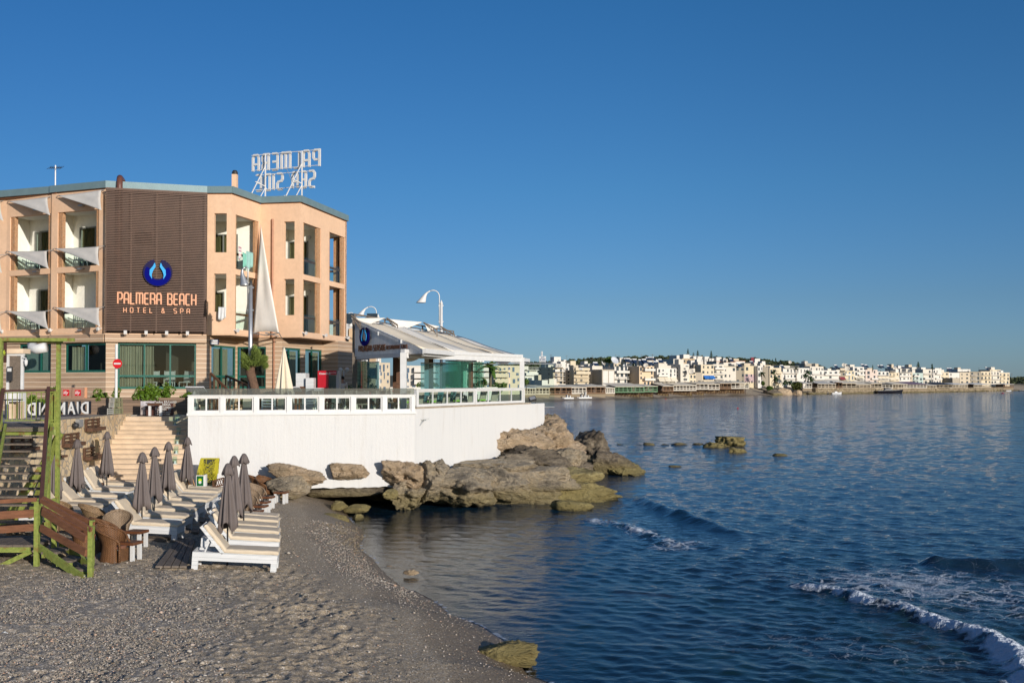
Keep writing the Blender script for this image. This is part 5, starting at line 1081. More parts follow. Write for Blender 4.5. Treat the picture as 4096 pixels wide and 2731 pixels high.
# ---------------------------------------------------------------- street lamps
def streetlamp(label,px,d,ytop,ypole,mx,mz,mw,mat):
    """curved thin neck flaring into a bell-shaped shade; mouth centre mx left of the pole and mz below the arc"""
    x=X(px,d); base=ST; zt_=Z(ytop,d)-base; zp=Z(ypole,d)-base; t=thing('street_lamp',label,'street lamp',(x,d,base)); mb=MB(); mb.tube([(0,0,0),(0,0,zp)],[.11,.085],12); mb.build('pole',mat,t,smooth=True)
    ax=-.13; rr_=abs(mx)*.30; mb=MB(); pts=[Vector((ax,0,zp-1.3)),Vector((ax,0,zt_-rr_))]+[Vector((ax-rr_+rr_*math.cos(R(a)),0,zt_-rr_+rr_*math.sin(R(a)))) for a in (20,40,60,80,100,118)]; mb.tube(pts,.032,8); mb.build('arm',mat,t,smooth=True)
    p0=pts[-1]; t0=(pts[-1]-pts[-2]).normalized(); p3=Vector((mx,0,zt_-mz)); L=(p3-p0).length; p1=p0+t0*L*.4; p2=p3+(p0-p3).normalized()*L*.35+Vector((0,0,.0)); n=10; N=18; vs=[];fs=[]
    for i in range(n+1):
        u=i/n; c_=p0*(1-u)**3+p1*3*u*(1-u)**2+p2*3*u*u*(1-u)+p3*u**3; tg=((p1-p0)*3*(1-u)**2+(p2-p1)*6*u*(1-u)+(p3-p2)*3*u*u).normalized(); nn=tg.lerp(Vector((0,0,-1)),u**1.5).normalized(); r_=.032+(mw/2-.032)*u**1.7; a_=nn.cross(Vector((0,1,0))).normalized()
        for k in range(N): q=2*math.pi*k/N; vs.append(c_+a_*r_*math.cos(q)+Vector((0,1,0))*r_*.9*math.sin(q))
    for i in range(n):
        for k in range(N): k2=(k+1)%N; fs.append((i*N+k,i*N+k2,(i+1)*N+k2,(i+1)*N+k))
    mb=MB(); mb.add(vs,fs); mb.build('lamp_shade',mat,t,smooth=True,thick=.008)
    mb=MB(); mb.lathe([(.0,-.02),(.11,-.0),(.07,.1),(.0,.26)],(0,0,zp),12); mb.build('finial',m_dark if mat is m_steel else mat,t,smooth=True)
    for z in (zp-.12,zp-1.15): mb=MB(); mb.beam((-.17,0,z),(.14,0,z),.06); mb.build('clamp',mat,t)
    return t
streetlamp('tallest curved-neck white lamp rising behind the pavilion roof',1765,64,1161,1215,-1.33,.80,.62,m_white)
streetlamp('smaller curved-neck white lamp above the pavilion gable',1512,75,1226,1268,-1.42,.74,.6,m_white)
streetlamp('white bell lamp shade peeking out left of the pavilion gable post',1419,90,1250,1300,-.75,1.05,.55,m_white)
streetlamp('grey curved-neck lamp post standing in front of the tall white sail',1001,45.5,1069,1140,-.28,.86,.44,m_steel)
# flag banner behind ridge
mb=MB(); q=P(1480,1270,d=66); mb.tube([P(1450,1284,d=66),P(1462,1272,d=66),P(1480,1268,d=66),P(1494,1280,d=66)],.05,6); tag(mb.build('beach_flag',m_dark),'dark curved frame of a banner peeking over the pavilion ridge','banner')
# ---------------------------------------------------------------- promenade things
# wood clad planter with bushes
pA=V2(P(150,1640,d=43.9)); pB=V2(P(560,1640,d=44.6)); pC=V2(P(742,1640,d=44.3)); m_deck=boards('deck_boards',[(.17,.12,.085),(.24,.165,.11),(.3,.2,.13),(.2,.14,.1)],.13,2,.07,.7,(1,1,12)); 
mb=MB(); mb.wallbox(pA,pC,.9,ST,4.62); tag(mb.build('planter',m_deck),'long timber-clad planter box in front of the hotel windows','planter')
LEAFM=[m_leaf,m_leafdark]
def bush(name,label,c,r,n,seed,mat=m_leaf,size=.09,cat='bush',up=0,group=None,shape=1.):
    rr=random.Random(seed); mb=MB(); cl=[(Vector((rr.gauss(0,.42)*r[0],rr.gauss(0,.42)*r[1],abs(rr.gauss(.35,.35))*r[2])),rr.uniform(.25,.5)) for _ in range(max(5,n//90))]
    for i in range(n):
        cc,cr=rr.choice(cl); v=Vector((rr.gauss(0,1),rr.gauss(0,1),rr.gauss(0,1))).normalized()*rr.uniform(.5,1)**.5*cr*min(r)*1.1; p=Vector(c)+cc+v
        a=Vector((rr.gauss(0,1),rr.gauss(0,1),rr.gauss(0,.7)+up)).normalized(); b=a.cross(Vector((rr.gauss(0,1),rr.gauss(0,1),rr.gauss(0,1)))).normalized(); s=size*rr.uniform(.6,1.3)
        mb.add([p-a*s,p+b*s*.38*shape,p+a*s,p-b*s*.38*shape],[(0,1,2,3)])
    t=thing(name,label,cat,(c[0],c[1],c[2])); t_=mb.build('foliage',mat,t,world=True)
    mb=MB(); 
    for i in range(5): mb.tube([(c[0],c[1],c[2]-.1),(c[0]+rr.uniform(-.4,.4)*r[0],c[1]+rr.uniform(-.3,.3)*r[1],c[2]+r[2]*.7)],[.02,.008],5)
    mb.build('stem',m_brown,t,world=True)
    if group: t['group']=group
    return t
bl=M('broad_leaf',(.085,.15,.012),.45,.45,9,.1,30)
bush('bush',"large glossy green bush spilling over the planter above the chalkboard",P(600,1585,d=44.5)+Vector((0,0,-.15)),(1.15,.45,.72),3000,1,bl,.08)
bush('bush','small glossy bush at the left of the planter beside the stacked crates',P(405,1592,d=44.4)+Vector((0,0,-.1)),(.7,.35,.5),1100,2,bl,.075)
bush('bush','bush behind the white lectern at the right end of the planter',P(760,1600,d=45.2)+Vector((0,0,-.2)),(.7,.35,.6),1200,3,bl,.07)
bush('bush','loose part of the planter bush right of the large bush',P(668,1588,d=44.6)+Vector((0,0,-.1)),(.3,.3,.4),450,4,bl,.07)
bush('bush','ragged bush behind the green stair platform railing',P(140,1600,d=43.0)+Vector((0,0,-.25)),(.55,.35,.35),650,5,bl,.08)
bush('bush','feathery plant top peeking over the green stair railing',P(208,1555,d=43.4)+Vector((0,0,-.1)),(.4,.3,.2),260,6,bl,.11)
# illy boards
for i,(x0,x1) in enumerate([(243,286),(288,335)]):
    a=P(x0,1597,d=44.0); b=P(x1,1597,d=44.0); zt_=Z(1549,44.0); t=thing('menu_board','%s of the two coffee boards with a red square logo behind the planter'%['left','right'][i],'board',tuple(a),0,'coffee boards on the planter'); mb=MB(); mb.box(a.x,b.x,a.y,a.y+.05,a.z,zt_); mb.build('panel',M('beige_board',(.32,.185,.13),.5,.3,1.5),t,world=True)
    cx=(a.x+b.x)/2; zc=a.z+.55*(zt_-a.z); mb=MB(); mb.box(cx-.135,cx+.135,a.y-.006,a.y-.002,zc-.13,zc+.13); mb.build('logo_square',M('logo_red',(.5,.01,.02),.4,.05),t,world=True)
    tx=text_mb('illy',.19,.002,.003); place(tx,(cx-.12,a.y-.009,zc-.05),(1,0)); tx.v=[(q[0]+(q[2]-zc)*.2,q[1],q[2]) for q in tx.v]; tx.build('lettering',m_white,t,world=True)
mb=MB(); a=P(338,1597,d=44.1); mb.box(a.x,a.x+.1,a.y,a.y+.06,a.z,Z(1549,44)); tag(mb.build('menu_board',m_letter),'orange edge of a third board standing right of the two coffee boards','board')
# stacked crates
cr=None
for i,(px,py,w_,h_) in enumerate([(447,1645,.24,.32),(474,1645,.24,.34),(452,1614,.2,.22),(474,1612,.2,.22),(454,1592,.18,.2),(475,1591,.16,.18)]):
    q=P(px,py,d=42.6); mb=MB(); z0=ST+[0,0,.34,.36,.57,.59][i]; t=thing('crate',['grey bottle crate at the bottom left of the stack by the sign pole','olive bottle crate at the bottom right of the stack by the sign pole','grey crate in the middle left of the stack by the sign pole','olive crate in the middle right of the stack by the sign pole','small grey crate on top at the left of the stack','small grey crate on top at the right of the stack'][i],'crate',(q.x,q.y,z0),0,'stacked crates by the no-entry sign')
    for x in (-1,1): 
        for y in (-1,1): mb.box(x*w_/2-.015,x*w_/2+.015,y*.15-.015,y*.15+.015,0,h_)
    for k in range(4): z=h_*(k+.3)/4; mb.box(-w_/2,w_/2,-.155,-.135,z,z+h_*.13); mb.box(-w_/2,w_/2,.135,.155,z,z+h_*.13); mb.box(-w_/2-.005,-w_/2+.015,-.15,.15,z,z+h_*.13); mb.box(w_/2-.015,w_/2+.005,-.15,.15,z,z+h_*.13)
    mb.build('lattice',M('crate_grey',(.33,.32,.29),.6,.2) if i%2==0 else M('crate_olive',(.22,.22,.12),.6,.2),t)
    mb=MB(); mb.box(-w_/2+.03,w_/2-.03,-.11,.11,.02,h_-.03); mb.build('content',M('crate_fill',(.12,.13,.11),.6,.4,20),t)
# no entry sign
q=P(464,1640,d=42.9); t=thing('no_entry_sign','round red no-entry sign with a white bar on a white pole','road sign',(q.x,q.y,ST)); mb=MB(); mb.tube([(q.x,q.y,ST),(q.x,q.y,6.95)],.06,10); mb.build('pole',m_white,t,world=True)
s=P(470,1454,d=42.75); mb=MB(); mb.tube([(s.x,s.y,s.z),(s.x,s.y-.02,s.z)],.20,28); mb.build('disc',M('sign_red',(.55,.01,.015),.35,.04),t,world=True); mb=MB(); mb.box(s.x-.145,s.x+.145,s.y-.032,s.y-.024,s.z-.035,s.z+.035); mb.build('bar',m_white,t,world=True)
# chalkboard with writing and picture
a=P(561,1672,d=43.2); b=P(691,1672,d=43.2); zt_=Z(1603,43.2); t=thing('chalkboard','wide brown chalkboard with white handwriting and a photo strip at the top of the stairs','menu board',tuple(a)); mb=MB(); mb.box(a.x,b.x,a.y,a.y+.05,ST,zt_); mb.build('panel',M('chalk_brown',(.075,.028,.02),.6,.15),t,world=True)
W=b.x-a.x; m_chalk=M('chalk',(.55,.55,.52),.9,.2,10)
for s_,u,v,sz in [('Todos Eλλnικο',.42,.85,.15),('VERNA',.62,.66,.14),('SUNBED+UMBRELLA',.46,.50,.085),('Free WiFi  3€',.46,.34,.12),('coffee drinks snacks',.45,.20,.085),('cocktails and BEER',.45,.05,.085)]:
    tx=text_mb(s_,sz,.002,.002); place(tx,(a.x+W*u,a.y-.006,ST+(zt_-ST)*v),(1,0)); tx.build('lettering',m_chalk,t,world=True)
mb=MB(); mb.box(a.x+.01,a.x+W*.43,a.y-.005,a.y-.001,zt_-.22,zt_-.01); mb.build('picture',M('photo_sky',(.45,.42,.44),.5,.5,3),t,world=True)
mb=MB(); mb.box(a.x+.01,a.x+W*.15,a.y-.005,a.y-.001,ST+.02,zt_-.225); mb.build('picture',M('photo_food',(.35,.3,.28),.5,.8,5),t,world=True); tx=text_mb('WiFi',.1,.002,.002); place(tx,(a.x+W*.16,a.y-.008,zt_-.14),(1,0)); tx.build('lettering',m_dark,t,world=True)
t=thing('bench_stand','white two-legged stand with a brown top in front of the chalkboard','stand',(a.x+.5,a.y-.5,ST)); x0,x1=X(598,42.6),X(642,42.6); mb=MB(); mb.box(x0-.03,x1+.03,42.45,42.75,4.32,4.42); mb.build('top',m_brown,t,world=True)
for x in (x0,x1): mb=MB(); mb.box(x,x+.09,42.5,42.6,ST-.0,4.32); mb.build('leg',m_white,t,world=True)
# white lecterns
for px,d_,l in ((785,43.5,'white lectern with a slanted top at the left end of the terrace'),(1168,46.5,'white lectern with a slanted top behind the cream parasol')):
    t=thing('lectern',l,'lectern',(X(px,d_),d_,ST)); z1=Z(1556,d_); mb=MB(); mb.box(-.1,.1,-.1,.1,0,z1-ST-.12); mb.build('pedestal',m_white,t); mb=MB(); mb.box(-.4,.4,-.25,.25,-.02,.02); mb.xform(Matrix.Translation((.0,0,z1-ST))@Matrix.Rotation(R(-24),4,'X')); mb.build('top',m_white,t)
# timber stair rails to the hotel door
for i,(x0,y0,x1,y1,dd) in enumerate([(842,1492,918,1565,47.0),(903,1502,990,1541,48.2)]):
    a=P(x0,y0,d=dd); b=P(x1,y1,d=dd-.5); t=thing('stair_railing','%s brown timber handrail with balusters by the hotel entrance'%['left','right'][i],'railing',(a.x,a.y,ST)); mb=MB(); mb.beam(a,b,.09); mb.build('handrail',m_brown,t,world=True)
    for k in range(6): p=a.lerp(b,k/5.); mb=MB(); mb.beam(p,(p.x,p.y,ST),.06); mb.build('baluster',m_brown,t,world=True)
t=thing('timber_steps','short brown timber steps leading up to the hotel entrance','stairs',(X(900,48),48,ST))
for k in range(4): mb=MB(); x=X(880,48)+.28*k; mb.box(x,x+.3,47.6,49.2,ST+.6-.17*k-.05,ST+.6-.17*k); mb.build('tread',m_brown,t,world=True)
# tamarisk-like tree in front of the hotel
c=P(1010,1640,d=45.0); t=thing('tree','small tree with a thick curved trunk and feathery green crown beside the lamp post','tree',(c.x,c.y,ST)); mb=MB()
pts=[P(1032,1585,d=45)-Vector((0,0,.5)),P(1025,1575,d=45),P(1010,1520,d=45),P(1000,1485,d=45),P(1006,1462,d=45)]; mb.tube(pts,[.24,.2,.2,.22,.16],12); mb.tube([pts[3],P(985,1462,d=45)],[.14,.06],8); mb.tube([pts[3],P(1025,1450,d=45)],[.14,.06],8); mb.build('trunk',M('bark',(.12,.07,.045),.9,.4,12,.9,14),t,world=True,smooth=True)
mb=MB(); rr=random.Random(4)
for cx,cy,sx,sy,n in [(1022,1415,16,20,1700),(985,1438,14,14,1100),(971,1432,7,20,700),(1048,1440,16,15,1300),(1008,1452,32,10,1700),(1018,1396,6,13,420),(1060,1432,8,9,400),(1062,1462,9,10,500),(990,1470,10,9,400),(975,1462,7,8,300)]:
    for k in range(n):
        p=P(cx+rr.gauss(0,sx*.5),cy+rr.gauss(0,sy*.5),d=45+rr.gauss(0,.3)); o_=Vector((p.x-pts[4].x,p.y-pts[4].y,p.z-pts[4].z+.15)).normalized(); a_=(o_+Vector((rr.gauss(0,.35),rr.gauss(0,.35),rr.gauss(.3,.35)))).normalized(); b_=a_.cross(Vector((rr.gauss(0,1),1,rr.gauss(0,1)))).normalized(); s_=.085*rr.uniform(.6,1.3); mb.add([p-a_*s_,p+b_*s_*.10,p+a_*s_,p-b_*s_*.10],[(0,1,2,3)])
mb.build('crown',M('tamarisk_leaf',(.14,.19,.035),.7,.5,5),t,world=True)
for px,py,dd,l,sd_ in ((965,1600,43.5,'round dark shrub behind the railing below the tree',8),(1080,1590,44,'round light green shrub behind the railing beside the brick pillar',9)): 
    bush('shrub',l,P(px,py,d=dd)+Vector((0,0,-.15)),(.3,.3,.3),700,sd_,m_leafdark if sd_==8 else m_leaf,.045,'shrub')
# cream closed parasol on the terrace
def parasol(name,label,loc,h,w_,cov,mat,polemat,group=None,cap=True,seed=0,cat='parasol',polew=.022):
    t=thing(name,label,cat,loc,0,group); mb=MB(); mb.tube([(0,0,0),(0,0,h-.02)],polew,8); mb.build('pole',polemat,t,smooth=True); rr=random.Random(seed)
    ph=[rr.uniform(0,6) for _ in range(4)]; npl=8; n=64; mb=MB(); rows=14; vs=[];fs=[]
    for i in range(rows+1):
        u=i/rows; r0=.03+(w_-.03)*(u**.78)*(.82+.18*u)
        for k in range(n):
            a=2*math.pi*k/n; pl=math.cos(npl*a+ph[0]+.8*u); r_=r0*(1+.27*pl*min(1,u*2)+.07*math.sin(3*a+ph[1])*u); z=h-.05-cov*u
            if i==rows: z+=-.17*(.5+.5*math.cos(4*a+ph[2]))+.07*math.sin(3*a+ph[3])
            vs.append((r_*math.cos(a+.25*u),r_*math.sin(a+.25*u),z))
    for i in range(rows):
        for k in range(n): k2=(k+1)%n; fs.append((i*n+k,i*n+k2,(i+1)*n+k2,(i+1)*n+k))
    mb.add(vs,fs); mb.build('canopy',mat,t,smooth=True,thick=.008)
    if cap:
        mb=MB(); mb.lathe([(.004,h+.01),(.05,h-.01),(.10,h-.11),(.145,h-.25)],(0,0,0),32,lambda a,i,r_,z_:(r_*(1+.13*math.cos(8*a+ph[0])*i/3)*1.0,z_-(.045*(.5+.5*math.cos(4*a+ph[1])) if i==3 else 0))); mb.build('top_vent',mat,t,smooth=True,thick=.006)
    return t
q=Vector((X(1136,44.2),44.2,3.93)); parasol('cream_parasol','closed cream parasol standing on the terrace in front of the hotel',tuple(q),Z(1386,44.2)-3.93,.34,1.95,M('cream_cloth',(.66,.58,.45),.85,.05,3,.3,8),m_steel,None,False,3,polew=.03)
# cabinets, counters, fridges
def cabinet(x0,x1,y0,y1,d,dep,mat,label,name='cabinet',cat='cabinet',zb=None):
    a=P(x0,y1,d=d); b=P(x1,y0,d=d); mb=MB(); mb.box(a.x,b.x,d,d+dep,zb if zb is not None else a.z,b.z); return tag(mb.build(name,mat,bevel=.01),label,cat)
cabinet(1183,1222,1492,1545,48.5,.9,m_wood_white,'white slatted cabinet behind the cream parasol','cabinet',zb=4.9)
cabinet(1160,1222,1545,1640,48.4,1.1,m_brown,'brown base unit under the white slatted cabinet',zb=ST)
cabinet(1222,1254,1511,1640,48.3,.6,m_wood_white,'lower white cabinet left of the red fridge',zb=ST)
cabinet(1254,1286,1551,1640,47.6,.6,m_white,'white counter in front of the red fridge',zb=ST)
a=X(1270,49.2); b=X(1313,49.2); t=thing('red_fridge','tall red drinks fridge with white script lettering','fridge',(a,49.2,ST)); mb=MB(); mb.box(a,b,49.2,49.85,ST,Z(1482,49.2)); m_red=M('fridge_red',(.42,.008,.02),.35,.06); mb.build('body',m_red,t,world=True,bevel=.02)
tx=text_mb('Coca-Cola',.13,.003,.004); place(tx,(a+.07,49.19,Z(1497,49.2)),(1,0)); tx.v=[(q[0]+(q[2]-5.7)*.25,q[1],q[2]) for q in tx.v]; tx.build('lettering',m_white,t,world=True)
a=X(1314,49.3); b=X(1346,49.3); c_=X(1357,49.4); t=thing('glass_fridge','glass-door drinks fridge with red header right of the red one','fridge',(a,49.3,ST)); zf=Z(1482,49.3); mb=MB(); mb.box(a,c_,49.36,50.0,ST,zf); mb.build('body',M('fridge_grey',(.42,.41,.43),.4,.05),t,world=True)
mb=MB(); mb.box(a,b,49.27,49.355,zf-.2,zf); mb.build('header',m_red,t,world=True); mb=MB(); mb.box(a+.03,b-.03,49.33,49.355,ST+.1,zf-.23); mb.build('door',M('fridge_glass',(.05,.08,.08),.1,.3),t,world=True); tx=text_mb('Coca-Cola',.075,.002,.002); place(tx,(a+.05,49.262,zf-.13),(1,0)); tx.build('lettering',m_white,t,world=True)
# walking person beyond the fridge
def person(loc,h,rz,shirt,trousers,label):
    t=thing('person',label,'person',loc,rz); s=h/1.75
    V=[(0,0,.95),(0,0,1.12),(0,-.01,1.3),(0,0,1.42),(0,.0,1.5),(0,.01,1.58),(0,.02,1.68),(.11,0,.88),(.12,-.05,.5),(.12,.02,.1),(.12,-.1,.04),(-.11,0,.88),(-.12,.1,.5),(-.12,.18,.12),(-.12,.08,.05),
       (.19,0,1.40),(.25,.03,1.13),(.27,-.06,.9),(.27,-.1,.81),(-.19,0,1.40),(-.25,.0,1.13),(-.27,-.12,.92),(-.27,-.16,.84)]
    E=[(0,1),(1,2),(2,3),(3,4),(4,5),(5,6),(0,7),(7,8),(8,9),(9,10),(0,11),(11,12),(12,13),(13,14),(3,15),(15,16),(16,17),(17,18),(3,19),(19,20),(20,21),(21,22)]
    Rr=[.14,.12,.15,.12,.055,.085,.09,.09,.062,.04,.035,.09,.062,.04,.035,.062,.045,.032,.035,.062,.045,.032,.035]
    def sk(name,idx,grow,mat):
        me=bpy.data.meshes.new(name); mp_={v:i for i,v in enumerate(idx)}; me.from_pydata([Vector(V[i])*s for i in idx],[(mp_[a],mp_[b]) for a,b in E if a in mp_ and b in mp_],[]); o=bpy.data.objects.new(name,me); C.objects.link(o); o.parent=t
        m=o.modifiers.new('skin','SKIN'); 
        for i,v in enumerate(idx): me.skin_vertices[0].data[i].radius=(Rr[v]*s+grow,Rr[v]*s*.8+grow)
        me.skin_vertices[0].data[0].use_root=True; o.modifiers.new('sub','SUBSURF').levels=2; o.modifiers['sub'].render_levels=2; me.materials.append(mat); return o
    sk('body',list(range(23)),0,M('skin',(.42,.24,.16),.6,.05)); sk('shirt',[0,1,2,3,15,16,19,20],.014,shirt); sk('trousers',[0,7,8,9,11,12,13],.014,trousers)
    mb=MB(); mb.lathe([(.0,.13),(.07,.11),(.1,.04),(.1,-.03),(.06,-.07)],(0,.03*s,1.66*s),12); mb.build('hair',M('dark_hair',(.02,.014,.01),.7,.2),t,smooth=True)
person((X(1371,51.5),51.5,ST),1.72,R(25),M('white_shirt',(.68,.66,.68),.9,.05),M('navy_trousers',(.02,.025,.05),.9,.1),'person in a white t-shirt and dark trousers walking away past the fridge')
bush('hedge','clipped green hedge behind the walking person',(X(1410,58),58,4.6),(1.6,.5,.55),2600,12,m_leaf,.07,'hedge'); bush('shrub','dark shrub left of the pavilion glass',(X(1400,52),52,4.2),(.6,.4,.4),900,13,m_leafdark,.07,'shrub')
# palm + globe lamp behind
def fanpalm(name,label,c,h,r,n,seed,mat=m_leaf,trunk=.13,droop=.9,cat='palm tree'):
    rr=random.Random(seed); t=thing(name,label,cat,tuple(c)); mb=MB(); mb.tube([(0,0,0),(.05,0,h*.5),(0,0,h)],[trunk*1.2,trunk,trunk*.9],8); mb.build('trunk',M('palm_bark',(.16,.12,.08),.9,.3,10),t,smooth=True); mb=MB()
    for i in range(n):
        az=rr.uniform(0,6.28); el=rr.uniform(-.5,1.3); L=r*rr.uniform(.75,1.1); p=Vector((0,0,h)); dirv=Vector((math.cos(az)*math.cos(el),math.sin(az)*math.cos(el),math.sin(el))); prev=None
        for k in range(7):
            u=k/6; q=p+dirv*L*u+Vector((0,0,-droop*L*u*u*.6)); sd_=dirv.cross(Vector((0,0,1))).normalized()*(L*.16*math.sin(math.pi*min(1,.12+u*.85)))
            if prev: 
                for sg in (-1,1): mb.add([prev[0],prev[0]+prev[1]*sg+Vector((0,0,-.06*L)),q+sd_*sg+Vector((0,0,-.06*L)),q],[(0,1,2,3)])
            prev=(q,sd_)
    mb.build('crown',mat,t); return t
fanpalm('palm_tree','palm with green fronds right of the hotel corner behind the globe lamp',(X(1362,60),60,ST),2.4,1.0,26,5,bl)
fanpalm('palm_tree','second palm with drooping yellowish fronds left of the pavilion glass',(X(1420,62),62,ST),1.2,.9,22,6,M('dry_leaf',(.25,.22,.08),.8,.3))
q=(X(1375,57),57,ST); t=thing('globe_lamp','park lamp with two white glass globes between hotel and pavilion','lamp',q); mb=MB(); mb.tube([(0,0,0),(0,0,2.1)],.035,8); mb.beam((-.2,0,2.0),(.2,0,2.0),.03); mb.build('pole',m_white,t)
for s_ in (-1,1): mb=MB(); mb.lathe([(0,-.13),(.09,-.09),(.13,0),(.09,.09),(0,.13)],(s_*.19,0,2.16),14); mb.build('globe',m_white,t,smooth=True)
# ---------------------------------------------------------------- terrace furniture
m_wick=M('grey_wicker',(.38,.34,.28),.8,.2,30,.6,60,stretch=(1,1,3)); m_tex=M('taupe_textilene',(.22,.20,.17),.8,.12,30,.3,60); m_frlight=M('light_chair_frame',(.55,.52,.45),.5,.05); m_cush=M('lime_cushion',(.25,.5,.06),.9,.1)
def dchair(name,mat,fr,low=False):
    t=thing(name,'x','chair'); mb=MB(); mb.box(-.23,.23,-.22,.22,.42,.47); mb.build('seat',mat,t); mb=MB(); mb.hexa([(-.23,.2,.42),(.23,.2,.42),(.23,.24,.42),(-.23,.24,.42),(-.22,.32,1.0),(.22,.32,1.0),(.22,.36,1.0),(-.22,.36,1.0)]); mb.build('backrest',mat,t)
    for x in (-1,1): mb=MB(); mb.beam((x*.25,.24,.0),(x*.25,.24,.44),.04); mb.beam((x*.25,.24,.44),(x*.25,.36,1.02),.04); mb.build('back_frame',fr,t)
    for x in (-1,1): mb=MB(); mb.beam((x*.22,-.2,.42),(x*.22,-.22,0),.04); mb.build('leg',fr,t)
    return t
def dtable(label,x,y,w_=.8,top=m_white,h=.75):
    t=thing('dining_table',label,'table',(x,y,3.93)); mb=MB(); mb.box(-w_/2,w_/2,-w_/2,w_/2,h-.04,h); mb.build('tabletop',top,t)
    for a_ in (-1,1):
        for b_ in (-1,1): mb=MB(); mb.box(a_*(w_/2-.06)-.03,a_*(w_/2-.06)+.03,b_*(w_/2-.06)-.03,b_*(w_/2-.06)+.03,0,h-.04); mb.build('leg',m_frlight,t)
    return t
oc1=dchair('terrace_chair',m_tex,m_frlight); used=[False]; oc2=dchair('wicker_chair',m_wick,m_wick); used2=[False]
def putc(proto,flag,x,y,rz,label,group):
    if not flag[0]: flag[0]=True; o=proto; o.location=(x,y,3.93); o.rotation_euler=(0,0,rz); o['label']=label
    else: o=dup(proto,(x,y,3.93),rz,label)
    o['group']=group; return o
tabs=[(1335,43.6,'white terrace table second from the parasol'),(1475,43.7,'white terrace table set with glasses before the pavilion post'),(1230,43.0,'white terrace table nearest the cream parasol'),(1565,45.0,'white terrace table close to the pavilion corner'),(870,42.0,'low white table at the left of the terrace')]
for i,(px,dd,l) in enumerate(tabs): dtable(l,X(px,dd),dd)
gt_=0
for px,dd,rz,l in [(1290,43.9,60,'taupe terrace chair right of the cream parasol'),(1312,44.2,80,'taupe terrace chair behind the second table'),(1365,43.2,-100,'taupe chair turned away in front of the second table'),(1388,44.4,-60,'taupe chair between the two middle tables'),(1410,42.9,180,'taupe chair with its back to the rail left of the set table'),(1455,42.7,180,'taupe chair with its back to the rail at the set table'),(1505,44.3,-40,'taupe chair behind the set table'),(1522,43.5,-100,'taupe chair right of the set table'),(1545,44.2,60,'taupe chair left of the corner table'),(1600,44.6,-90,'taupe chair right of the corner table'),(820,42.5,90,'taupe chair at the left end of the terrace'),(905,42.3,-90,'taupe chair right of the low table'),(1190,42.8,90,'taupe chair below the parasol')]:
    putc(oc1,used,X(px,dd),dd,R(rz),l,'taupe chairs on the open terrace')
q=(X(1175,42.4),42.4,3.93)
for i,px in enumerate((1075,1238)):
    x=X(px,42.6); t=thing('slatted_lounger','white slatted bench behind the railing, %s of the cream parasol'%['left','right'][i],'bench',(x,42.6,3.93)); mb=MB()
    for k in range(4): mb.box(-.28,.28,-.02,.02,.32+.12*k,.38+.12*k)
    mb.build('backrest',m_white,t); mb=MB(); mb.box(-.3,-.24,-.03,.03,0,.85); mb.box(.24,.3,-.03,.03,0,.85); mb.build('leg',m_white,t); mb=MB(); mb.box(-.28,.28,.05,.5,.28,.33); mb.build('seat',m_white,t)
# beige screens / cabinets seen through the rail
for i,(x0,x1) in enumerate([(803,834),(972,1006),(1112,1136)]):
    a=X(x0,42.5);b=X(x1,42.5); mb=MB(); mb.box(a,b,42.5,42.56,3.93,4.72); tag(mb.build('reed_screen',boards('reed',[(.45,.40,.32),(.52,.47,.38)],.03,0,.15,.9)),'beige ribbed screen panel behind the terrace rail, %s from the left'%['first','second','third'][i],'screen','beige screens behind the railing')
# pavilion furniture
nP=(-dF.y,dF.x)
k=0; ordn=['first','second','third','fourth','fifth','sixth','seventh','eighth','ninth','tenth','eleventh','twelfth']
for i in range(8):
    p=pv0+dF*(.75+1.05*i)+Vector(nP)*.75; o=putc(oc2,used2,p.x,p.y,math.atan2(dF.y,dF.x)+R(180),'grey wicker chair with its back to the pavilion window, %s from the near corner'%ordn[i],'wicker chairs along the pavilion window')
for i in range(6):
    p=pv0+dF*(1.2+1.35*i)+Vector(nP)*2.6; putc(oc2,used2,p.x,p.y,math.atan2(dF.y,dF.x)+R(0),'grey wicker chair on the inner side of the window tables, %s from the near corner'%ordn[i],'inner wicker chairs in the pavilion')
for i in range(4):
    p=pv0+dF*(1.3+2.1*i)+Vector(nP)*1.6; t=dtable('white table by the pavilion window, %s from the near corner'%ordn[i],p.x,p.y,.8,m_white)
    fl=thing('flower_vase','small red flower in a glass on the %s window table'%ordn[i],'flower vase',(p.x,p.y,4.68)); mb=MB(); mb.tube([(0,0,0),(0,0,.12)],.03,8); mb.build('glass',m_glass,fl); mb=MB(); mb.tube([(0,0,0),(.0,0,.2)],.006,5); mb.build('stem',m_leaf,fl); mb=MB(); mb.lathe([(0,-.04),(.04,0),(.0,.05)],(0,0,.23),8); mb.build('blossom',M('red_blossom',(.6,.01,.03),.7,.1),fl)
    mb=MB(); p2=pv0+dF*(.75+2.1*i)+Vector(nP)*.55; mb.box(p2.x-.2,p2.x+.2,p2.y-.2,p2.y+.2,4.4,4.47); tag(mb.build('seat_cushion',m_cush,bevel=.02),'lime green cushion on the %s wicker chair group'%ordn[i],'cushion','lime cushions in the pavilion')
# chairs and a table inside the big ground floor window
wc=dchair('dining_chair',m_white,m_white); wu=[False]
for px,l in ((612,'white dining chair behind the hotel window, left of three'),(675,'white dining chair behind the hotel window, middle of three'),(742,'white dining chair behind the hotel window, right of three')):
    o=putc(wc,wu,X(px,50.3),50.3,R(10 if px<700 else -15),l,'white dining chairs behind the hotel window'); o.location.z=4.87
t=dtable('white table between the dining chairs behind the hotel window',X(640,50.2),50.2,.8,m_white); t.location.z=4.87
bush('rock_plant','bright green plant growing on top of the orange rock behind the wall end',P(2198,1690,d=53.4)+Vector((0,0,-.1)),(.5,.35,.3),900,21,bl,.07,'plant')
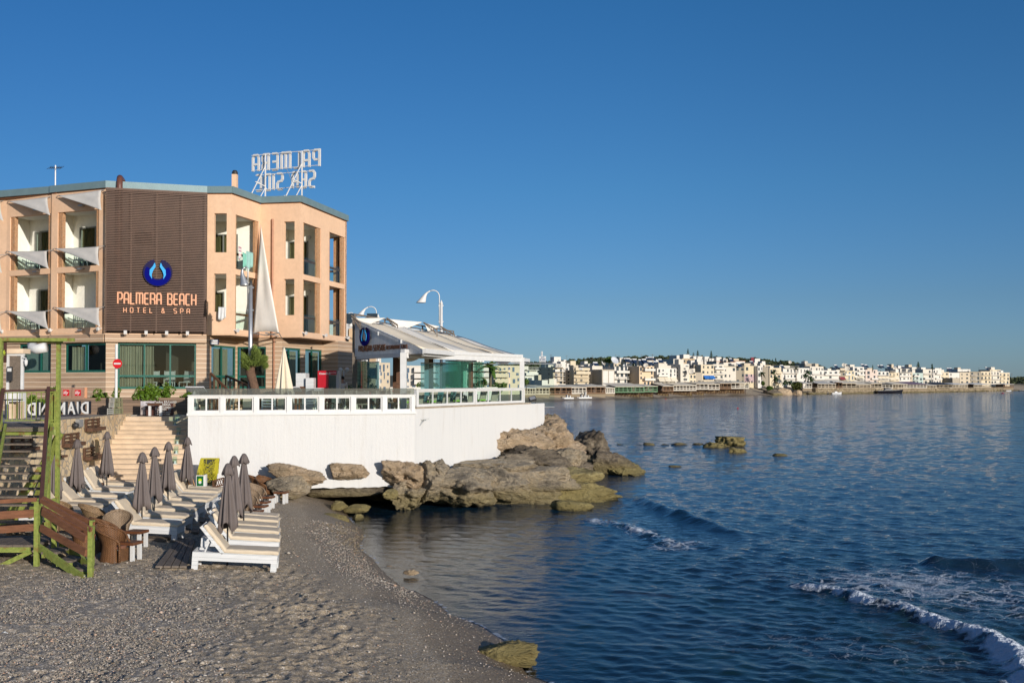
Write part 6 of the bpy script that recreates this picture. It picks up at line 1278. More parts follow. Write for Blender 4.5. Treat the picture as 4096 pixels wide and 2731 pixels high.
# things set on open terrace tables
for i,(px,dd) in enumerate([(1468,43.7),(1480,43.6),(1475,43.9)]):
    mb=MB(); x=X(px,dd); mb.lathe([(.0,4.68),(.03,4.68),(.006,4.70),(.006,4.76),(.04,4.80),(.035,4.88)],(x,dd,0),10); tag(mb.build('wine_glass',M('amber_glass',(.25,.04,.06),.1,.1),smooth=True),'%s dark glass on the set terrace table'%['left','right','rear'][i],'glass','glasses on the set table')
# ---------------------------------------------------------------- DIAMOND letters, kiosk
m_blk=M('letter_side',(.015,.02,.03),.4,.1); dsn=thing('wall_letters','big white mirrored letters with black sides standing on the stone wall','sign',(-16.9,40.5,3.97))
Ws='DIAMOND'; pos=[(343,0,42.1),(314,0,41.9),(287,0,41.6),(249,0,41.2),(211,0,40.8),(176,0,40.5),(132,0,40.2)]
for ch,(px,py,dd) in zip(Ws,pos):
    for mt,dep,off,sz in ((m_blk,.10,.10,1.0),(m_white,.012,-.02,.97)):
        tx=text_mb(ch,.74*sz,dep,.012 if mt is m_white else .02); w_=max(v[0] for v in tx.v); tx.v=[((w_-a_),b_,c_) for a_,b_,c_ in tx.v]; tx.f=[tuple(reversed(f)) for f in tx.f]
        place(tx,(X(px,dd)-w_*.36,dd+off,3.99),(1,-.10),(.72,1,1)); tx.build('lettering',mt,dsn,world=True)
# little white kiosk at the left edge
t=thing('kiosk','small white framed kiosk with weathered pane at the left edge','kiosk',(X(60,40),40,ST)); a=X(20,40.);b=X(97,40.); kb=4.10
mb=MB(); z0,z1=Z(1640,40),Z(1423,40); 
for x in (X(40,40),X(97,40)): mb.box(x-.1,x,39.9,40.0,z0-.3,z1)
mb.box(X(30,40),X(99,40),39.88,40.02,z1,z1+.09); mb.build('frame',m_white,t,world=True)
mb=MB(); mb.box(a,X(102,40),39.8,40.4,z1+.092,Z(1395,40)); mb.build('roof_board',m_trav,t,world=True); mb=MB(); mb.box(X(41,40),X(88,40),39.95,39.97,Z(1560,40),z1-.02); mb.build('pane',m_oldwood,t,world=True); mb=MB(); mb.box(X(20,40),X(96,40),40.02,40.2,z0-.4,Z(1560,40)); mb.build('base',m_white,t,world=True)
q=P(104,1445,d=39.8); t=thing('wall_lantern','white wall lantern on the right post of the kiosk','lantern',tuple(q)); mb=MB(); mb.lathe([(.0,.1),(.075,.04),(.07,.03),(.06,-.1),(.03,-.17),(0,-.2)],tuple(q),8); mb.build('lamp_body',m_white,t,world=True); mb=MB(); mb.beam(q+Vector((-.14,0,.16)),q+Vector((0,0,.14)),.03); mb.beam(q+Vector((0,0,.14)),q,.03); mb.build('bracket',m_white,t,world=True)
t=thing('menu_case','black menu case hung on the kiosk post','menu case',tuple(P(37,1520,d=39.7))); a=P(27,1523,d=39.7); b=P(48,1466,d=39.7); mb=MB(); mb.box(a.x,b.x,39.7,39.76,a.z,b.z); mb.build('case',m_dark,t,world=True); mb=MB(); mb.box(a.x+.02,b.x-.02,39.69,39.698,a.z+(b.z-a.z)*.66,b.z-.06); mb.build('paper',m_white,t,world=True)
a=P(0,1450,d=39.4); b=P(25,1370,d=39.4); t=thing('hanging_sign','dark brown board with a pale green leaf at the left frame edge','sign',tuple(a)); mb=MB(); mb.box(a.x-.2,b.x,39.4,39.45,a.z,b.z); mb.build('board',M('sign_brown',(.06,.025,.018),.5,.15),t,world=True)
mb=MB(); c0=P(10,1412,d=39.38)
for k in range(6): an_=R(-60+35*k); mb.add([tuple(c0),tuple(c0+Vector((math.cos(an_)*.07,0,math.sin(an_)*.12+.02))),tuple(c0+Vector((math.cos(an_)*.15,0,math.sin(an_)*.17))),tuple(c0+Vector((math.cos(an_)*.08,0,math.sin(an_)*.09-.03)))],[(0,1,2,3)])
mb.build('leaf_picture',M('lime_ink',(.4,.5,.03),.6,.1),t,world=True)
q=P(85,1393,d=48.6); mb=MB(); 
mb.tube([P(130,1376,d=48.6),P(132,1392,d=48.2),P(150,1396,d=48.1),P(185,1388,d=48.1)],.24,12); tag(mb.build('air_duct',m_white,smooth=True),'curved white air duct under the ground floor band of the hotel','duct')
t=thing('cafe_table','small black metal table behind the green stair railing','table',(X(45,39),39,ST)); mb=MB(); mb.box(X(25,39),X(88,39),38.7,39.1,4.6,4.65); mb.build('top',m_dark,t,world=True)
for x in (X(28,39),X(85,39)): mb=MB(); mb.beam((x,38.9,ST),(x,38.9,4.6),.03); mb.build('leg',m_dark,t,world=True)
for i,(x0,x1) in enumerate([(37,55),(70,84)]): mb=MB(); mb.box(X(x0,39.2),X(x1,39.2),39.2,39.5,ST,4.55); tag(mb.build('pedestal',m_trav),'%s pale square pedestal behind the green railing'%['left','right'][i],'pedestal')

# ================================================================ beach furniture
m_cushion=M('beige_cushion',(.60,.50,.37),.75,.06,3,.25,10,rnd=.1)
m_cushtop=m_cushion
m_umb=M('taupe_umbrella',(.125,.103,.098),.75,.07,3,.25,12,rnd=.1)
def mk_lounger(raised=.62):
    t=thing('sun_lounger','x','sun lounger'); mb=MB()
    L=1.95; W=.34
    for y in (-W,W-.035): mb.box(0,L,y,y+.035,.22,.42)
    mb.box(L-.035,L,-W+.036,W-.036,.221,.419); mb.box(0,.035,-W+.036,W-.036,.221,.419); mb.box(.036,L-.036,-W+.036,W-.036,.34,.37); mb.build('frame',m_wood_white,t)
    for x in (0.002,L-.142):
        for y in (-W+.002,W-.092): mb=MB(); mb.box(x,x+.14,y,y+.09,0,.2195); mb.build('leg',m_wood_white,t)
    # seat cushion from hinge to foot, back cushion leaning
    hx=.72
    def pad(x0,x1,z0): 
        m_=MB(); n=10; ny=4; 
        prof=[]
        for i in range(n+1):
            u=i/n; prof.append(u)
        vs=[];fs=[]
        for k,(z_,e) in enumerate([(z0,.0),(z0+.035,-.012),(z0+.075,.0),(z0+.09,.03)]):
            for i,j in [(i,0) for i in range(n)]+[(n,j) for j in range(ny)]+[(i,ny) for i in range(n,0,-1)]+[(0,j) for j in range(ny,0,-1)]:
                x=x0+(x1-x0)*i/n; y=-W+.02+(2*W-.04)*j/ny; cx=(x0+x1)/2; x=cx+(x-cx)*(1-e/((x1-x0)/2)); y=y*(1-e/W); vs.append((x,y,z_+.006*math.sin(i*1.7+j)))
        P_=2*n+2*ny
        for k in range(3):
            for a in range(P_): b=(a+1)%P_; fs.append((k*P_+a,k*P_+b,(k+1)*P_+b,(k+1)*P_+a))
        fs.append(tuple(3*P_+a for a in range(P_))); fs.append(tuple(P_-1-a for a in range(P_))); m_.add(vs,fs); return m_
    pad(hx,L+.01,.425).build('seat_cushion',m_cushion,t,smooth=False,bevel=.012)
    mb=pad(0,.78,0); mb.xform(Matrix.Translation((hx,0,.43))@Matrix.Rotation(math.pi,4,'Z')@Matrix.Rotation(-raised,4,'Y')); mb.build('back_cushion',m_cushion,t,bevel=.012)
    mb=MB(); 
    for y in (-W,W-.035): mb.box(0,.82,y,y+.035,-.075,-.004)
    mb.box(.74,.819,-W+.036,W-.036,-.06,-.02); mb.xform(Matrix.Translation((hx,0,.43))@Matrix.Rotation(math.pi,4,'Z')@Matrix.Rotation(-raised,4,'Y')); mb.build('back_frame',m_wood_white,t)
    mb=MB(); c_,s_=math.cos(raised),math.sin(raised)
    for y in (-.24,.24): mb.beam((hx-.5*c_,y,.40+.5*s_),(.26,y,.38),.03)
    mb.build('strut',m_white,t); return t
protoL=mk_lounger(.84); protoL2=mk_lounger(.94); protoL3=mk_lounger(.72); firstuse=set()
def lounger(p,rz,label,group,proto):
    z=GZ(p.x,p.y)-.02; zf=GZ(p.x+1.9*math.cos(rz),p.y+1.9*math.sin(rz))-.02; pt=math.atan2(z-zf,1.9)
    if proto.name not in firstuse: firstuse.add(proto.name); o=proto; o.location=(p.x,p.y,z); o['label']=label
    else: o=dup(proto,(p.x,p.y,z),rz,label)
    o.rotation_euler=(0,pt,rz); o['group']=group; return o
ordn=['first','second','third','fourth','fifth','sixth','seventh','eighth']
def foot(px,py,zs,rz):    # position of lounger origin so that its near foot corner of the cushion is seen at px,py
    g=P(px,py,z=1.42)
    for _ in range(5): g=P(px,py,z=GZ(g.x,g.y)+.49)
    return Vector((g.x-1.95*math.cos(rz)-.34*math.sin(rz),g.y-1.95*math.sin(rz)+.34*math.cos(rz)))
rowR=[(1106,2203),(1112,2153),(1108,2123),(1102,2103),(1106,2079),(1104,2063)]
for i,(px,py) in enumerate(rowR):
    rz=R([9,10,8,9,7,8][i]); pr=[protoL,protoL,protoL3,protoL2,protoL,protoL][i]
    lounger(foot(px,py,1.4,rz),rz,'sun lounger with beige cushion in the right row, %s from the camera'%ordn[i],'loungers in the right row',pr)
rowM=[(705,2094),(736,2062),(765,2037),(795,2018),(823,1998),(846,1984),(866,1963),(880,1953)]
for i,(px,py) in enumerate(rowM):
    rz=R(0+[0,-2,1,2,-1,2,0,1][i]); pr=[protoL,protoL,protoL2,protoL,protoL3,protoL,protoL,protoL2][i]
    lounger(foot(px,py,1.5,rz),rz,'sun lounger with beige cushion in the middle row, %s from the camera'%ordn[i],'loungers in the middle row',pr)
rowL=[(345,2048),(362,2036),(392,2022),(436,2004),(471,1980),(511,1955),(540,1934)]
for i,(px,py) in enumerate(rowL):
    rz=R(0+[0,1,-2,0,2,-1,1][i]); lounger(foot(px,py,1.6,rz),rz,'sun lounger with beige cushion in the left row, %s from the camera'%ordn[i],'loungers in the left row',[protoL,protoL2,protoL,protoL3][i%4])
# umbrellas
def umb(pt,d,label,seed,first=[None]):
    x=X(pt[0],d); zt_=Z(pt[1],d); zg=GZ(x,d)-.05; h=zt_-zg
    return parasol('beach_umbrella',label,(x,d,zg),h,.205,1.42,m_umb,m_dark,'closed taupe beach umbrellas',True,seed,'umbrella')
for (pt,d,l),sd_ in zip([((222,1775),30.2,'closed taupe umbrella beside the green staircase post, leftmost of all'),((312,1757),32.6,'closed taupe umbrella in the left row, in front of the wooden pallet planters'),((431,1726),36.4,'closed taupe umbrella in front of the left side of the stone stairs'),
 ((572,1809),27.9,'closed taupe umbrella in the middle row nearest the camera'),((621,1788),30.3,'closed taupe umbrella second from the camera in the middle row'),((676,1767),33.,'closed taupe umbrella third from the camera in the middle row'),((752,1748),36.,'closed taupe umbrella at the far end of the middle row by the wall corner'),
 ((914,1853),24.2,'closed taupe umbrella nearest the camera in the right row'),((939,1823),26.9,'closed taupe umbrella in the middle of the right row'),((978,1814),28.9,'closed taupe umbrella furthest in the right row')],range(10)): umb(pt,d,l,sd_)
# wicker armchairs
def wickermat(name,col):
    m,nt=newmat(name); t=nd(nt,'TexCoord'); sp=nd(nt,'SeparateXYZ',{0:t.outputs['Object']}); a=mth(nt,'ARCTAN2',sp.outputs[1],sp.outputs[0]); 
    u=mth(nt,'SINE',mth(nt,'MULTIPLY',a,32.)); v=mth(nt,'SINE',mth(nt,'ADD',mth(nt,'MULTIPLY',sp.outputs[2],150.),mth(nt,'MULTIPLY',mth(nt,'GREATER_THAN',u,0.),3.14)))
    n=nd(nt,'TexNoise',{'Vector':t.outputs['Object'],'Scale':9,'Detail':4}); h=mth(nt,'MULTIPLY_ADD',v,.5,.5); h2=mth(nt,'MULTIPLY_ADD',u,.25,.5)
    k=mth(nt,'MULTIPLY',h,mth(nt,'ADD',h2,.3)); c=ramp(nt,k,[(.0,mul(col,.18)),(.35,mul(col,.8)),(.9,mul(col,1.35))]); c=mixc(nt,.4,c,ramp(nt,n.outputs[0],[(.3,mul(col,.5)),(.7,mul(col,1.3))]))
    bp=nd(nt,'Bump',{'Strength':1,'Distance':.01,'Height':k}); finish(nt,bsdf(nt,c,.55,0,.35,bp.outputs[0])); return m
m_w1=wickermat('brown_wicker',(.17,.08,.034)); m_w2=wickermat('weathered_wicker',(.27,.175,.095)); m_w3=wickermat('greyed_wicker',(.28,.20,.13))
def armchair(mat):
    # barrel chair, opening to +X; shell height varies round the back
    t=thing('wicker_armchair','x','armchair'); mb=MB(); n=36; a0,a1=R(48),R(312); rows=12; vs=[];fs=[]
    def top(a): q=abs(a-math.pi)/R(132); return .89-.34*q**1.35
    def rad(a,u): z=u; base=.275+.12*abs(z-.38)*1.6; return base+(.05*max(0,u-.45)/.4)
    for i in range(rows+1):
        for k in range(n+1):
            a=a0+(a1-a0)*k/n; z=top(a)*i/rows; r_=rad(a,z); r_=r_*(.98 if i<rows else 1.0); flare=.06*max(0,(z-.5))/.36*(abs(a-math.pi)<R(80)); vs.append(((r_+flare)*math.cos(a)*1.04,(r_)*math.sin(a)*1.08,z))
    for i in range(rows):
        for k in range(n): a=i*(n+1)+k; fs.append((a,a+1,a+n+2,a+n+1))
    mb.add(vs,fs); mb.build('shell',mat,t,smooth=True,thick=.03)
    rim=[Vector(vs[rows*(n+1)+k]) for k in range(n+1)]; f0=rim[0]+Vector((.05,0,-.06)); f1=rim[-1]+Vector((.05,0,-.06)); rim=[Vector((f0.x+.01,f0.y,.0)),Vector((f0.x+.02,f0.y,.4)),f0]+rim+[f1,Vector((f1.x+.02,f1.y,.4)),Vector((f1.x+.01,f1.y,0))]
    mb=MB(); mb.tube(rim,.033,8); mb.build('rim',mat,t,smooth=True)
    mb=MB(); mb.lathe([(0,.40),(.27,.40),(.30,.37),(.29,.33)],(.02,0,0),24); mb.build('seat',M('chair_pad',(.17,.075,.045),.8,.15),t,smooth=False)
    mb=MB(); q=[(.30,y,z) for y,z in ((-.27,.02),(.27,.02),(.27,.33),(-.27,.33))]; mb.quad(*q); mb.build('apron',mat,t,thick=.02); return t
ac={}
for k_,mt in (('b',m_w1),('w',m_w2),('g',m_w3)): ac[k_]=armchair(mt); ac[k_].scale=(.9,.9,.97)
usedc=set()
for k_,px,py,rz,l,g_ in [
 ('b',437,2247,-8,'dark brown wicker armchair with its back to the camera beside the green stairs','left wicker group'),
 ('b',418,2205,25,'brown wicker armchair directly behind the nearest one','left wicker group'),
 ('g',452,2180,-70,'grey wicker armchair behind the first little table','left wicker group'),
 ('w',367,2140,10,'small pale curved chair arm showing behind the brown wicker chairs','left wicker group'),
 ('w',222,2125,-25,'wicker armchair behind the green handrails of the stair landing','left wicker group'),
 ('b',318,2225,10,'brown wicker armchair hidden behind the sloping stair boards','left wicker group'),
 ('b',1058,1992,-35,'reddish brown wicker armchair next to the boulder, furthest from the camera','right wicker row'),
 ('b',1030,1985,15,'dark wicker armchair just behind the reddish brown one','right wicker row'),
 ('g',1018,2026,-15,'weathered wicker armchair second from the boulder','right wicker row'),
 ('g',998,2046,-12,'weathered wicker armchair third from the boulder','right wicker row'),
 ('g',985,2068,-14,'weathered wicker armchair fourth from the boulder','right wicker row'),
 ('g',960,2092,-10,'weathered wicker armchair nearest the right row of loungers','right wicker row')]:
    p=G(px,py); p=p+Vector((0,.3,0)); loc=(p.x,p.y,GZ(p.x,p.y)-.03)
    if k_ not in usedc: usedc.add(k_); o=ac[k_]; o.location=loc; o.rotation_euler=(0,0,R(rz)); o['label']=l
    else: o=dup(ac[k_],loc,R(rz),l)
    o['group']=g_
# small tables
m_tabtop=M('brown_table_top',(.13,.05,.022),.45,.3,4,.2,20)
tb=thing('side_table','x','side table'); mb=MB(); mb.box(-.23,.23,-.21,.21,.38,.45); mb.build('tabletop',m_tabtop,tb,bevel=.006)
for x in (-.17,.17):
    for y in (-.15,.15): mb=MB(); mb.box(x-.04,x+.04,y-.04,y+.04,0,.379); mb.build('leg',m_white,tb)
f_=True
for px,py,rz,l in [(536,2190,-12,'brown-topped white-legged side table in front of the grey wicker armchair'),(507,2240,-12,'brown-topped side table beside the nearest dark wicker armchair'),(306,2105,-15,'brown-topped side table behind the green stair handrails'),
 (1120,2012,-8,'brown-topped side table nearest the boulder'),(1064,2033,-6,'brown-topped side table second from the boulder'),(1045,2056,-6,'brown-topped side table third from the boulder'),(1034,2074,-6,'brown-topped side table fourth from the boulder'),(1014,2096,-6,'brown-topped side table half hidden by the right row of loungers'),(930,2210,-8,'brown side table between the two nearest loungers of the right row')]:
    p=G(px,py)+Vector((0,.18,0)); loc=(p.x,p.y,GZ(p.x,p.y)-.02)
    if f_: f_=False; o=tb; o.location=loc; o.rotation_euler=(0,0,R(rz)); o['label']=l
    else: o=dup(tb,loc,R(rz),l)
    o['group']='brown side tables on the beach'
    if px>1000: mb=MB(); mb.lathe([(0,0),(.05,0),(.065,.03),(.05,.025),(0,.01)],(p.x,p.y,loc[2]+.452),12); tag(mb.build('ashtray',m_dark),'small dark ashtray on the '+l.replace('brown-topped ',''),'ashtray','ashtrays on the side tables')
# duckboards
def duck(label,a,b,c_,d_,n,gap=.25,cross=False):
    q=[G(*k) for k in (a,b,c_,d_)]; t=thing('duckboard',label,'boardwalk',tuple((q[0]+q[2])/2)); mb=MB()
    for i in range(n):
        u0=i/n; u1=(i+1-gap)/n; A_=q[0].lerp(q[1],u0);B_=q[0].lerp(q[1],u1);Cc=q[3].lerp(q[2],u1);D_=q[3].lerp(q[2],u0); z=lambda v,h:(v.x,v.y,v.z+h)
        mb.hexa([z(A_,.01),z(B_,.01),z(Cc,.01),z(D_,.01),z(A_,.055),z(B_,.055),z(Cc,.055),z(D_,.055)])
    mb.build('plank',m_oldwood,t,world=True); return t
duck('weathered duckboard leading away beside the nearest right-hand lounger',(622,2272),(750,2272),(782,2166),(706,2166),4,.12)
duck('dark duckboard laid crosswise in front of the middle row',(578,2160),(785,2176),(780,2162),(600,2149),2,.15)
duck('duckboard piece between the middle and right rows',(722,2128),(800,2135),(806,2122),(735,2116),2,.15); duck('second duckboard piece between the rows, further up the beach',(798,2092),(842,2095),(846,2080),(806,2078),2,.15); duck('third duckboard piece between the rows, by the far loungers',(846,2032),(884,2034),(886,2022),(852,2020),2,.15)
# things at the foot of the white wall
q=P(825,1925,d=37.8); t=thing('net_screen','dark board draped with yellow fishing net leaning on the white wall','net',(q.x,q.y,GZ(q.x,q.y))); a=P(786,1945,d=37.7);b=P(881,1835,d=38.3); mb=MB(); mb.hexa([(a.x,37.7,a.z),(b.x,37.7,a.z),(b.x,37.75,a.z),(a.x,37.75,a.z),(a.x,38.2,b.z),(b.x,38.2,b.z),(b.x,38.25,b.z),(a.x,38.25,b.z)]); mb.build('board',M('black_mesh',(.045,.05,.035),.8,.3,20),t,world=True)
mb=MB(); rr=random.Random(6)
for i in range(60):
    u=rr.random(); z0=b.z-rr.random()**1.6*.75; side=rr.random(); x0=a.x+(b.x-a.x)*(rr.random()*.25 if side<.5 else .75+.25*rr.random()); x1=a.x+(b.x-a.x)*rr.random(); z1=b.z-rr.random()**1.3*1.0; sag=rr.uniform(.05,.45)
    pts=[]
    for k in range(9): s_=k/8; z=z0+(z1-z0)*s_-sag*4*s_*(1-s_)*.5; z=max(z,a.z+.05); f=(z-a.z)/(b.z-a.z); pts.append((x0+(x1-x0)*s_+.02*math.sin(9*s_+i),37.66+.5*f-rr.random()*.03,z))
    mb.tube(pts,.0065,4,False)
for i in range(26):
    for xx in (a.x+rr.uniform(0,.12),b.x-rr.uniform(0,.12)): mb.tube([(xx,38.15,b.z+.02),(xx+rr.uniform(-.06,.06),37.9,(a.z+b.z)/2),(xx+rr.uniform(-.05,.05),37.68,a.z+rr.uniform(0,.5))],.008,4,False)
mb.tube([(a.x,38.2,b.z+.02),(b.x,38.2,b.z+.02)],.03,6); mb.build('fishing_net',M('yellow_net',(.42,.37,.02),.7,.12),t,world=True)
a=P(784,1945,d=36.9);b=P(817,1900,d=36.9); t=thing('advertising_board','standing display board with green face and lemon drink picture','advertising board',((a.x+b.x)/2,36.9,a.z)); mb=MB(); mb.box(a.x,b.x,36.9,36.95,a.z,b.z); mb.box(b.x,b.x+.05,36.92,37.1,a.z,b.z+.02); mb.build('panel',m_white,t,world=True)
mb=MB(); mb.box(a.x+.03,b.x-.03,36.89,36.897,a.z+.02,b.z-.03); mb.build('face',M('bottle_green',(.005,.10,.03),.4,.3,4),t,world=True); cx=(a.x+b.x)/2; cz=(a.z+b.z)/2; mb=MB(); mb.tube([(cx,36.884,cz+.03),(cx,36.889,cz+.03)],.062,14); mb.build('lemon_picture',M('lemon',(.5,.6,.02),.5,.1),t,world=True); mb=MB(); mb.tube([(cx,36.880,cz-.05),(cx,36.8885,cz-.05)],.055,12); mb.build('splash_picture',m_white,t,world=True)
a=P(737,1950,d=37.2);b=P(768,1868,d=37.6); mb=MB(); mb.hexa([(a.x,37.2,a.z),(b.x,37.2,a.z),(b.x,37.24,a.z),(a.x,37.24,a.z),(a.x+.1,37.6,b.z),(b.x-.1,37.6,b.z),(b.x-.1,37.64,b.z),(a.x+.1,37.64,b.z)]); tag(mb.build('wooden_board',M('raw_wood',(.45,.25,.11),.7,.15,3,.2,20,stretch=(4,4,.6))),'plain orange wooden board leaning on the wall corner','board')
a=P(746,1940,d=36.2);b=P(778,1912,d=36.2); t=thing('sandwich_board','small folding wooden sign beside the green display board','sign',(a.x,36.2,a.z)); mb=MB(); 
mb.beam((a.x,36.2,a.z),(a.x-.03,36.4,b.z),.03); mb.beam((b.x,36.2,a.z),(b.x-.15,36.4,b.z),.03); mb.beam((a.x,36.2,a.z+.1),(b.x-.1,36.2,a.z+.1),.04); mb.beam((a.x,36.3,b.z),(b.x-.15,36.3,b.z),.04); mb.build('frame',M('raw_wood',(.45,.25,.11)),t,world=True)
mb=MB(); mb.box(a.x+.02,b.x-.13,36.22,36.235,a.z+.02,b.z-.02); mb.build('panel',M('raw_wood',(.45,.25,.11)),t,world=True)
t=thing('bench','low wooden bench with lattice back in front of the fishing net','bench',(X(875,37),37,GZ(X(875,37),37))); mb=MB(); A_=P(853,1948,d=37);B_=P(895,1938,d=37); A2_=P(853,1922,d=37);B2_=P(895,1910,d=37)
mb.beam(A2_,B2_,.05); mb.beam(A_,B_,.05); mb.beam(A_,A2_,.05); mb.beam(B_,B2_,.05)
for k in range(5): mb.beam(A_.lerp(B_,k/5),A2_.lerp(B2_,(k+1)/5),.02); mb.beam(A_.lerp(B_,(k+1)/5),A2_.lerp(B2_,k/5),.02)
mb.build('backrest',m_brown,t,world=True); mb=MB(); mb.box(A_.x,B_.x,36.5,36.95,GZ(A_.x,37)+.3,GZ(A_.x,37)+.36); mb.build('seat',m_brown,t,world=True)
# seated statue on stones at the bottom of the stairs
q=P(402,1890,d=37.0); zb_=GZ(q.x,37)+.35; t=thing('statue','small dark seated meditating figure on stacked stones at the foot of the stone stairs','statue',(q.x,37,zb_)); mb=MB(); mb.lathe([(.0,0),(.16,.0),(.18,.05),(.11,.12),(.10,.24),(.12,.30),(.05,.34),(.045,.36),(.065,.40),(.06,.46),(.03,.50),(0,.53)],(q.x,37,zb_+.12),14); mb.build('figure',M('bronze',(.05,.03,.025),.5,.3),t,world=True,smooth=True)
mb=MB()
for k in range(2): mb.box(q.x-.2,q.x+.2,36.85,37.15,zb_-.12*k,zb_-.12*k+.1)
mb.build('base',M('statue_base',(.12,.09,.06),.8,.3),t,world=True); q=P(410,1912,d=36.8)
mb=MB(); mb.lathe([(.1,0),(.1,.02),(.04,.05),(.1,.12),(.1,.14),(.0,.2)],(q.x,36.8,GZ(q.x,36.8)+.3),8); tag(mb.build('lantern',m_brown),'small rusty lantern below the seated statue','lantern')
# pallet planters on the stone wall
def wallpt(px,py,out=.0):   # on the face of the stone wall
    for a,b in zip(WP[:-1],WP[1:]):
        d=(b-a); r=ray(px,py); k=r.x/r.y; den=(d.x-k*d.y)
        if abs(den)<1e-6: continue
        t_=(k*a.y-a.x)/den
        if -.001<=t_<=1.001: y=a.y+d.y*t_; return P(px,py,d=y)
    return P(px,py,d=33)
for i,(x0,x1,y0,y1,l) in enumerate([(335,388,1673,1722,'upper right pallet planter on the stone wall beside the small grey box'),(244,306,1731,1784,'left pallet planter on the stone wall'),(328,388,1786,1834,'lower right pallet planter on the stone wall holding a little wooden sign'),(40,120,1748,1805,'pallet planter seen through the upper treads of the green stairs'),(196,232,1800,1830,'pallet planter half hidden by the leftmost umbrella')]):
    a=wallpt(x0,(y0+y1)/2); b=wallpt(x1,(y0+y1)/2); d=(b-a).xy.normalized() ; n=Vector((d.y,-d.x)); za=P(x0,y1,d=(a.y+b.y)/2).z; zb2=P(x0,y0,d=(a.y+b.y)/2).z; W=(b-a).xy.length; H_=zb2-za
    t=thing('pallet_planter',l,'planter',(a.x,a.y,za),0,'pallet planters on the stone wall'); mb=MB()
    for u in (.0,.5,.93): p=a.xy+d*W*u; mb.wallbox(p,p+d*W*.09,.06,za,zb2,-.10)
    for v in (.35,.62,.88): mb.wallbox(a.xy,b.xy,.025,za+H_*v,za+H_*(v+.12),-.125)
    mb.wallbox(a.xy-d*.03,b.xy+d*.05,.2,za,za+H_*.28,-.33); mb.build('slats',M('pallet_wood',(.10,.05,.028),.7,.3,5,.3,20),t,world=True)
a=wallpt(318,1691); t=thing('junction_box','small grey electric box on the stone wall between the pallets','electric box',tuple(a)); mb=MB(); mb.box(a.x-.02,a.x+.16,a.y-.35,a.y-.02,a.z-.14,a.z+.14); mb.build('housing',m_steel,t,world=True)
a=wallpt(296,1700); mb=MB(); mb.lathe([(0,-.12),(.08,-.1),(.13,.0),(.1,.08),(0,.1)],(a.x+.15,a.y-.2,a.z),12); mb.beam((a.x+.0,a.y,a.z+.12),(a.x+.17,a.y-.2,a.z+.06),.04); tag(mb.build('wall_spotlight',m_dark,smooth=True),'black round spotlight on the stone wall left of the grey box','spotlight')
a=wallpt(352,1780); a=a+Vector((.35,-.1,0)); mb=MB(); mb.hexa([(a.x-.02,a.y,a.z-.28),(a.x+.12,a.y,a.z-.28),(a.x+.12,a.y+.03,a.z-.28),(a.x-.02,a.y+.03,a.z-.28),(a.x-.1,a.y+.1,a.z+.28),(a.x+.05,a.y+.1,a.z+.28),(a.x+.05,a.y+.13,a.z+.28),(a.x-.1,a.y+.13,a.z+.28)]); tag(mb.build('wooden_sign',M('raw_wood2',(.5,.36,.19),.7,.2,5,.2,20)),'narrow leaning wooden sign standing in the lower right pallet planter','sign')
# ---------------------------------------------------------------- lime green staircase
gs=thing('green_staircase','lime green steel and timber staircase at the left edge of the beach','stairs',(-12,25,1.0))
def gb(a,b,w_,h_=None,mat=m_green,nm='frame_beam'): mb=MB(); mb.beam(a,b,w_,h_); return mb.build(nm,mat,gs,world=True)
A0_=G(153,2264); dpn=A0_.y; xp=X(154,dpn); zl=Z(2178,dpn)         # landing post
gz0=A0_.z
gb((xp,dpn,gz0-.3),(xp,dpn,Z(2003,dpn)),.10,.10,nm='post'); gb((xp+.14,dpn+.55,gz0-.3),(xp+.14,dpn+.55,Z(2003,dpn)),.09,nm='post')
# landing deck boards running away
mb=MB()
for k in range(8):
    x1_=xp-.03-.26*k; mb.box(x1_-.25,x1_,dpn-.02,dpn+1.35,zl-.05,zl)
mb.build('landing_deck',m_oldwood,gs,world=True)
gb((xp-2.2,dpn-.0,zl-.11),(xp-.15,dpn-.0,zl-.11),.06,.12); gb((xp-.15,dpn+.02,zl-.16),(xp-1.05,dpn+.02,gz0-.1),.06,.1)
gb((xp-.3,dpn+1.2,zl-.16),(xp-1.0,dpn+.9,gz0-.1),.05,.08,m_oldwood)
# lower flight to the right: end posts
E0=G(362,2304); xe,ye=E0.x,E0.y; E1=Vector((X(374,ye+.75),ye+.75)) 
gb((xe,ye,E0.z-.3),(xe,ye,Z(2104,ye)),.10,nm='post'); gb((E1.x,E1.y,GZ(E1.x,E1.y)-.3),(E1.x,E1.y,Z(2104,ye)+.03),.09,nm='post')
S0=(xp+.06,dpn-.02,zl-.06); S1_=P(336,2302,d=ye+.02); gb(S0,(S1_.x,ye,S1_.z-.06),.06,.17,nm='stringer'); gb((xp+.2,dpn+.75,zl-.06),(X(372,ye+.8),ye+.8,E0.z+.05),.06,.17,nm='stringer')
for k in range(3):
    f=(k+.75)/3.6; x=xp+(xe-xp)*f; z=zl-(zl-E0.z)*f*.98-.03; y=dpn+(ye-dpn)*f; mb=MB(); mb.box(x-.17,x+.2,y+.04,y+.78,z-.05,z); mb.build('tread',m_oldwood,gs,world=True)
    gb((x-.15,y+.05,z-.09),(x+.2,y+.05,z-.09),.05,.08)
for (x0,y0,x1,y1,dy,off) in [(163,2000,366,2118,0,.0),(170,2046,344,2155,0,0),(163,2110,343,2210,0,0)]:
    w_=.05; h_=.10 if y0<2010 else .16; a=P(x0,y0,d=dpn-.07);b=P(x1,y1,d=ye-.07); mb=MB(); mb.beam(a,b,w_,h_); mb.build('rail_board',m_brown if 0 else M('stair_timber',(.19,.082,.042),.55,.3,3,.25,20,stretch=(1,1,6)),gs,world=True)
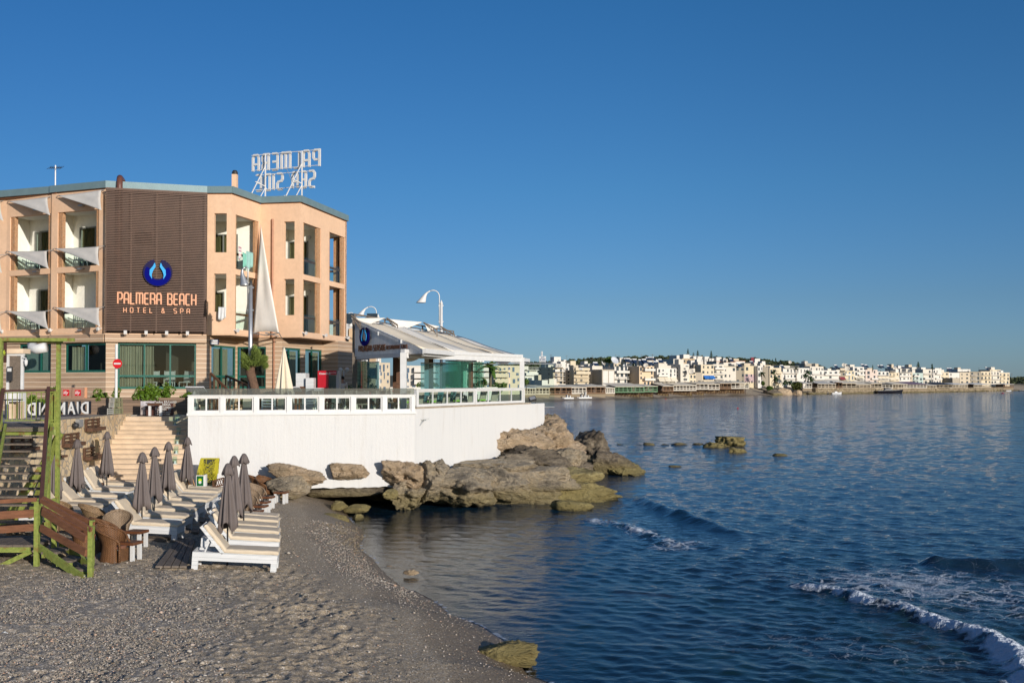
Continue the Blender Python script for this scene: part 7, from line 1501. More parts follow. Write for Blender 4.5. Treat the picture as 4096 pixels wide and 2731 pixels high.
mt_=M('stair_timber',(.19,.082,.042))
for (x0,y0,x1,y1) in [(172,1992,376,2096),(166,2036,376,2150)]:
    a=P(x0,y0,d=dpn+.55);b=P(x1,y1,d=ye+.72); mb=MB(); mb.beam(a,b,.05,.10 if y0<2000 else .16); mb.build('rail_board',mt_,gs,world=True)
for (y0,y1,h_) in [(2004,1997,.09),(2060,2052,.18),(2118,2108,.16)]:
    a=P(-60,y0+4,d=dpn-.03); b=P(146 if h_<.1 else 136,y1,d=dpn-.03); mb=MB(); mb.beam(a,b,.05,h_); mb.build('rail_board',mt_,gs,world=True)
# main flight going away and up
yu=28.0; zu=Z(1708,yu); y0_=dpn+1.35; z0_=zl; xl0,xr0=X(-60,y0_),X(178,y0_+.1)-.15; xru=X(186,yu); xlu=X(8,yu)
nT=14
for k in range(nT):
    f=(k+.6)/nT; y=y0_+(yu-y0_)*f; z=z0_+(zu-z0_)*f; xr=X(166,y0_)+(X(182,yu)-X(166,y0_))*f; xl=xr-1.55; mb=MB(); mb.box(xl,xr,y-.02,y+.26,z-.045,z); mb.build('tread',m_oldwood,gs,world=True)
xr_a=X(166,y0_)+.04; xr_b=X(186,yu)+.04
gb((xr_a,y0_-.1,z0_-.12),(xr_b,yu,zu-.12),.06,.22,nm='stringer'); gb((xr_a-1.65,y0_-.1,z0_-.12),(xr_b-1.65,yu,zu-.12),.06,.22,nm='stringer')
# posts and sloped dark handrails of the main flight
pr0=P(166,1998,d=y0_-.2); pr1=P(194,1553,d=yu+.0)
gb(pr0,pr1,.09,.13,M('dark_handrail',(.075,.035,.028),.5,.2),'handrail'); gb(P(178,2010,d=y0_-.1),P(207,1700,d=yu),.07,.10,nm='stringer')
gb(P(-52,1998,d=y0_-.2),P(12,1560,d=yu),.09,.13,M('dark_handrail',(.075,.035,.028)),'handrail'); gb(P(-30,1998,d=y0_-.1),P(22,1700,d=yu),.07,.1,nm='stringer')
gb((xr_b+.02,yu,zu-2.9),(xr_b+.02,yu,zu+.9),.12,nm='post')
# upper platform with balusters and canopy posts
px_=X(234,yu+.3); gb((px_,yu+.3,GZ(px_,yu)-.3),(px_,yu+.3,Z(1362,yu)),.10,.10,nm='post'); gb((px_-.11,yu+.28,zu-.2),(px_-.11,yu+.28,Z(1556,yu)),.16,.08,nm='post')
gb((X(2,yu),yu,zu-.3),(X(2,yu),yu,Z(1362,yu)),.10,nm='post')
mb=MB(); mb.prism([(X(2,yu)-1,yu),(px_+.02,yu),(X(228,yu+3),yu+3),(X(2,yu)-2,yu+3)],zu-.06,zu); mb.build('platform_deck',m_oldwood,gs,world=True)
gb((X(2,yu)-.6,yu-.01,zu-.14),(px_+.02,yu-.01,zu-.14),.06,.16); gb((px_,yu+.1,zu-.15),(X(228,yu+3),yu+3,zu-.15),.06,.16)
gb((X(2,yu)-1,yu,Z(1357,yu)),(X(296,yu),yu,Z(1359,yu)),.09,nm='top_beam'); gb((X(2,yu)-1,yu+.2,Z(1365,yu)),(X(234,yu),yu+.25,Z(1366,yu)),.05,nm='top_beam')
gb((X(0,yu),yu+.0,Z(1563,yu)),(px_+.05,yu+.0,Z(1559,yu)),.08,.06,M('dark_handrail',(.075,.035,.028)),'handrail'); gb((X(8,yu),yu+.02,Z(1570,yu)),(px_,yu+.02,Z(1567,yu)),.03); gb((X(20,yu),yu+.02,Z(1682,yu)),(px_,yu+.02,Z(1680,yu)),.03)
for k in range(11): x=X(30,yu)+.135*k; gb((x,yu+.02,Z(1682,yu)),(x,yu+.02,Z(1570,yu)),.018,nm='baluster')
gb((px_,yu+.3,zu-.3),(X(150,yu+1),yu+.6,zu-2.6),.08,.14,nm='brace'); gb((xr_b-.1,yu+.3,zu-.9),(xr_b-1.5,yu+.3,zu-2.9),.08,.2,nm='brace'); gb((xr_b-.0,yu+.8,zu-.2),(xr_b-1.3,yu+.8,zu-2.7),.08,.2,nm='brace')
mb=MB(); mb.lathe([(.25,.0),(.42,.06),(.38,.14),(.3,.12)],(0,0,0),18); p=G(62,2170); mb.xform(Matrix.Translation((X(62,25.6),25.6,GZ(X(62,25.6),25.6)+.35))); tag(mb.build('black_basin',m_dark,smooth=True),'black round basin on stones behind the stair landing','basin')
mb=MB()
for k in range(9): x=X(60+k*14,25.8); blob(mb,(x,25.7+.3*(k%3),GZ(x,25.8)+.15),(.22,.2,.17),90+k,sub=3,amp=.2)
tag(mb.build('stones_pile',m_orange,smooth=True),'heap of pale stones behind the stair landing','stones',kind='stuff')
p=G(215,2258); mb=MB(); blob(mb,(p.x,p.y+.5,p.z+.05),(.3,.22,.14),99,sub=4,amp=.25); tag(mb.build('stone',m_orange,smooth=True),'flat pinkish stone on the sand under the lower stair flight','stone')
p=G(18,2535); mb=MB(); mb.tube([(p.x-.04,p.y+.03,p.z+.02),(p.x,p.y,p.z+.03),(p.x+.06,p.y-.01,p.z+.015)],[.012,.018,.01],6); tag(mb.build('plastic_cup',m_white),'crumpled white plastic scrap on the sand at the lower left','litter')
# ================================================================ the town across the bay
m_win=M('town_window',(.04,.055,.07),.2,.3,1,0,1); m_winb=M('town_blue_window',(.05,.10,.17),.3,.3,1,0,1); m_hill=None
TC={}
def tcol(name,c):
    if name not in TC: TC[name]=plaster('town_'+name,c,.07)
    return TC[name]
COL={'white':(.63,.595,.54),'offwhite':(.60,.55,.47),'cream':(.60,.51,.37),'beige':(.52,.44,.33),'peach':(.66,.50,.34),'grey':(.36,.37,.36),'tan':(.42,.32,.21),'yellow':(.57,.49,.34),'pink':(.58,.48,.42),'shade':(.30,.26,.2),'stone':(.38,.33,.26),'turq':(.42,.50,.46)}  # the shade entry puts the darkness of unlit walls into plaster colour
def coastY(px):
    xs=[p[0] for p in FAR_PX]; ys=[p.y for p in [Vector((0,f[1],0)) for f in FAR]]
    return float(np.interp(px,xs,ys))
TB_=[]
DF=[(2100,312),(2300,332),(2500,345),(2640,350),(2700,352),(2780,356),(2860,368),(2950,383),(3050,395),(3180,440),(3260,480),(3400,496),(3500,508),(3620,532),(3700,555),(3800,590),(3900,618),(4020,645)]
def sh(px,d):
    if d>=640 and px<3500 or px<2095: return d
    return d+max(20,coastY(px)+27-float(np.interp(px,[q[0] for q in DF],[q[1] for q in DF])))
winmesh={}
def sharedbox(name,w_,h_,mat,dep=.12):
    k=(name,round(w_,2),round(h_,2),mat.name)
    if k not in winmesh:
        mb=MB(); mb.box(-w_/2,w_/2,-dep/2,dep/2,0,h_); o=mb.build(name,mat,None); me=o.data; bpy.data.objects.remove(o)
        for v in me.vertices: pass
        winmesh[k]=me
    return winmesh[k]
def addshared(name,me,parent,loc,rz):
    o=bpy.data.objects.new(name,me); C.objects.link(o); o.parent=parent; o.location=loc; o.rotation_euler=(0,0,rz); return o
def house(x0,x1,yt,d,col,label,xs=None,fl=3,nw=3,balc=True,ang=26,zb=None,win=True,wm=None,roof=None,cat='building',shadecol=None,name='town_building',dp=None,group=None,awn=None):
    """x0..x1 pixel span, xs = pixel column of the near vertical corner (front face runs from it to x1)"""
    xs=xs if xs is not None else x0; a=R(ang); d=sh((x0+x1)/2,d); F=Vector((X(xs,d),d)); fd=Vector((math.cos(a),math.sin(a))); k=(x1-2048)/FPX
    L=(k*F.y-F.x)/(fd.x-k*fd.y); L=abs(L); bd=Vector((-math.sin(a),math.cos(a)))
    if xs>x0+2: k0=(x0-2048)/FPX; D=abs((k0*F.y-F.x)/(bd.x-k0*bd.y)); D=min(D,16)
    else: D=dp or 9
    zt_=Z(yt,d); zb_=4.3 if zb is None else zb; t=thing(name,label,cat,(F.x,F.y,zb_),a,group); H_=zt_-zb_
    mb=MB(); mb.box(0,L,0,D,-1.5,H_-.35); mb.box(0,L,0,.2,H_-.35,H_); mb.box(0,L,D-.2,D,H_-.35,H_); mb.box(0,.2,.2,D-.2,H_-.35,H_); mb.box(L-.2,L,.2,D-.2,H_-.35,H_); m_=tcol(col,COL[col]); mb.build('wall',m_,t)
    if roof: mb=MB(); mb.box(-.3,L+.3,-.3,D+.3,H_+.002,H_+.25); mb.build('roof',roof,t)
    fh=H_/fl
    hr=random.Random(int(x0*7+yt)); 
    if win:
        wm=wm or m_win; ww=min(1.5,L/nw*.45); wh=min(1.6,fh*.5)
        for j in range(fl):
            jit=hr.uniform(-.12,.12); 
            for i in range(nw):
                if hr.random()<.18: continue
                dz=fh*j+fh*.28; isdoor=(balc and hr.random()<.5); w2=round(ww*hr.choice((.6,.8,1,1.15)),1); me=sharedbox('window',w2,round(wh*hr.choice((.75,.9,1)),1)+(.5 if isdoor else 0),wm); addshared('window',me,t,(L*(i+.5+jit)/nw,-.02,dz-(.5 if isdoor else 0)),0)
            if D>4 and xs>x0+2:
                for i in range(max(1,int(D/5))): 
                    if hr.random()<.7: me=sharedbox('window',1.0,wh,wm); addshared('window',me,t,(-.02,D*(i+.5)/max(1,int(D/5)),fh*j+fh*.3),R(90))
    if balc:
        bm_=tcol('white',COL['white']) if col!='cream' else m_; u0,u1=hr.choice(((.02,.98),(.02,.98),(.02,.55),(.42,.98),(.25,.98)))
        for j in range(1,fl+(1 if balc==2 else 0)):
            if hr.random()<.15: continue
            xa,xb=L*u0,L*u1; po=hr.choice((1.0,1.3,1.5)); mb=MB(); z=fh*j-.1; mb.box(xa,xb,-po,-.003,z,z+.16)
            if hr.random()<.6: mb.box(xa,xb,-po,-po+.12,z+.161,z+.9); mb.box(xa,xa+.1,-po+.121,-.003,z+.161,z+.9); mb.box(xb-.1,xb,-po+.121,-.003,z+.161,z+.9)
            else:
                mb.box(xa,xb,-po,-po+.06,z+.85,z+.93)
                for q in range(int((xb-xa)/.5)): mb.box(xa+.5*q,xa+.5*q+.05,-po,-po+.05,z+.161,z+.849)
            mb.build('balcony',bm_,t)
    if d<700 and hr.random()<.7:
        mb=MB(); rw=min(L*.5,hr.uniform(2,4)); ra=hr.uniform(.3,max(.31,L-rw-.3)); mb.box(ra,ra+rw,D*.35,D*.35+3,H_-.349,H_+hr.uniform(.8,2.2)); mb.build('roof_room',tcol(hr.choice(('offwhite','white','beige','grey')),COL['offwhite']),t)
    if d<700 and hr.random()<.6:
        mb=MB(); ax=hr.uniform(.5,max(.6,L-.5)); ah=hr.uniform(1.6,3.2); mb.beam((ax,D*.6,H_-.3),(ax,D*.6,H_+ah),.07); mb.beam((ax-.6,D*.6,H_+ah),(ax+.6,D*.6,H_+ah-.1),.05); mb.beam((ax-.4,D*.6,H_+ah-.4),(ax+.4,D*.6,H_+ah-.45),.04); mb.build('aerial',m_dark,t)
    if awn:
        for (u0,u1,j,mt) in awn:
            z=fh*(j+1)-.3; n=max(1,int((u1-u0)*L/2.4)); 
            for q in range(n):
                a0=L*(u0+(u1-u0)*q/n)+.08; a1=L*(u0+(u1-u0)*(q+1)/n)-.08; mb=MB(); mb.hexa([(a0,-1.5,z-1.5),(a1,-1.5,z-1.5),(a1,-1.42,z-1.5),(a0,-1.42,z-1.5),(a0,-.1,z),(a1,-.1,z),(a1,-.0,z),(a0,-.0,z)]); mb.build('awning',mt,t)
    TB_.append((t,L,D,H_)); return t
m_terra=M('terracotta_roof',(.30,.11,.05),.8,.2,3); m_bluea=M('blue_awning',(.02,.13,.42),.7,.05); m_bg=M('beige_town_awning',(.68,.60,.47),.8,.05); m_mar=M('maroon_awning',(.2,.03,.04),.8,.1)
for x0,x1,y,d,c_,l in [(1470,1560,1450,140,'beige','pale apartment block seen through the left part of the pavilion'),(1620,1760,1462,190,'offwhite','cream block seen through the middle of the pavilion'),(1850,1965,1458,225,'offwhite','white balconied block seen through the right half of the pavilion'),(1975,2080,1462,240,'cream','white balconied block seen beside the right pavilion post')]:
    house(x0,x1,y,d,c_,l,fl=4,nw=6,balc=1,ang=10,wm=m_winb,zb=3.9)
for px,d,l in ((1760,100,'round green shrub seen through the pavilion middle'),(1905,105,'green shrub seen through the right pavilion window'),(1990,110,'second green shrub seen through the right pavilion window')):
    bush('shrub',l,(X(px,d),d,4.2),(1.6,1.,1.2),700,px,m_leaf,.2,'shrub')
fanpalm('palm_tree','palm seen through the right pavilion window',(X(1960,104),104,3.9),3.0,1.6,20,77,m_leaf,.15)
mb=MB(); mb.wallbox((X(1560,85),85),(X(1990,88),88),.3,3.7,4.9); tag(mb.build('garden_wall',tcol('white',COL['white'])),'low white garden wall behind the pavilion','wall')
# back rows first
hz=[(2707,2733,1421,'upper left of the group'),(2735,2752,1420,'second of the group'),(2754,2769,1423,'third of the group'),(2771,2787,1424,'in the middle below the shortest pine'),(2789,2811,1425,'behind the third pine'),(2819,2837,1426,'right of the third pine'),(2838,2862,1433,'under the last pine'),(2866,2886,1428,'last at the right')]
for x0,x1,y,l in hz: house(x0,x1,y,720,'white','tiny white hillside house among tall pines, '+l,fl=2,nw=2,balc=False,zb=Z(1478,720),name='hill_house',group='white hillside houses')
house(2282,2303,1443,352,'cream','narrow cream stair tower above the white flat roofs behind the apartment blocks',fl=4,nw=1,balc=False,win=False)
house(2267,2287,1453,352,'white','white roof room left of the narrow cream stair tower',fl=4,nw=1,balc=False)
house(2210,2265,1448,350,'white','wide plain white block behind the beige apartment with two grey dishes in front',fl=4,nw=2,balc=False,win=False)
house(2322,2354,1461,352,'offwhite','off-white flat block just behind the cream balcony block',fl=3,nw=2,balc=False)
house(2352,2378,1457,356,'white','small white block left of the grey industrial building',fl=3,nw=2)
house(2490,2519,1448,370,'beige','beige roof storey behind the arched white hotel',fl=4,nw=2,balc=False,win=False)
house(2455,2486,1450,368,'cream','cream block under the giant satellite dish',fl=4,nw=2,balc=False)
house(2589,2616,1441,385,'cream','cream roof room with solar heaters behind the peach block',fl=4,nw=2,balc=False); house(2637,2665,1447,385,'offwhite','off-white terrace house with a rail behind the awning block',fl=4,nw=2,balc=False)
house(2594,2684,1461,372,'offwhite','long flat off-white roof slab behind the awning block',fl=3,nw=5,balc=False)
house(2694,2723,1435,392,'grey','grey roof storey at the left of the tan tower',fl=4,nw=2,balc=False)
house(2722,2779,1433,388,'tan','tan top storey with open veranda above the ornate white house',xs=2729,fl=5,nw=3,balc=False,roof=None)
house(2788,2811,1437,420,'white','white cube house between the tan block and the awning house',fl=5,nw=1,balc=False,win=False)
house(2866,2902,1446,500,'offwhite','low house with red tile roof, left one of three behind the grey roofs',fl=3,nw=2,balc=False,roof=m_terra); house(2905,2941,1448,500,'white','low house with red tile roof, middle one of three behind the grey roofs',fl=3,nw=3,balc=False,roof=m_terra); house(2939,2980,1444,510,'white','low house with red tile roof, right one of three behind the grey roofs',fl=3,nw=4,balc=False,roof=m_terra)
house(3012,3062,1450,470,'white','white villa with pitched roof behind the graffiti building',fl=3,nw=3,balc=False,roof=None); house(3058,3085,1460,440,'cream','cream roof room with a glass door right of the graffiti building',fl=3,nw=1,balc=False)
house(3118,3160,1462,470,'grey','grey flat block behind the long white hotel, left part',fl=3,nw=2,balc=False,win=False); house(3222,3263,1453,560,'stone','pale stone block standing alone on the skyline',fl=4,nw=3,balc=False,win=False); house(3240,3294,1465,540,'offwhite','long off-white block below the pale skyline block',fl=3,nw=5,balc=False)
house(3374,3412,1469,520,'offwhite','off-white block with large dishes behind the yellow building',fl=3,nw=2,balc=False); house(3540,3590,1471,540,'grey','grey windowless block on the right-hand skyline',xs=3573,fl=3,nw=1,balc=False,win=False); house(3600,3648,1474,580,'grey','dark grey roof block left of the layered pine',fl=3,nw=2,balc=False); house(3648,3673,1468,585,'white','white roof room beside the layered pine',fl=3,nw=2,balc=False)
house(3740,3766,1472,610,'white','small white block right of the dark cypress',fl=3,nw=1,balc=False); house(3831,3882,1476,640,'white','white stepped roof behind the plain mural wall',fl=3,nw=2,balc=False); house(3960,4003,1478,650,'cream','cream upper storey near the right end of the town',fl=3,nw=3,balc=False)
# front row
H1=house
H1(2099,2149,1479,312,'white','white house with blue windows at the left end of the far town',fl=3,nw=2,balc=2,wm=m_winb,dp=8)
H1(2146,2253,1468,330,'beige','beige apartment block with shaded left side under the rooftop advertising board',xs=2212,fl=4,nw=2,balc=2)
H1(2252,2283,1467,342,'white','white flat-roofed wing right of the beige apartment block',fl=4,nw=1,balc=False)
H1(2253,2355,1480,332,'cream','cream four-storey block with white balconies and three white tanks',xs=2296,fl=4,nw=3,balc=2)
H1(2116,2191,1520,303,'white','low white flat block with roof machinery near the water',xs=2168,fl=1,nw=1,balc=False,win=False)
H1(2190,2262,1535,306,'offwhite','low off-white parapet building in front of the beige apartments',fl=1,nw=1,balc=False,win=False)
H1(2369,2410,1463,336,'grey','bare grey concrete building left of the white sheds',fl=3,nw=1,balc=False,win=False,dp=10)
gsd=H1(2408,2458,1477,330,'stone','windowless shed building faced with two big pale panels',fl=1,nw=1,balc=False,win=False)
for u in (.07,.54): mb=MB(); L_=TB_[-1][1]; mb.box(L_*u,L_*(u+.40),-.08,-.004,.0,TB_[-1][3]-.5); mb.build('panel',tcol('white',COL['white']),gsd)
arch=H1(2458,2512,1467,345,'white','white hotel with arched windows and two balconies',fl=3,nw=1,balc=2,win=False)
L_=TB_[-1][1]; H_=TB_[-1][3]
for j in range(3):
    for u in ((.22,.55,.85) if j else (.3,.8)):
        mb=MB(); r_=.55 if (u<.8) else .4; prof=[(-r_,0),(r_,0)]+[(r_*math.cos(R(k*22.5)),1.2+r_*math.sin(R(k*22.5))) for k in range(9)]; n=len(prof); mb.add([(L_*u+p[0],-.06,H_/3*j+.9+p[1]) for p in prof]+[(L_*u+p[0],-.003,H_/3*j+.9+p[1]) for p in prof],[tuple(range(n))]+[(i,n+i,n+(i+1)%n,(i+1)%n) for i in range(n)]); mb.build('window',m_win,arch)
H1(2508,2558,1464,352,'beige','blank beige party-wall building with a tall chimney',fl=3,nw=1,balc=False,win=False,ang=8)
H1(2557,2614,1464,342,'peach','peach building with two rows of white balconies',fl=4,nw=4,balc=1)
H1(2612,2706,1472,350,'white','white block with a row of beige awnings under a long balcony',xs=2628,fl=4,nw=5,balc=1,awn=[(0.02,.98,1,m_bg)])
H1(2694,2757,1466,355,'offwhite','ornate off-white tower house with wavy trim and shaded left side',xs=2722,fl=5,nw=1,balc=False)
H1(2715,2757,1455,365,'white','white upper floor with an arched opening behind the ornate house',fl=4,nw=2,balc=False)
H1(2757,2784,1496,350,'cream','small cream house with a glazed door below the round dish',fl=2,nw=2,balc=False)
H1(2780,2808,1489,358,'stone','small bare stone house with one blue window',fl=2,nw=1,balc=False)
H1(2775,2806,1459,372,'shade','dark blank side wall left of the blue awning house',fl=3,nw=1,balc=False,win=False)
H1(2804,2856,1458,366,'cream','cream house with a bright blue awning',fl=4,nw=3,balc=False,awn=[(.16,.98,1,m_bluea)])
H1(2852,2896,1456,372,'offwhite','off-white house with plant-lined balcony right of the blue awning',fl=4,nw=2,balc=1)
H1(2892,2944,1466,380,'offwhite','modern off-white house with a large roof canopy and dark window band',xs=2894,fl=3,nw=3,balc=False,roof=tcol('stone',COL['stone']))
H1(2940,2978,1463,386,'shade','grey house, painted as shaded, left of the graffiti building',fl=3,nw=2,balc=False)
gf=H1(2977,3033,1463,392,'yellow','yellow building with colourful graffiti along its lower wall',fl=3,nw=3,balc=False)
m,nt=newmat('graffiti_paint'); co=coords(nt); v=nd(nt,'TexVoronoi',{'Vector':co,'Scale':.9}); n=nd(nt,'TexNoise',{'Vector':co,'Scale':1.6,'Detail':4,'Distortion':1.5}); c=ramp(nt,n.outputs[0],[(.32,(.5,.42,.3)),(.45,(.32,.2,.3)),(.52,(.55,.48,.42)),(.6,(.45,.2,.2)),(.7,(.2,.26,.33))]); finish(nt,bsdf(nt,c,.8))
mb=MB(); L_=TB_[-1][1]; mb.box(.1,L_-.1,-.05,-.004,1.2,4.6); mb.build('graffiti',m,gf)
H1(3031,3053,1463,394,'white','narrow white building attached right of the graffiti building',fl=3,nw=2,balc=False)
H1(3051,3074,1467,397,'shade','brown gable, painted as unlit, between the graffiti building and the palms',fl=3,nw=1,balc=False,win=False)
H1(3078,3125,1471,415,'cream','cream house with a small awning behind the first two palms',fl=3,nw=3,balc=1,awn=[(.5,.95,0,m_bg)])
H1(3112,3133,1492,425,'offwhite','low off-white annex left of the long white hotel',fl=2,nw=1,balc=1)
H1(3132,3238,1471,445,'white','long bright white hotel with two full-width balconies and palms in front',fl=3,nw=8,balc=2)
H1(3003,3062,1520,417,'offwhite','small two-storey off-white building at the water with an outside stair',fl=2,nw=2,balc=False,zb=2.2)
H1(3097,3126,1524,424,'cream','small kiosk with a pink window on the rocky point',fl=1,nw=1,balc=False,zb=3.,wm=m_mar,roof=tcol('white',COL['white']))
H1(3234,3294,1480,480,'white','white villa with one beige awning right of the long hotel',fl=3,nw=3,balc=1,awn=[(.4,.95,0,m_bg)])
H1(3292,3355,1481,486,'white','white block with small square openings and shaded right side',fl=3,nw=3,balc=1)
H1(3352,3380,1488,492,'shade','dark-toned building with a maroon awning',fl=3,nw=2,balc=False,awn=[(.1,.9,1,m_mar)])
H1(3376,3418,1482,496,'yellow','yellow building with two pale blue balconies',fl=3,nw=3,balc=1,wm=m_winb)
tg=H1(3412,3456,1467,500,'white','white building with a broad beige awning and name strip',fl=4,nw=2,balc=1,awn=[(.1,.95,1,m_bg)])
tx=text_mb('TIGER',1.6,.02,.03); tx.v=[(q[0]+1.2,q[1]-1.36,q[2]+TB_[-1][3]/4+.0) for q in tx.v]; tx.build('lettering',m_win,tg)
H1(3462,3510,1478,508,'pink','pinkish building with two dark recessed balconies',fl=3,nw=2,balc=1)
H1(3508,3556,1485,514,'white','white building with rows of small awnings above the criss-cross railing',fl=3,nw=3,balc=2,awn=[(.02,.98,1,m_bg),(.02,.98,0,m_bg)])
H1(3554,3596,1489,524,'cream','cream building with two long awnings left of the dark block',fl=3,nw=3,balc=2,awn=[(.05,.95,1,m_bg)])
H1(3592,3640,1490,532,'white','white building with plain balconies, right of the cream awning building',fl=3,nw=3,balc=2)
H1(3638,3650,1488,540,'beige','narrow beige building with a single window column',fl=3,nw=1,balc=False); H1(3648,3692,1491,545,'turq','turquoise-trimmed building below the layered pine',fl=3,nw=3,balc=1)
H1(3692,3728,1476,560,'offwhite','off-white block left of the dark cypress and pole',fl=3,nw=2,balc=1); H1(3732,3764,1477,575,'white','white block with dark windows right of the cypress',fl=3,nw=3,balc=1)
H1(3762,3796,1488,590,'cream','cream house set low right of the cypress',fl=3,nw=2,balc=False); H1(3793,3838,1490,600,'white','white long-roofed house above the stone wall building',fl=3,nw=2,balc=False)
H1(3763,3838,1511,585,'stone','long low stone building behind the dark cafe',xs=3810,fl=1,nw=1,balc=False,win=False); H1(3839,3880,1489,610,'beige','plain beige building with a painted end wall',fl=3,nw=2,balc=False)
H1(3876,3925,1486,620,'shade','side of the large cream apartment block, painted as shaded',fl=3,nw=2,balc=1); H1(3922,3964,1485,628,'cream','sunlit half of the large cream apartment block',fl=3,nw=3,balc=1)
H1(3962,3998,1484,636,'offwhite','off-white stepped block near the right end of the town',fl=3,nw=3,balc=1); H1(3994,4038,1491,645,'cream','last cream building at the right end with a flat overhanging roof',fl=3,nw=3,balc=1,roof=tcol('white',COL['white']))
# ---- waterfront restaurants
m_strut=M('pier_wood',(.07,.035,.02),.8,.4); m_rail=tcol('white',COL['white'])
def cafe(x0,x1,yr,ye,yf,label,col='awn',piers=False,nb=4,off=4.,base='wall',rail=True,frame=None):
    d=coastY((x0+x1)/2)+off; a=Vector((X(x0,d),d)); ang=R(24); fd=Vector((math.cos(ang),math.sin(ang))); k=(x1-2048)/FPX; L=abs((k*a.y-a.x)/(fd.x-k*fd.y)); zf=Z(yf,d); ze=Z(ye,d); zr=Z(yr,d); 
    t=thing('waterfront_cafe',label,'restaurant',(a.x,a.y,zf),ang); he=ze-zf; hr=max(he+.5,zr-zf); D=9
    mt={'awn':m_bg,'grey':M('grey_awning',(.5,.48,.44),.8,.05),'white':M('white_awning',(.68,.66,.62),.8,.05),'dark':m_dark,'purple':M('purple_awning',(.16,.11,.17),.8,.05)}[col]; fm=frame or [tcol('offwhite',COL['offwhite']),tcol('cafe_brown',(.2,.12,.07)),tcol('beige',COL['beige']),tcol('grey',COL['grey'])][int(x0)%4]
    n=max(1,int(L/3.2)); 
    for i in range(n):
        u0=L*i/n+.05;u1=L*(i+1)/n-.05; mb=MB(); mb.hexa([(u0,-.6,he),(u1,-.6,he),(u1,D,hr),(u0,D,hr),(u0,-.6,he+.12),(u1,-.6,he+.12),(u1,D,hr+.12),(u0,D,hr+.12)]); mb.build('awning',mt,t)
    mb=MB(); mb.box(0,L,-.05,.12,he-.25,he-.02); mb.box(-.0,L,-.3,D,-.25,0)
    for i in range(nb+1): x=L*i/nb; x=min(max(x,.1),L-.1); mb.box(x-.09,x+.09,-.1,.1,0,he-.25)
    mb.build('frame',fm,t)
    if rail:
        mb=MB(); mb.box(.05,L-.05,-.08,-.02,.75,.9); mb.box(.05,L-.05,-.08,-.02,.05,.15)
        for i in range(nb*4): x=L*(i+.5)/(nb*4); mb.box(x-.03,x+.03,-.07,-.03,.15,.75)
        mb.build('railing',fm,t)
    mb=MB(); mb.box(0.1,L-.1,D-3,D-2.9,0,hr-.6); mb.build('back_wall',M('cafe_interior',(.09,.065,.05),.9,.6,.35),t)
    rr=random.Random(int(x0)); nT_=min(3,int(L/1.6)); rm=Matrix.Rotation(ang,4,'Z')
    for i in range(nT_):
        mb=MB(); x=.5+(L-1.4)*i/max(1,nT_-1) if nT_>1 else .6; mb.box(x,x+.7,.6,1.2,.7,.76); mb.box(x+.3,x+.4,.85,.95,0,.7); mb.xform(Matrix.Translation((a.x,a.y,zf))@rm); o=tag(mb.build('cafe_table',M('cafe_furniture',(.35,.33,.28),.7,.3,1.)),'small table inside the '+' '.join(label.split()[:12]),'table','tables in the '+' '.join(label.split()[:9]))
    if piers:
        mb=MB(); 
        for i in range(int(L/1.2)): x=.3+1.2*i; mb.beam((x,.3,-.2),(x,.3,-zf-.5),.14); mb.beam((x,.3,-.3),(x+rr.uniform(-1.6,1.6),2.5,-zf+.3),.1)
        mb.build('pier_strut',m_strut,t)
        mb=MB(); mb.box(0,L,3.0,4.0,-zf-1,-.25); mb.build('base',rockmat('pier_rock',[(.08,.05,.03),(.2,.13,.07),(.3,.22,.13)],.6) if 'pier_rock' not in bpy.data.materials else bpy.data.materials['pier_rock'],t)
    else:
        mb=MB(); mb.box(-.1,L+.1,.2,3.0,-zf-1,-.25); mb.build('base',tcol('quaybase',(.24,.19,.13)),t)
    return t
m_gf=M('green_frame2',(.10,.2,.1),.6,.1)
CA=[(2098,2141,1545,1552,1576,'leftmost waterfront cafe on the far shore, with grey frames and outside steps','white'),(2142,2197,1541,1551,1575,'waterfront cafe with a long row of framed windows, second from the left','awn'),(2197,2286,1544,1549,1575,'blue-glazed waterfront cafe with a scalloped white awning edge','awn'),(2284,2345,1540,1549,1572,'waterfront cafe with white pillars behind the stored pedal boats','awn'),(2345,2421,1537,1547,1571,'waterfront cafe with white-framed openings beside the concrete beach wall','awn'),(2420,2458,1541,1552,1571,'low white-panelled waterfront cafe left of the green one','awn')]
for a_ in CA: cafe(*a_[:5],a_[5],a_[6],off=9)
for a_ in [(2458,2575,1533,1547,1567,'large waterfront restaurant on stilts with green edging and a wide beige awning','awn',True,7,m_gf),(2575,2629,1537,1545,1565,'green-framed restaurant wing with teal cloth railing','awn',True,3,m_gf),(2649,2693,1530,1545,1563,'white-railed glass pavilion on stilts above the dark gap','awn',True,3,None),(2692,2784,1529,1541,1560,'long glazed restaurant on stilts in the middle of the bay','awn',True,7,None),(2783,2832,1528,1535,1555,'restaurant with three broad windows on the stilted quay','awn',True,3,None),(2832,2877,1527,1536,1556,'white-railed restaurant left of the window-panelled one','awn',True,3,None),(2877,2924,1525,1533,1554,'waterfront restaurant with white panelled windows','awn',True,3,None),(2923,2995,1524,1531,1552,'restaurant with brown blinds at the end of the stilted quay','awn',True,4,None)]:
    cafe(*a_[:7],piers=a_[7],nb=a_[8],frame=a_[9],off=3)
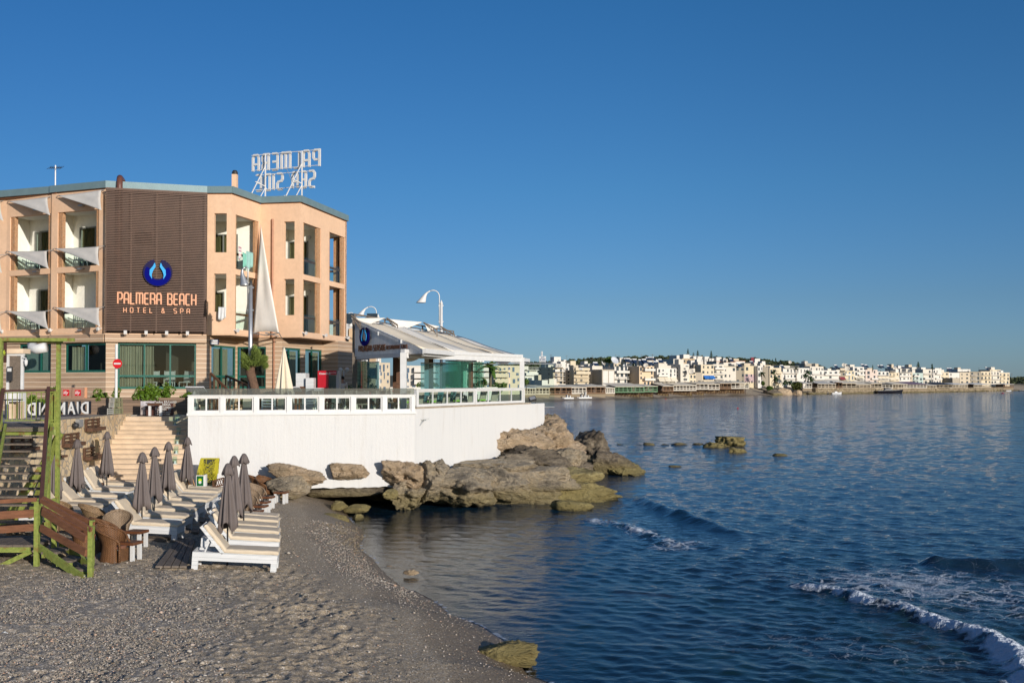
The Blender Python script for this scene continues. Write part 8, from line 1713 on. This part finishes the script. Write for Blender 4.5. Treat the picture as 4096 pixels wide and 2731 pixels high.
for a_ in [(3212,3247,1525,1533,1551,'small white cafe behind the big bush','grey',3),(3270,3342,1523,1535,1551,'grey-awninged restaurant above the rowing boats','grey',5),(3341,3368,1522,1528,1551,'glass porch between two restaurants','white',2),(3366,3424,1524,1533,1551,'restaurant with a white louvred front','awn',3),(3422,3482,1525,1538,1551,'restaurant with striped sloping beige awnings','awn',4),(3482,3526,1525,1534,1551,'orange-framed restaurant with a blue cloth rail','awn',3),(3527,3570,1531,1537,1553,'dark open terrace with criss-cross railing','dark',3),(3570,3628,1527,1537,1552,'restaurant with blue railing and striped awnings','awn',5),(3612,3706,1527,1537,1550,'long restaurant with white and purple awnings right of the blue rail','purple',7),(3706,3745,1534,1540,1551,'low grey open terrace beside the telegraph pole','grey',3),(3742,3808,1529,1538,1552,'dark purple-roofed cafe over a black slipway','dark',4),(3810,3870,1532,1538,1549,'pale low restaurant with a long glazed front','white',5),(3894,3963,1532,1538,1548,'flat-roofed restaurant with wide dark openings','white',4),(4013,4053,1533,1537,1549,'last small green-framed cafe before the trees','white',3)]:
    cafe(*a_[:7],nb=a_[7],off=6)
# blue canopy, signs
q=Vector((X(2170,348),348,Z(1447,348))); t=thing('rooftop_advert','white rooftop board lettered with the apartment name','sign',tuple(q)); a=X(2157,348);b=X(2184,348); mb=MB(); mb.box(a,b,348,348.3,Z(1447,348),Z(1424.5,348)); mb.build('board',m_white,t,world=True)
mb=MB(); mb.box(a+.2,a+.3,348.3,348.6,Z(1470,348),Z(1440,348)); mb.box(b-.3,b-.2,348.3,348.6,Z(1470,348),Z(1440,348)); mb.build('support',m_steel,t,world=True)
for s_,zz,sz in (('APTS',1431,.55),('STUDIOS',1437,.5),('PLAZA',1444,.72)):
    tx=text_mb(s_,sz,.02,.01); w_=max(v[0] for v in tx.v); place(tx,((a+b)/2-w_/2,347.95,Z(zz,348)),(1,0)); tx.build('lettering',M('sign_blue_ink',(.03,.08,.2),.5,.05),t,world=True)
a=X(2164,349);b=X(2171,349); t=thing('vertical_sign','narrow upright sign with stacked letters above the rooftop board','sign',(a,349,Z(1424,349))); mb=MB(); mb.box(a,b,349,349.4,Z(1424,349),Z(1405,349)); mb.build('board',m_white,t,world=True)
for i,ch in enumerate('PLAZA'): tx=text_mb(ch,.38,.02,.01); place(tx,(a+.15,348.96,Z(1405,349)-.36-.3*i),(1,0)); tx.build('lettering',M('sign_blue_ink',(.03,.08,.2)),t,world=True)
# big dishes, water heaters, chimneys, masts
def dish(px,py,d,r_,yaw,el,label,mat=None,grp='satellite dishes on the town roofs'):
    d=sh(px,d); q=P(px,py,d=d); t=thing('satellite_dish',label,'satellite dish',tuple(q),0,grp); mb=MB(); mb.lathe([(r_*k/5,.28*r_*(k/5)**2) for k in range(6)],(0,0,0),20); mb.xform(Matrix.Rotation(R(yaw),4,'Z')@Matrix.Rotation(R(90-el),4,'Y')); mb.build('reflector',mat or tcol('grey',COL['grey']),t,smooth=True,thick=.04); mb=MB(); mb.tube([(0,0,0),(0,.1,-r_*1.4)],.08,6); mb.build('mast',m_steel,t)
dish(2457,1443,336,1.5,-60,35,'giant tilted satellite dish above the white panelled shed',M('dish_white',(.5,.52,.55),.5,.05)); dish(2408,1451,338,.62,-20,20,'white oval dish left of the giant one',m_white); dish(2418,1455,338,.55,-110,30,'grey dish between the white oval one and the giant one')
dish(2232,1460,332,.6,-110,25,'left of two grey dishes on the beige apartment roof'); dish(2241,1461,332,.62,-110,25,'right of two grey dishes on the beige apartment roof'); dish(2259,1476,328,.45,-60,20,'small dish on a pole right of the beige apartments'); dish(2764,1485,347,1.1,-100,15,'big round dish over the small cream house'); dish(2496,1461,345,.4,-100,15,'tiny white dish on the arched hotel',m_white); dish(2583,1462,342,.9,-100,30,'grey dish on the peach building roof')
dish(3388,1474,495,1.3,-100,15,'large dish on the yellow building, lower one'); dish(3374,1460,520,1.0,-100,15,'left of two dishes against the sky above the yellow building'); dish(3383,1462,520,1.0,-80,15,'right of two dishes against the sky above the yellow building'); dish(3160,1449,470,.8,-100,20,'dish above the long white hotel, left'); dish(3226,1454,540,.9,-100,20,'dish beside the pale skyline block')
def heater(px,py,d,label):
    d=sh(px,d); q=P(px,py,d=d); t=thing('solar_heater',label,'solar heater',tuple(q),R(25),'solar water heaters on the town roofs'); mb=MB(); mb.hexa([(-1,-1,-.6),(1,-1,-.6),(1,-.95,-.65),(-1,-.95,-.65),(-1,.7,.75),(1,.7,.75),(1,.75,.7),(-1,.75,.7)]); mb.build('panel',M('solar_blue',(.02,.035,.07),.25,.1),t); mb=MB(); mb.tube([(-.9,.9,.9),(.9,.9,.9)],.28,10); mb.build('tank',m_white,t); mb=MB(); mb.beam((0,.8,.7),(0,.8,-1.6),.1); mb.build('stand',m_steel,t)
HL=['on the grey concrete building left of the giant dish','left of a pair above the arched white hotel','right of a pair above the arched white hotel','left of a pair above the blank party wall','right of a pair above the blank party wall','left of the tall pale chimney top','just right of the tall pale chimney','first of three on the cream roof room','second of three on the cream roof room','third of three on the cream roof room','lower left above the long off-white slab','lower right above the long off-white slab','beside the terrace house rail','left of a pair behind the modern canopy house','right of a pair behind the modern canopy house','beside the dark red cube tank','steepest one right of the white name-strip building','above the left edge of the pinkish building','first behind the pointed cypress','second behind the pointed cypress','first on the right-hand grey block','second on the right-hand grey block','left of a pair on the dark grey roof block','right of a pair on the dark grey roof block','left of a pair above the low white house on the right','right of a pair above the low white house on the right','on the last cream apartment block','above the left end of the long white hotel','above the white block with square openings','behind the shaded grey house by the graffiti']
for i,(px,py,d) in enumerate([(2385,1460,338),(2508,1443,372),(2516,1443,372),(2531,1447,365),(2542,1446,365),(2566,1449,350),(2580,1447,350),(2594,1439,388),(2604,1438,388),(2612,1438,388),(2605,1455,375),(2625,1455,375),(2643,1446,386),(2900,1440,505),(2925,1441,500),(3008,1452,450),(3452,1464,505),(3467,1466,515),(3518,1468,530),(3530,1467,530),(3555,1470,540),(3585,1473,545),(3603,1472,585),(3615,1471,585),(3795,1478,600),(3805,1478,605),(3948,1475,630),(3130,1468,450),(3345,1467,500),(2958,1462,386)]):
    heater(px,py,d,'solar water heater '+HL[i])
for i,px in enumerate((2311,2319,2326)): q=P(px,1476,d=352); mb=MB(); mb.lathe([(0,-.35),(.35,-.3),(.4,0),(.35,.3),(0,.35)],tuple(q),12); tag(mb.build('water_tank',m_white,smooth=True),'%s of three white round tanks on the cream balcony block'%['left','middle','right'][i],'water tank','three white roof tanks')
a=P(2553,1465,d=371); mb=MB(); mb.box(a.x-.5,a.x+.2,371,371.6,a.z-6,Z(1439,371)); tag(mb.build('chimney',tcol('offwhite',COL['offwhite'])),'tall pale square chimney left of the peach building','chimney')
def mast(px,yt,yb,d,label,r_=.09,grp='poles and masts in the town',mat=m_oldwood,name='utility_pole'):
    d=sh(px,d); q=P(px,yb,d=d); mb=MB(); mb.tube([q,(q.x,q.y,Z(yt,d))],[r_,r_*.7],6); mb.beam((q.x-.8,q.y,Z(yt,d)-.5),(q.x+.8,q.y,Z(yt,d)-.5),.1); tag(mb.build(name,mat),label,'pole',grp)
for px,yt,yb,d,l in [(2267,1420,1445,700,'skyline pole furthest left above the olive hill'),(2371,1420,1440,720,'skyline pole second from the left above the olive hill'),(2463,1418,1440,720,'skyline pole just behind the giant dish'),(2566,1417,1440,720,'skyline pole above the peach building'),(2610,1415,1440,388,'thin television mast on the cream roof room'),(2740,1490,1530,345,'wooden pole in front of the ornate tower house'),(2976,1460,1530,388,'wooden pole left of the graffiti building'),(2262,1475,1540,324,'lamp pole between the beige and cream blocks'),(2295,1462,1540,326,'tall pole at the corner of the cream balcony block'),(3096,1455,1530,420,'tall pole beside the palms'),(3218,1440,1470,450,'mast above the right end of the long white hotel'),(3727,1485,1535,556,'utility pole beside the dark cypress'),(3735,1487,1535,560,'second utility pole beside the dark cypress'),(4047,1493,1520,650,'utility pole beyond the last building')]: mast(px,yt,yb,d,l)
# red water tank tower
q=P(3009,1437,d=470); mb=MB(); mb.box(q.x-.7,q.x+.7,q.y-.6,q.y+.6,q.z-.7,q.z+.9); mb.beam((q.x+.5,q.y,q.z-3),(q.x+.5,q.y,q.z),.2); tag(mb.build('water_tank',m_mar),'dark red cube tank on a stand above the graffiti building','water tank')
# stored pedal boats and beach clutter
for i,(px,py) in enumerate([(2272,1590),(2330,1588),(2345,1575)]):
    q=P(px,py,d=coastY(px)+5); t=thing('pedal_boat','white pedal boat on the far beach, %s of three'%['left','middle','right'][i],'boat',(q.x,q.y,max(.3,GZ(q.x,q.y))),R(20),'pedal boats on the far beach'); mb=MB(); mb.box(-1.6,1.6,-.8,-.4,0,.45); mb.box(-1.6,1.6,.4,.8,0,.45); mb.box(-.9,.9,-.4,.4,.3,.5); mb.build('hull',m_white,t,bevel=.06); mb=MB(); mb.box(-.5,-.3,-.6,.6,.46,1.2+.8*(i==2)); mb.box(.4,.6,-.6,.6,.46,1.0); mb.build('seat',m_white,t)
# moored boats
def boat(px,py,L,hull,label,h=.9,cab=True,mat2=m_white,d=None):
    q=P(px,py,z=.0) ; t=thing('moored_boat',label,'boat',(q.x,q.y,0.0),R(8)); mb=MB(); n=14; vs=[];fs=[]
    for i in range(n+1):
        u=i/n; w_=L*.13*(1-max(0,(u-.45)/.55)**2.2); sh=h*(.75+.35*u**2); x=-L/2+L*u; rake=.06*L*max(0,u-.85)/.15
        vs+=[(x,-w_*.7,-.3),(x+rake,-w_-.02,sh),(x+rake,w_+.02,sh),(x,w_*.7,-.3)]
    for i in range(n): a=i*4;b=a+4; fs+=[(a,b,b+1,a+1),(a+1,b+1,b+2,a+2),(a+2,b+2,b+3,a+3)]
    fs+=[(0,1,2,3),(n*4+3,n*4+2,n*4+1,n*4)]; mb.add(vs,fs); mb.build('hull',hull,t,smooth=False)
    if cab: mb=MB(); mb.hexa([(-L*.2,-L*.07,h*.8),(L*.12,-L*.06,h*.85),(L*.12,L*.06,h*.85),(-L*.2,L*.07,h*.8),(-L*.15,-L*.05,h*1.5),(L*.02,-L*.05,h*1.5),(L*.02,L*.05,h*1.5),(-L*.15,L*.05,h*1.5)]); mb.build('cabin',mat2,t)
    mb=MB(); mb.tube([(-L/2,-L*.13,h*.78),(L*.2,-L*.128,h*.85),(L*.5,-.1,h*1.1)],.05,5); mb.build('gunwale',m_white,t); return t
boat(3556,1572.5,13.5,M('black_hull',(.01,.01,.014),.25,.1),'long black motor cruiser moored below the blue-railed restaurant',1.7,True,m_dark)
boat(3346,1575.5,4.6,m_white,'small white fishing boat moored right of the dark rowing boats',.8); boat(3292,1575,5.5,m_dark,'low dark rowing boat left of the small fishing boat',.5,False); boat(3442,1572,3.0,m_dark,'tiny dark dinghy against the stone quay',.4,False)
boat(3966,1563.5,5.,m_white,'white skiff on the shore near the right end of the bay',.5,False); boat(4034,1563.5,3.5,m_white,'second white skiff further right by the last cafe',.5,False); boat(4088,1564,4,m_dark,'dark boat at the right frame edge',.7,False)
q=P(4011,1574,z=0); mb=MB(); blob(mb,(q.x,q.y,.05),(.9,.6,.5),5,sub=2,amp=.2); tag(mb.build('buoy',m_mar),'small dark buoy floating off the right end of the town','buoy')
for px,py,l in ((2663,1596,'small red buoy off the stilted restaurants'),(2951,1633,'tiny red buoy in the middle of the bay'),(3688,1576,'white buoy off the purple-awninged restaurant')):
    q=P(px,py,z=0); mb=MB(); mb.lathe([(0,-.2),(.22,0),(0,.25)],tuple(q),8); tag(mb.build('buoy',m_white if 'white' in l else M('buoy_red',(.5,.02,.02),.5,.05)),l,'buoy')
# rocky point, quay wall
for i,(x0,x1,y0,y1,l) in enumerate([(3060,3130,1560,1590,'rocks below the small two-storey building'),(3100,3165,1554,1588,'brown cliff under the pink-windowed kiosk'),(3150,3205,1556,1588,'brown cliff at the tip of the rocky point'),(3195,3262,1565,1585,'low rocks right of the big bush')]):
    d=coastY((x0+x1)/2)+3; rockthing('rocky_shore',m_orange if i in(1,2) else m_darkrock,l,x0,x1,y0,y1,d,5,80+i,box=.5,amp=.25,sub=4)
mb=MB(); rr=random.Random(2)
for i in range(60):
    u=3262+(4100-3262)*i/60; d=coastY(u)+1; x=X(u,d); blob(mb,(x,d,.1),(rr.uniform(1,3),1.5,rr.uniform(.4,.9)),200+i,sub=1,amp=.25)
tag(mb.build('shore_rubble',m_darkrock),'rubble along the foot of the far quay','rocks',kind='stuff')
mb=MB()
for u0,u1,yt in [(3262,3500,1552),(3502,3740,1552),(3742,3900,1551),(3902,4010,1550)]:
    da,db=coastY(u0)+4.5,coastY(u1)+4.5; a=Vector((X(u0,da),da)); b=Vector((X(u1,db),db)); mb.wallbox(a,b,2,-1,Z(yt,(da+db)/2)*.5+.5*Z(yt,da))
tag(mb.build('quay_wall',stonework('quay_stone',[(.16,.12,.07),(.28,.22,.14),(.36,.29,.19)],(.1,.08,.06),.9)),'stone quay wall under the right-hand restaurants','wall')
# ---- trees over there
def towntree(name,label,px,yt,yb,d,w_px,n,seed,mat=m_leafdark,kind='round',cat='tree',group=None):
    rr=random.Random(seed); q=P(px,yb,d=d); H_=Z(yt,d)-q.z; W=w_px*d/FPX/2; t=thing(name,label,cat,tuple(q),0,group); mb=MB(); mb.tube([(0,0,-1),(0,0,H_*.8)],[H_*.03+.08,.05],6); mb.build('trunk',m_oldwood,t); mb=MB()
    for i in range(n):
        if kind=='tier': L=rr.randint(0,9); u=L/10+.03*rr.random(); a=rr.uniform(0,6.28); r_=W*(1.05-u)*rr.uniform(.15,1); c_=Vector((r_*math.cos(a),r_*math.sin(a),H_*(.12+.86*u)+.05*r_)); s_=H_*.05
        elif kind=='cone': u=rr.random(); a=rr.uniform(0,6.28); r_=W*(1-u)**.6*rr.uniform(.4,1); c_=Vector((r_*math.cos(a),r_*math.sin(a),H_*u)); s_=H_*.05
        else:
            v=Vector((rr.gauss(0,1),rr.gauss(0,1),rr.gauss(0,1))).normalized(); k=rr.uniform(.45,1)*(.8+.35*noise.noise(v*1.7+Vector((seed,0,0)))); c_=Vector((v.x*W*k,v.y*W*k,H_*.55+v.z*H_*.42*k)); s_=max(W,H_)*.10
        a_=Vector((rr.gauss(0,1),rr.gauss(0,1),rr.gauss(0,.5))).normalized(); b_=a_.cross(Vector((rr.gauss(0,1),rr.gauss(0,1),1))).normalized(); s_*=rr.uniform(.6,1.4); mb.add([c_-a_*s_,c_+b_*s_*.6,c_+a_*s_,c_-b_*s_*.6],[(0,1,2,3)])
    mb.build('crown',mat,t); return t
for px,yt,yb,w_,l in [(2752,1393,1424,15,'tallest Norfolk pine on the white-house hill, leftmost of the row'),(2773,1408,1424,8,'short thin Norfolk pine second in the row'),(2791,1399,1426,16,'bushy Norfolk pine third in the row'),(2845,1401,1436,17,'Norfolk pine standing apart at the right of the hill houses'),(2891,1424,1444,14,'low Norfolk pine right of the hill houses'),(3090,1435,1460,8,'thin conifer left of the dark skyline conifer'),(3103,1430,1462,13,'dark conifer on the skyline above the palms')]:
    towntree('norfolk_pine',l,px,yt,yb,700 if px<3000 else 560,w_,420,int(px),kind='tier',group='conifers on the skyline')
towntree('norfolk_pine','layered Norfolk pine rising above the right part of the town',3673,1445,1480,600,21,520,9,kind='tier'); towntree('cypress','dark narrow cypress above the telegraph poles',3729,1456,1500,600,9,500,10,kind='cone'); towntree('cypress','small pointed cypress behind the pinkish building',3491,1459,1480,530,6,250,11,kind='cone')
towntree('tree','broad green tree behind the giant satellite dish',2436,1422,1460,360,38,900,12,m_leaf); towntree('tree','green tree just right of the pavilion at the far cafe',2106,1510,1545,285,22,500,13,m_leaf)
towntree('bush','large olive green bush on the rocky point',3187,1522,1568,432,54,1500,14,M('olive_leaf',(.09,.10,.02),.7,.4,1),cat='bush'); towntree('bush','dark green bush left of the pink-windowed kiosk',3078,1540,1565,422,34,800,15,m_leaf,cat='bush'); towntree('bush','ivy-like bush on the two-storey building at the water',3052,1520,1548,419,17,500,16,m_leaf,cat='bush'); towntree('bush','green shrub beside the last cafe',4010,1545,1560,655,20,350,17,m_leaf,cat='bush')
for i,(px,yt,yb,d,l) in enumerate([(3047,1488,1520,415,'palm above the small building at the water'),(3097,1478,1530,425,'tall palm between the cream house and the white hotel'),(3184,1462,1525,436,'tallest palm, in front of the middle of the long white hotel'),(3232,1478,1525,440,'thick-crowned palm at the right end of the long white hotel'),(3223,1495,1525,438,'short palm left of the thick-crowned one'),(3243,1508,1527,438,'lowest palm beside the small cafe'),(3103,1508,1530,424,'short palm behind the kiosk'),(3140,1524,1540,428,'low palm on the rocky point'),(3157,1525,1542,428,'second low palm on the rocky point')]):
    q=P(px,yb,d=d); h_=Z(yt,d)-q.z; fanpalm('palm_tree',l,tuple(q),h_*.86,2.2 if i!=2 else 1.7,24,i+30,m_leafdark,.22,.9 if i!=2 else .3)
def clump(name,label,pts,n,seed,mat,s0):
    rr=random.Random(seed); mb=MB()
    for i in range(n):
        c_,w_,h_=rr.choice(pts); v=Vector((rr.gauss(0,1),rr.gauss(0,1),abs(rr.gauss(0,1)))).normalized()*rr.uniform(.6,1); c2=Vector((c_[0]+v.x*w_,c_[1]+v.y*w_,c_[2]+v.z*h_)); a_=Vector((rr.gauss(0,1),rr.gauss(0,1),rr.gauss(0,.6))).normalized(); b_=a_.cross(Vector((rr.gauss(0,1),rr.gauss(0,1),1))).normalized(); s_=s0*rr.uniform(.5,1.3); mb.add([c2-a_*s_,c2+b_*s_*.7,c2+a_*s_,c2-b_*s_*.7],[(0,1,2,3)])
    return tag(mb.build(name,mat),label,'trees',kind='stuff')
pts=[]; rr=random.Random(8)
for i in range(620):
    px=rr.uniform(1900,3300); d=rr.uniform(600,1000); x=X(px,d); pts.append(((x,d,GZ(x,d)),rr.uniform(3,7.5),rr.uniform(2,3.8)))
clump('olive_grove','dark olive and scrub trees covering the hill behind the town',pts,42000,3,M('olive_hill',(.055,.07,.03),.8,.5,.08),1.1)
pts=[]
for i in range(80):
    px=rr.uniform(3990,4250); d=rr.uniform(700,900); x=X(px,d); pts.append(((x,d,GZ(x,d)),rr.uniform(3,6),rr.uniform(3,6)))
for i in range(90):
    px=rr.uniform(3250,4000); d=rr.uniform(800,980); x=X(px,d); pts.append(((x,d,GZ(x,d)),rr.uniform(3,6),rr.uniform(2,4)))
clump('distant_trees','dark trees beyond the right end of the town',pts,14000,4,M('olive_hill',(.055,.07,.03)),1.1)
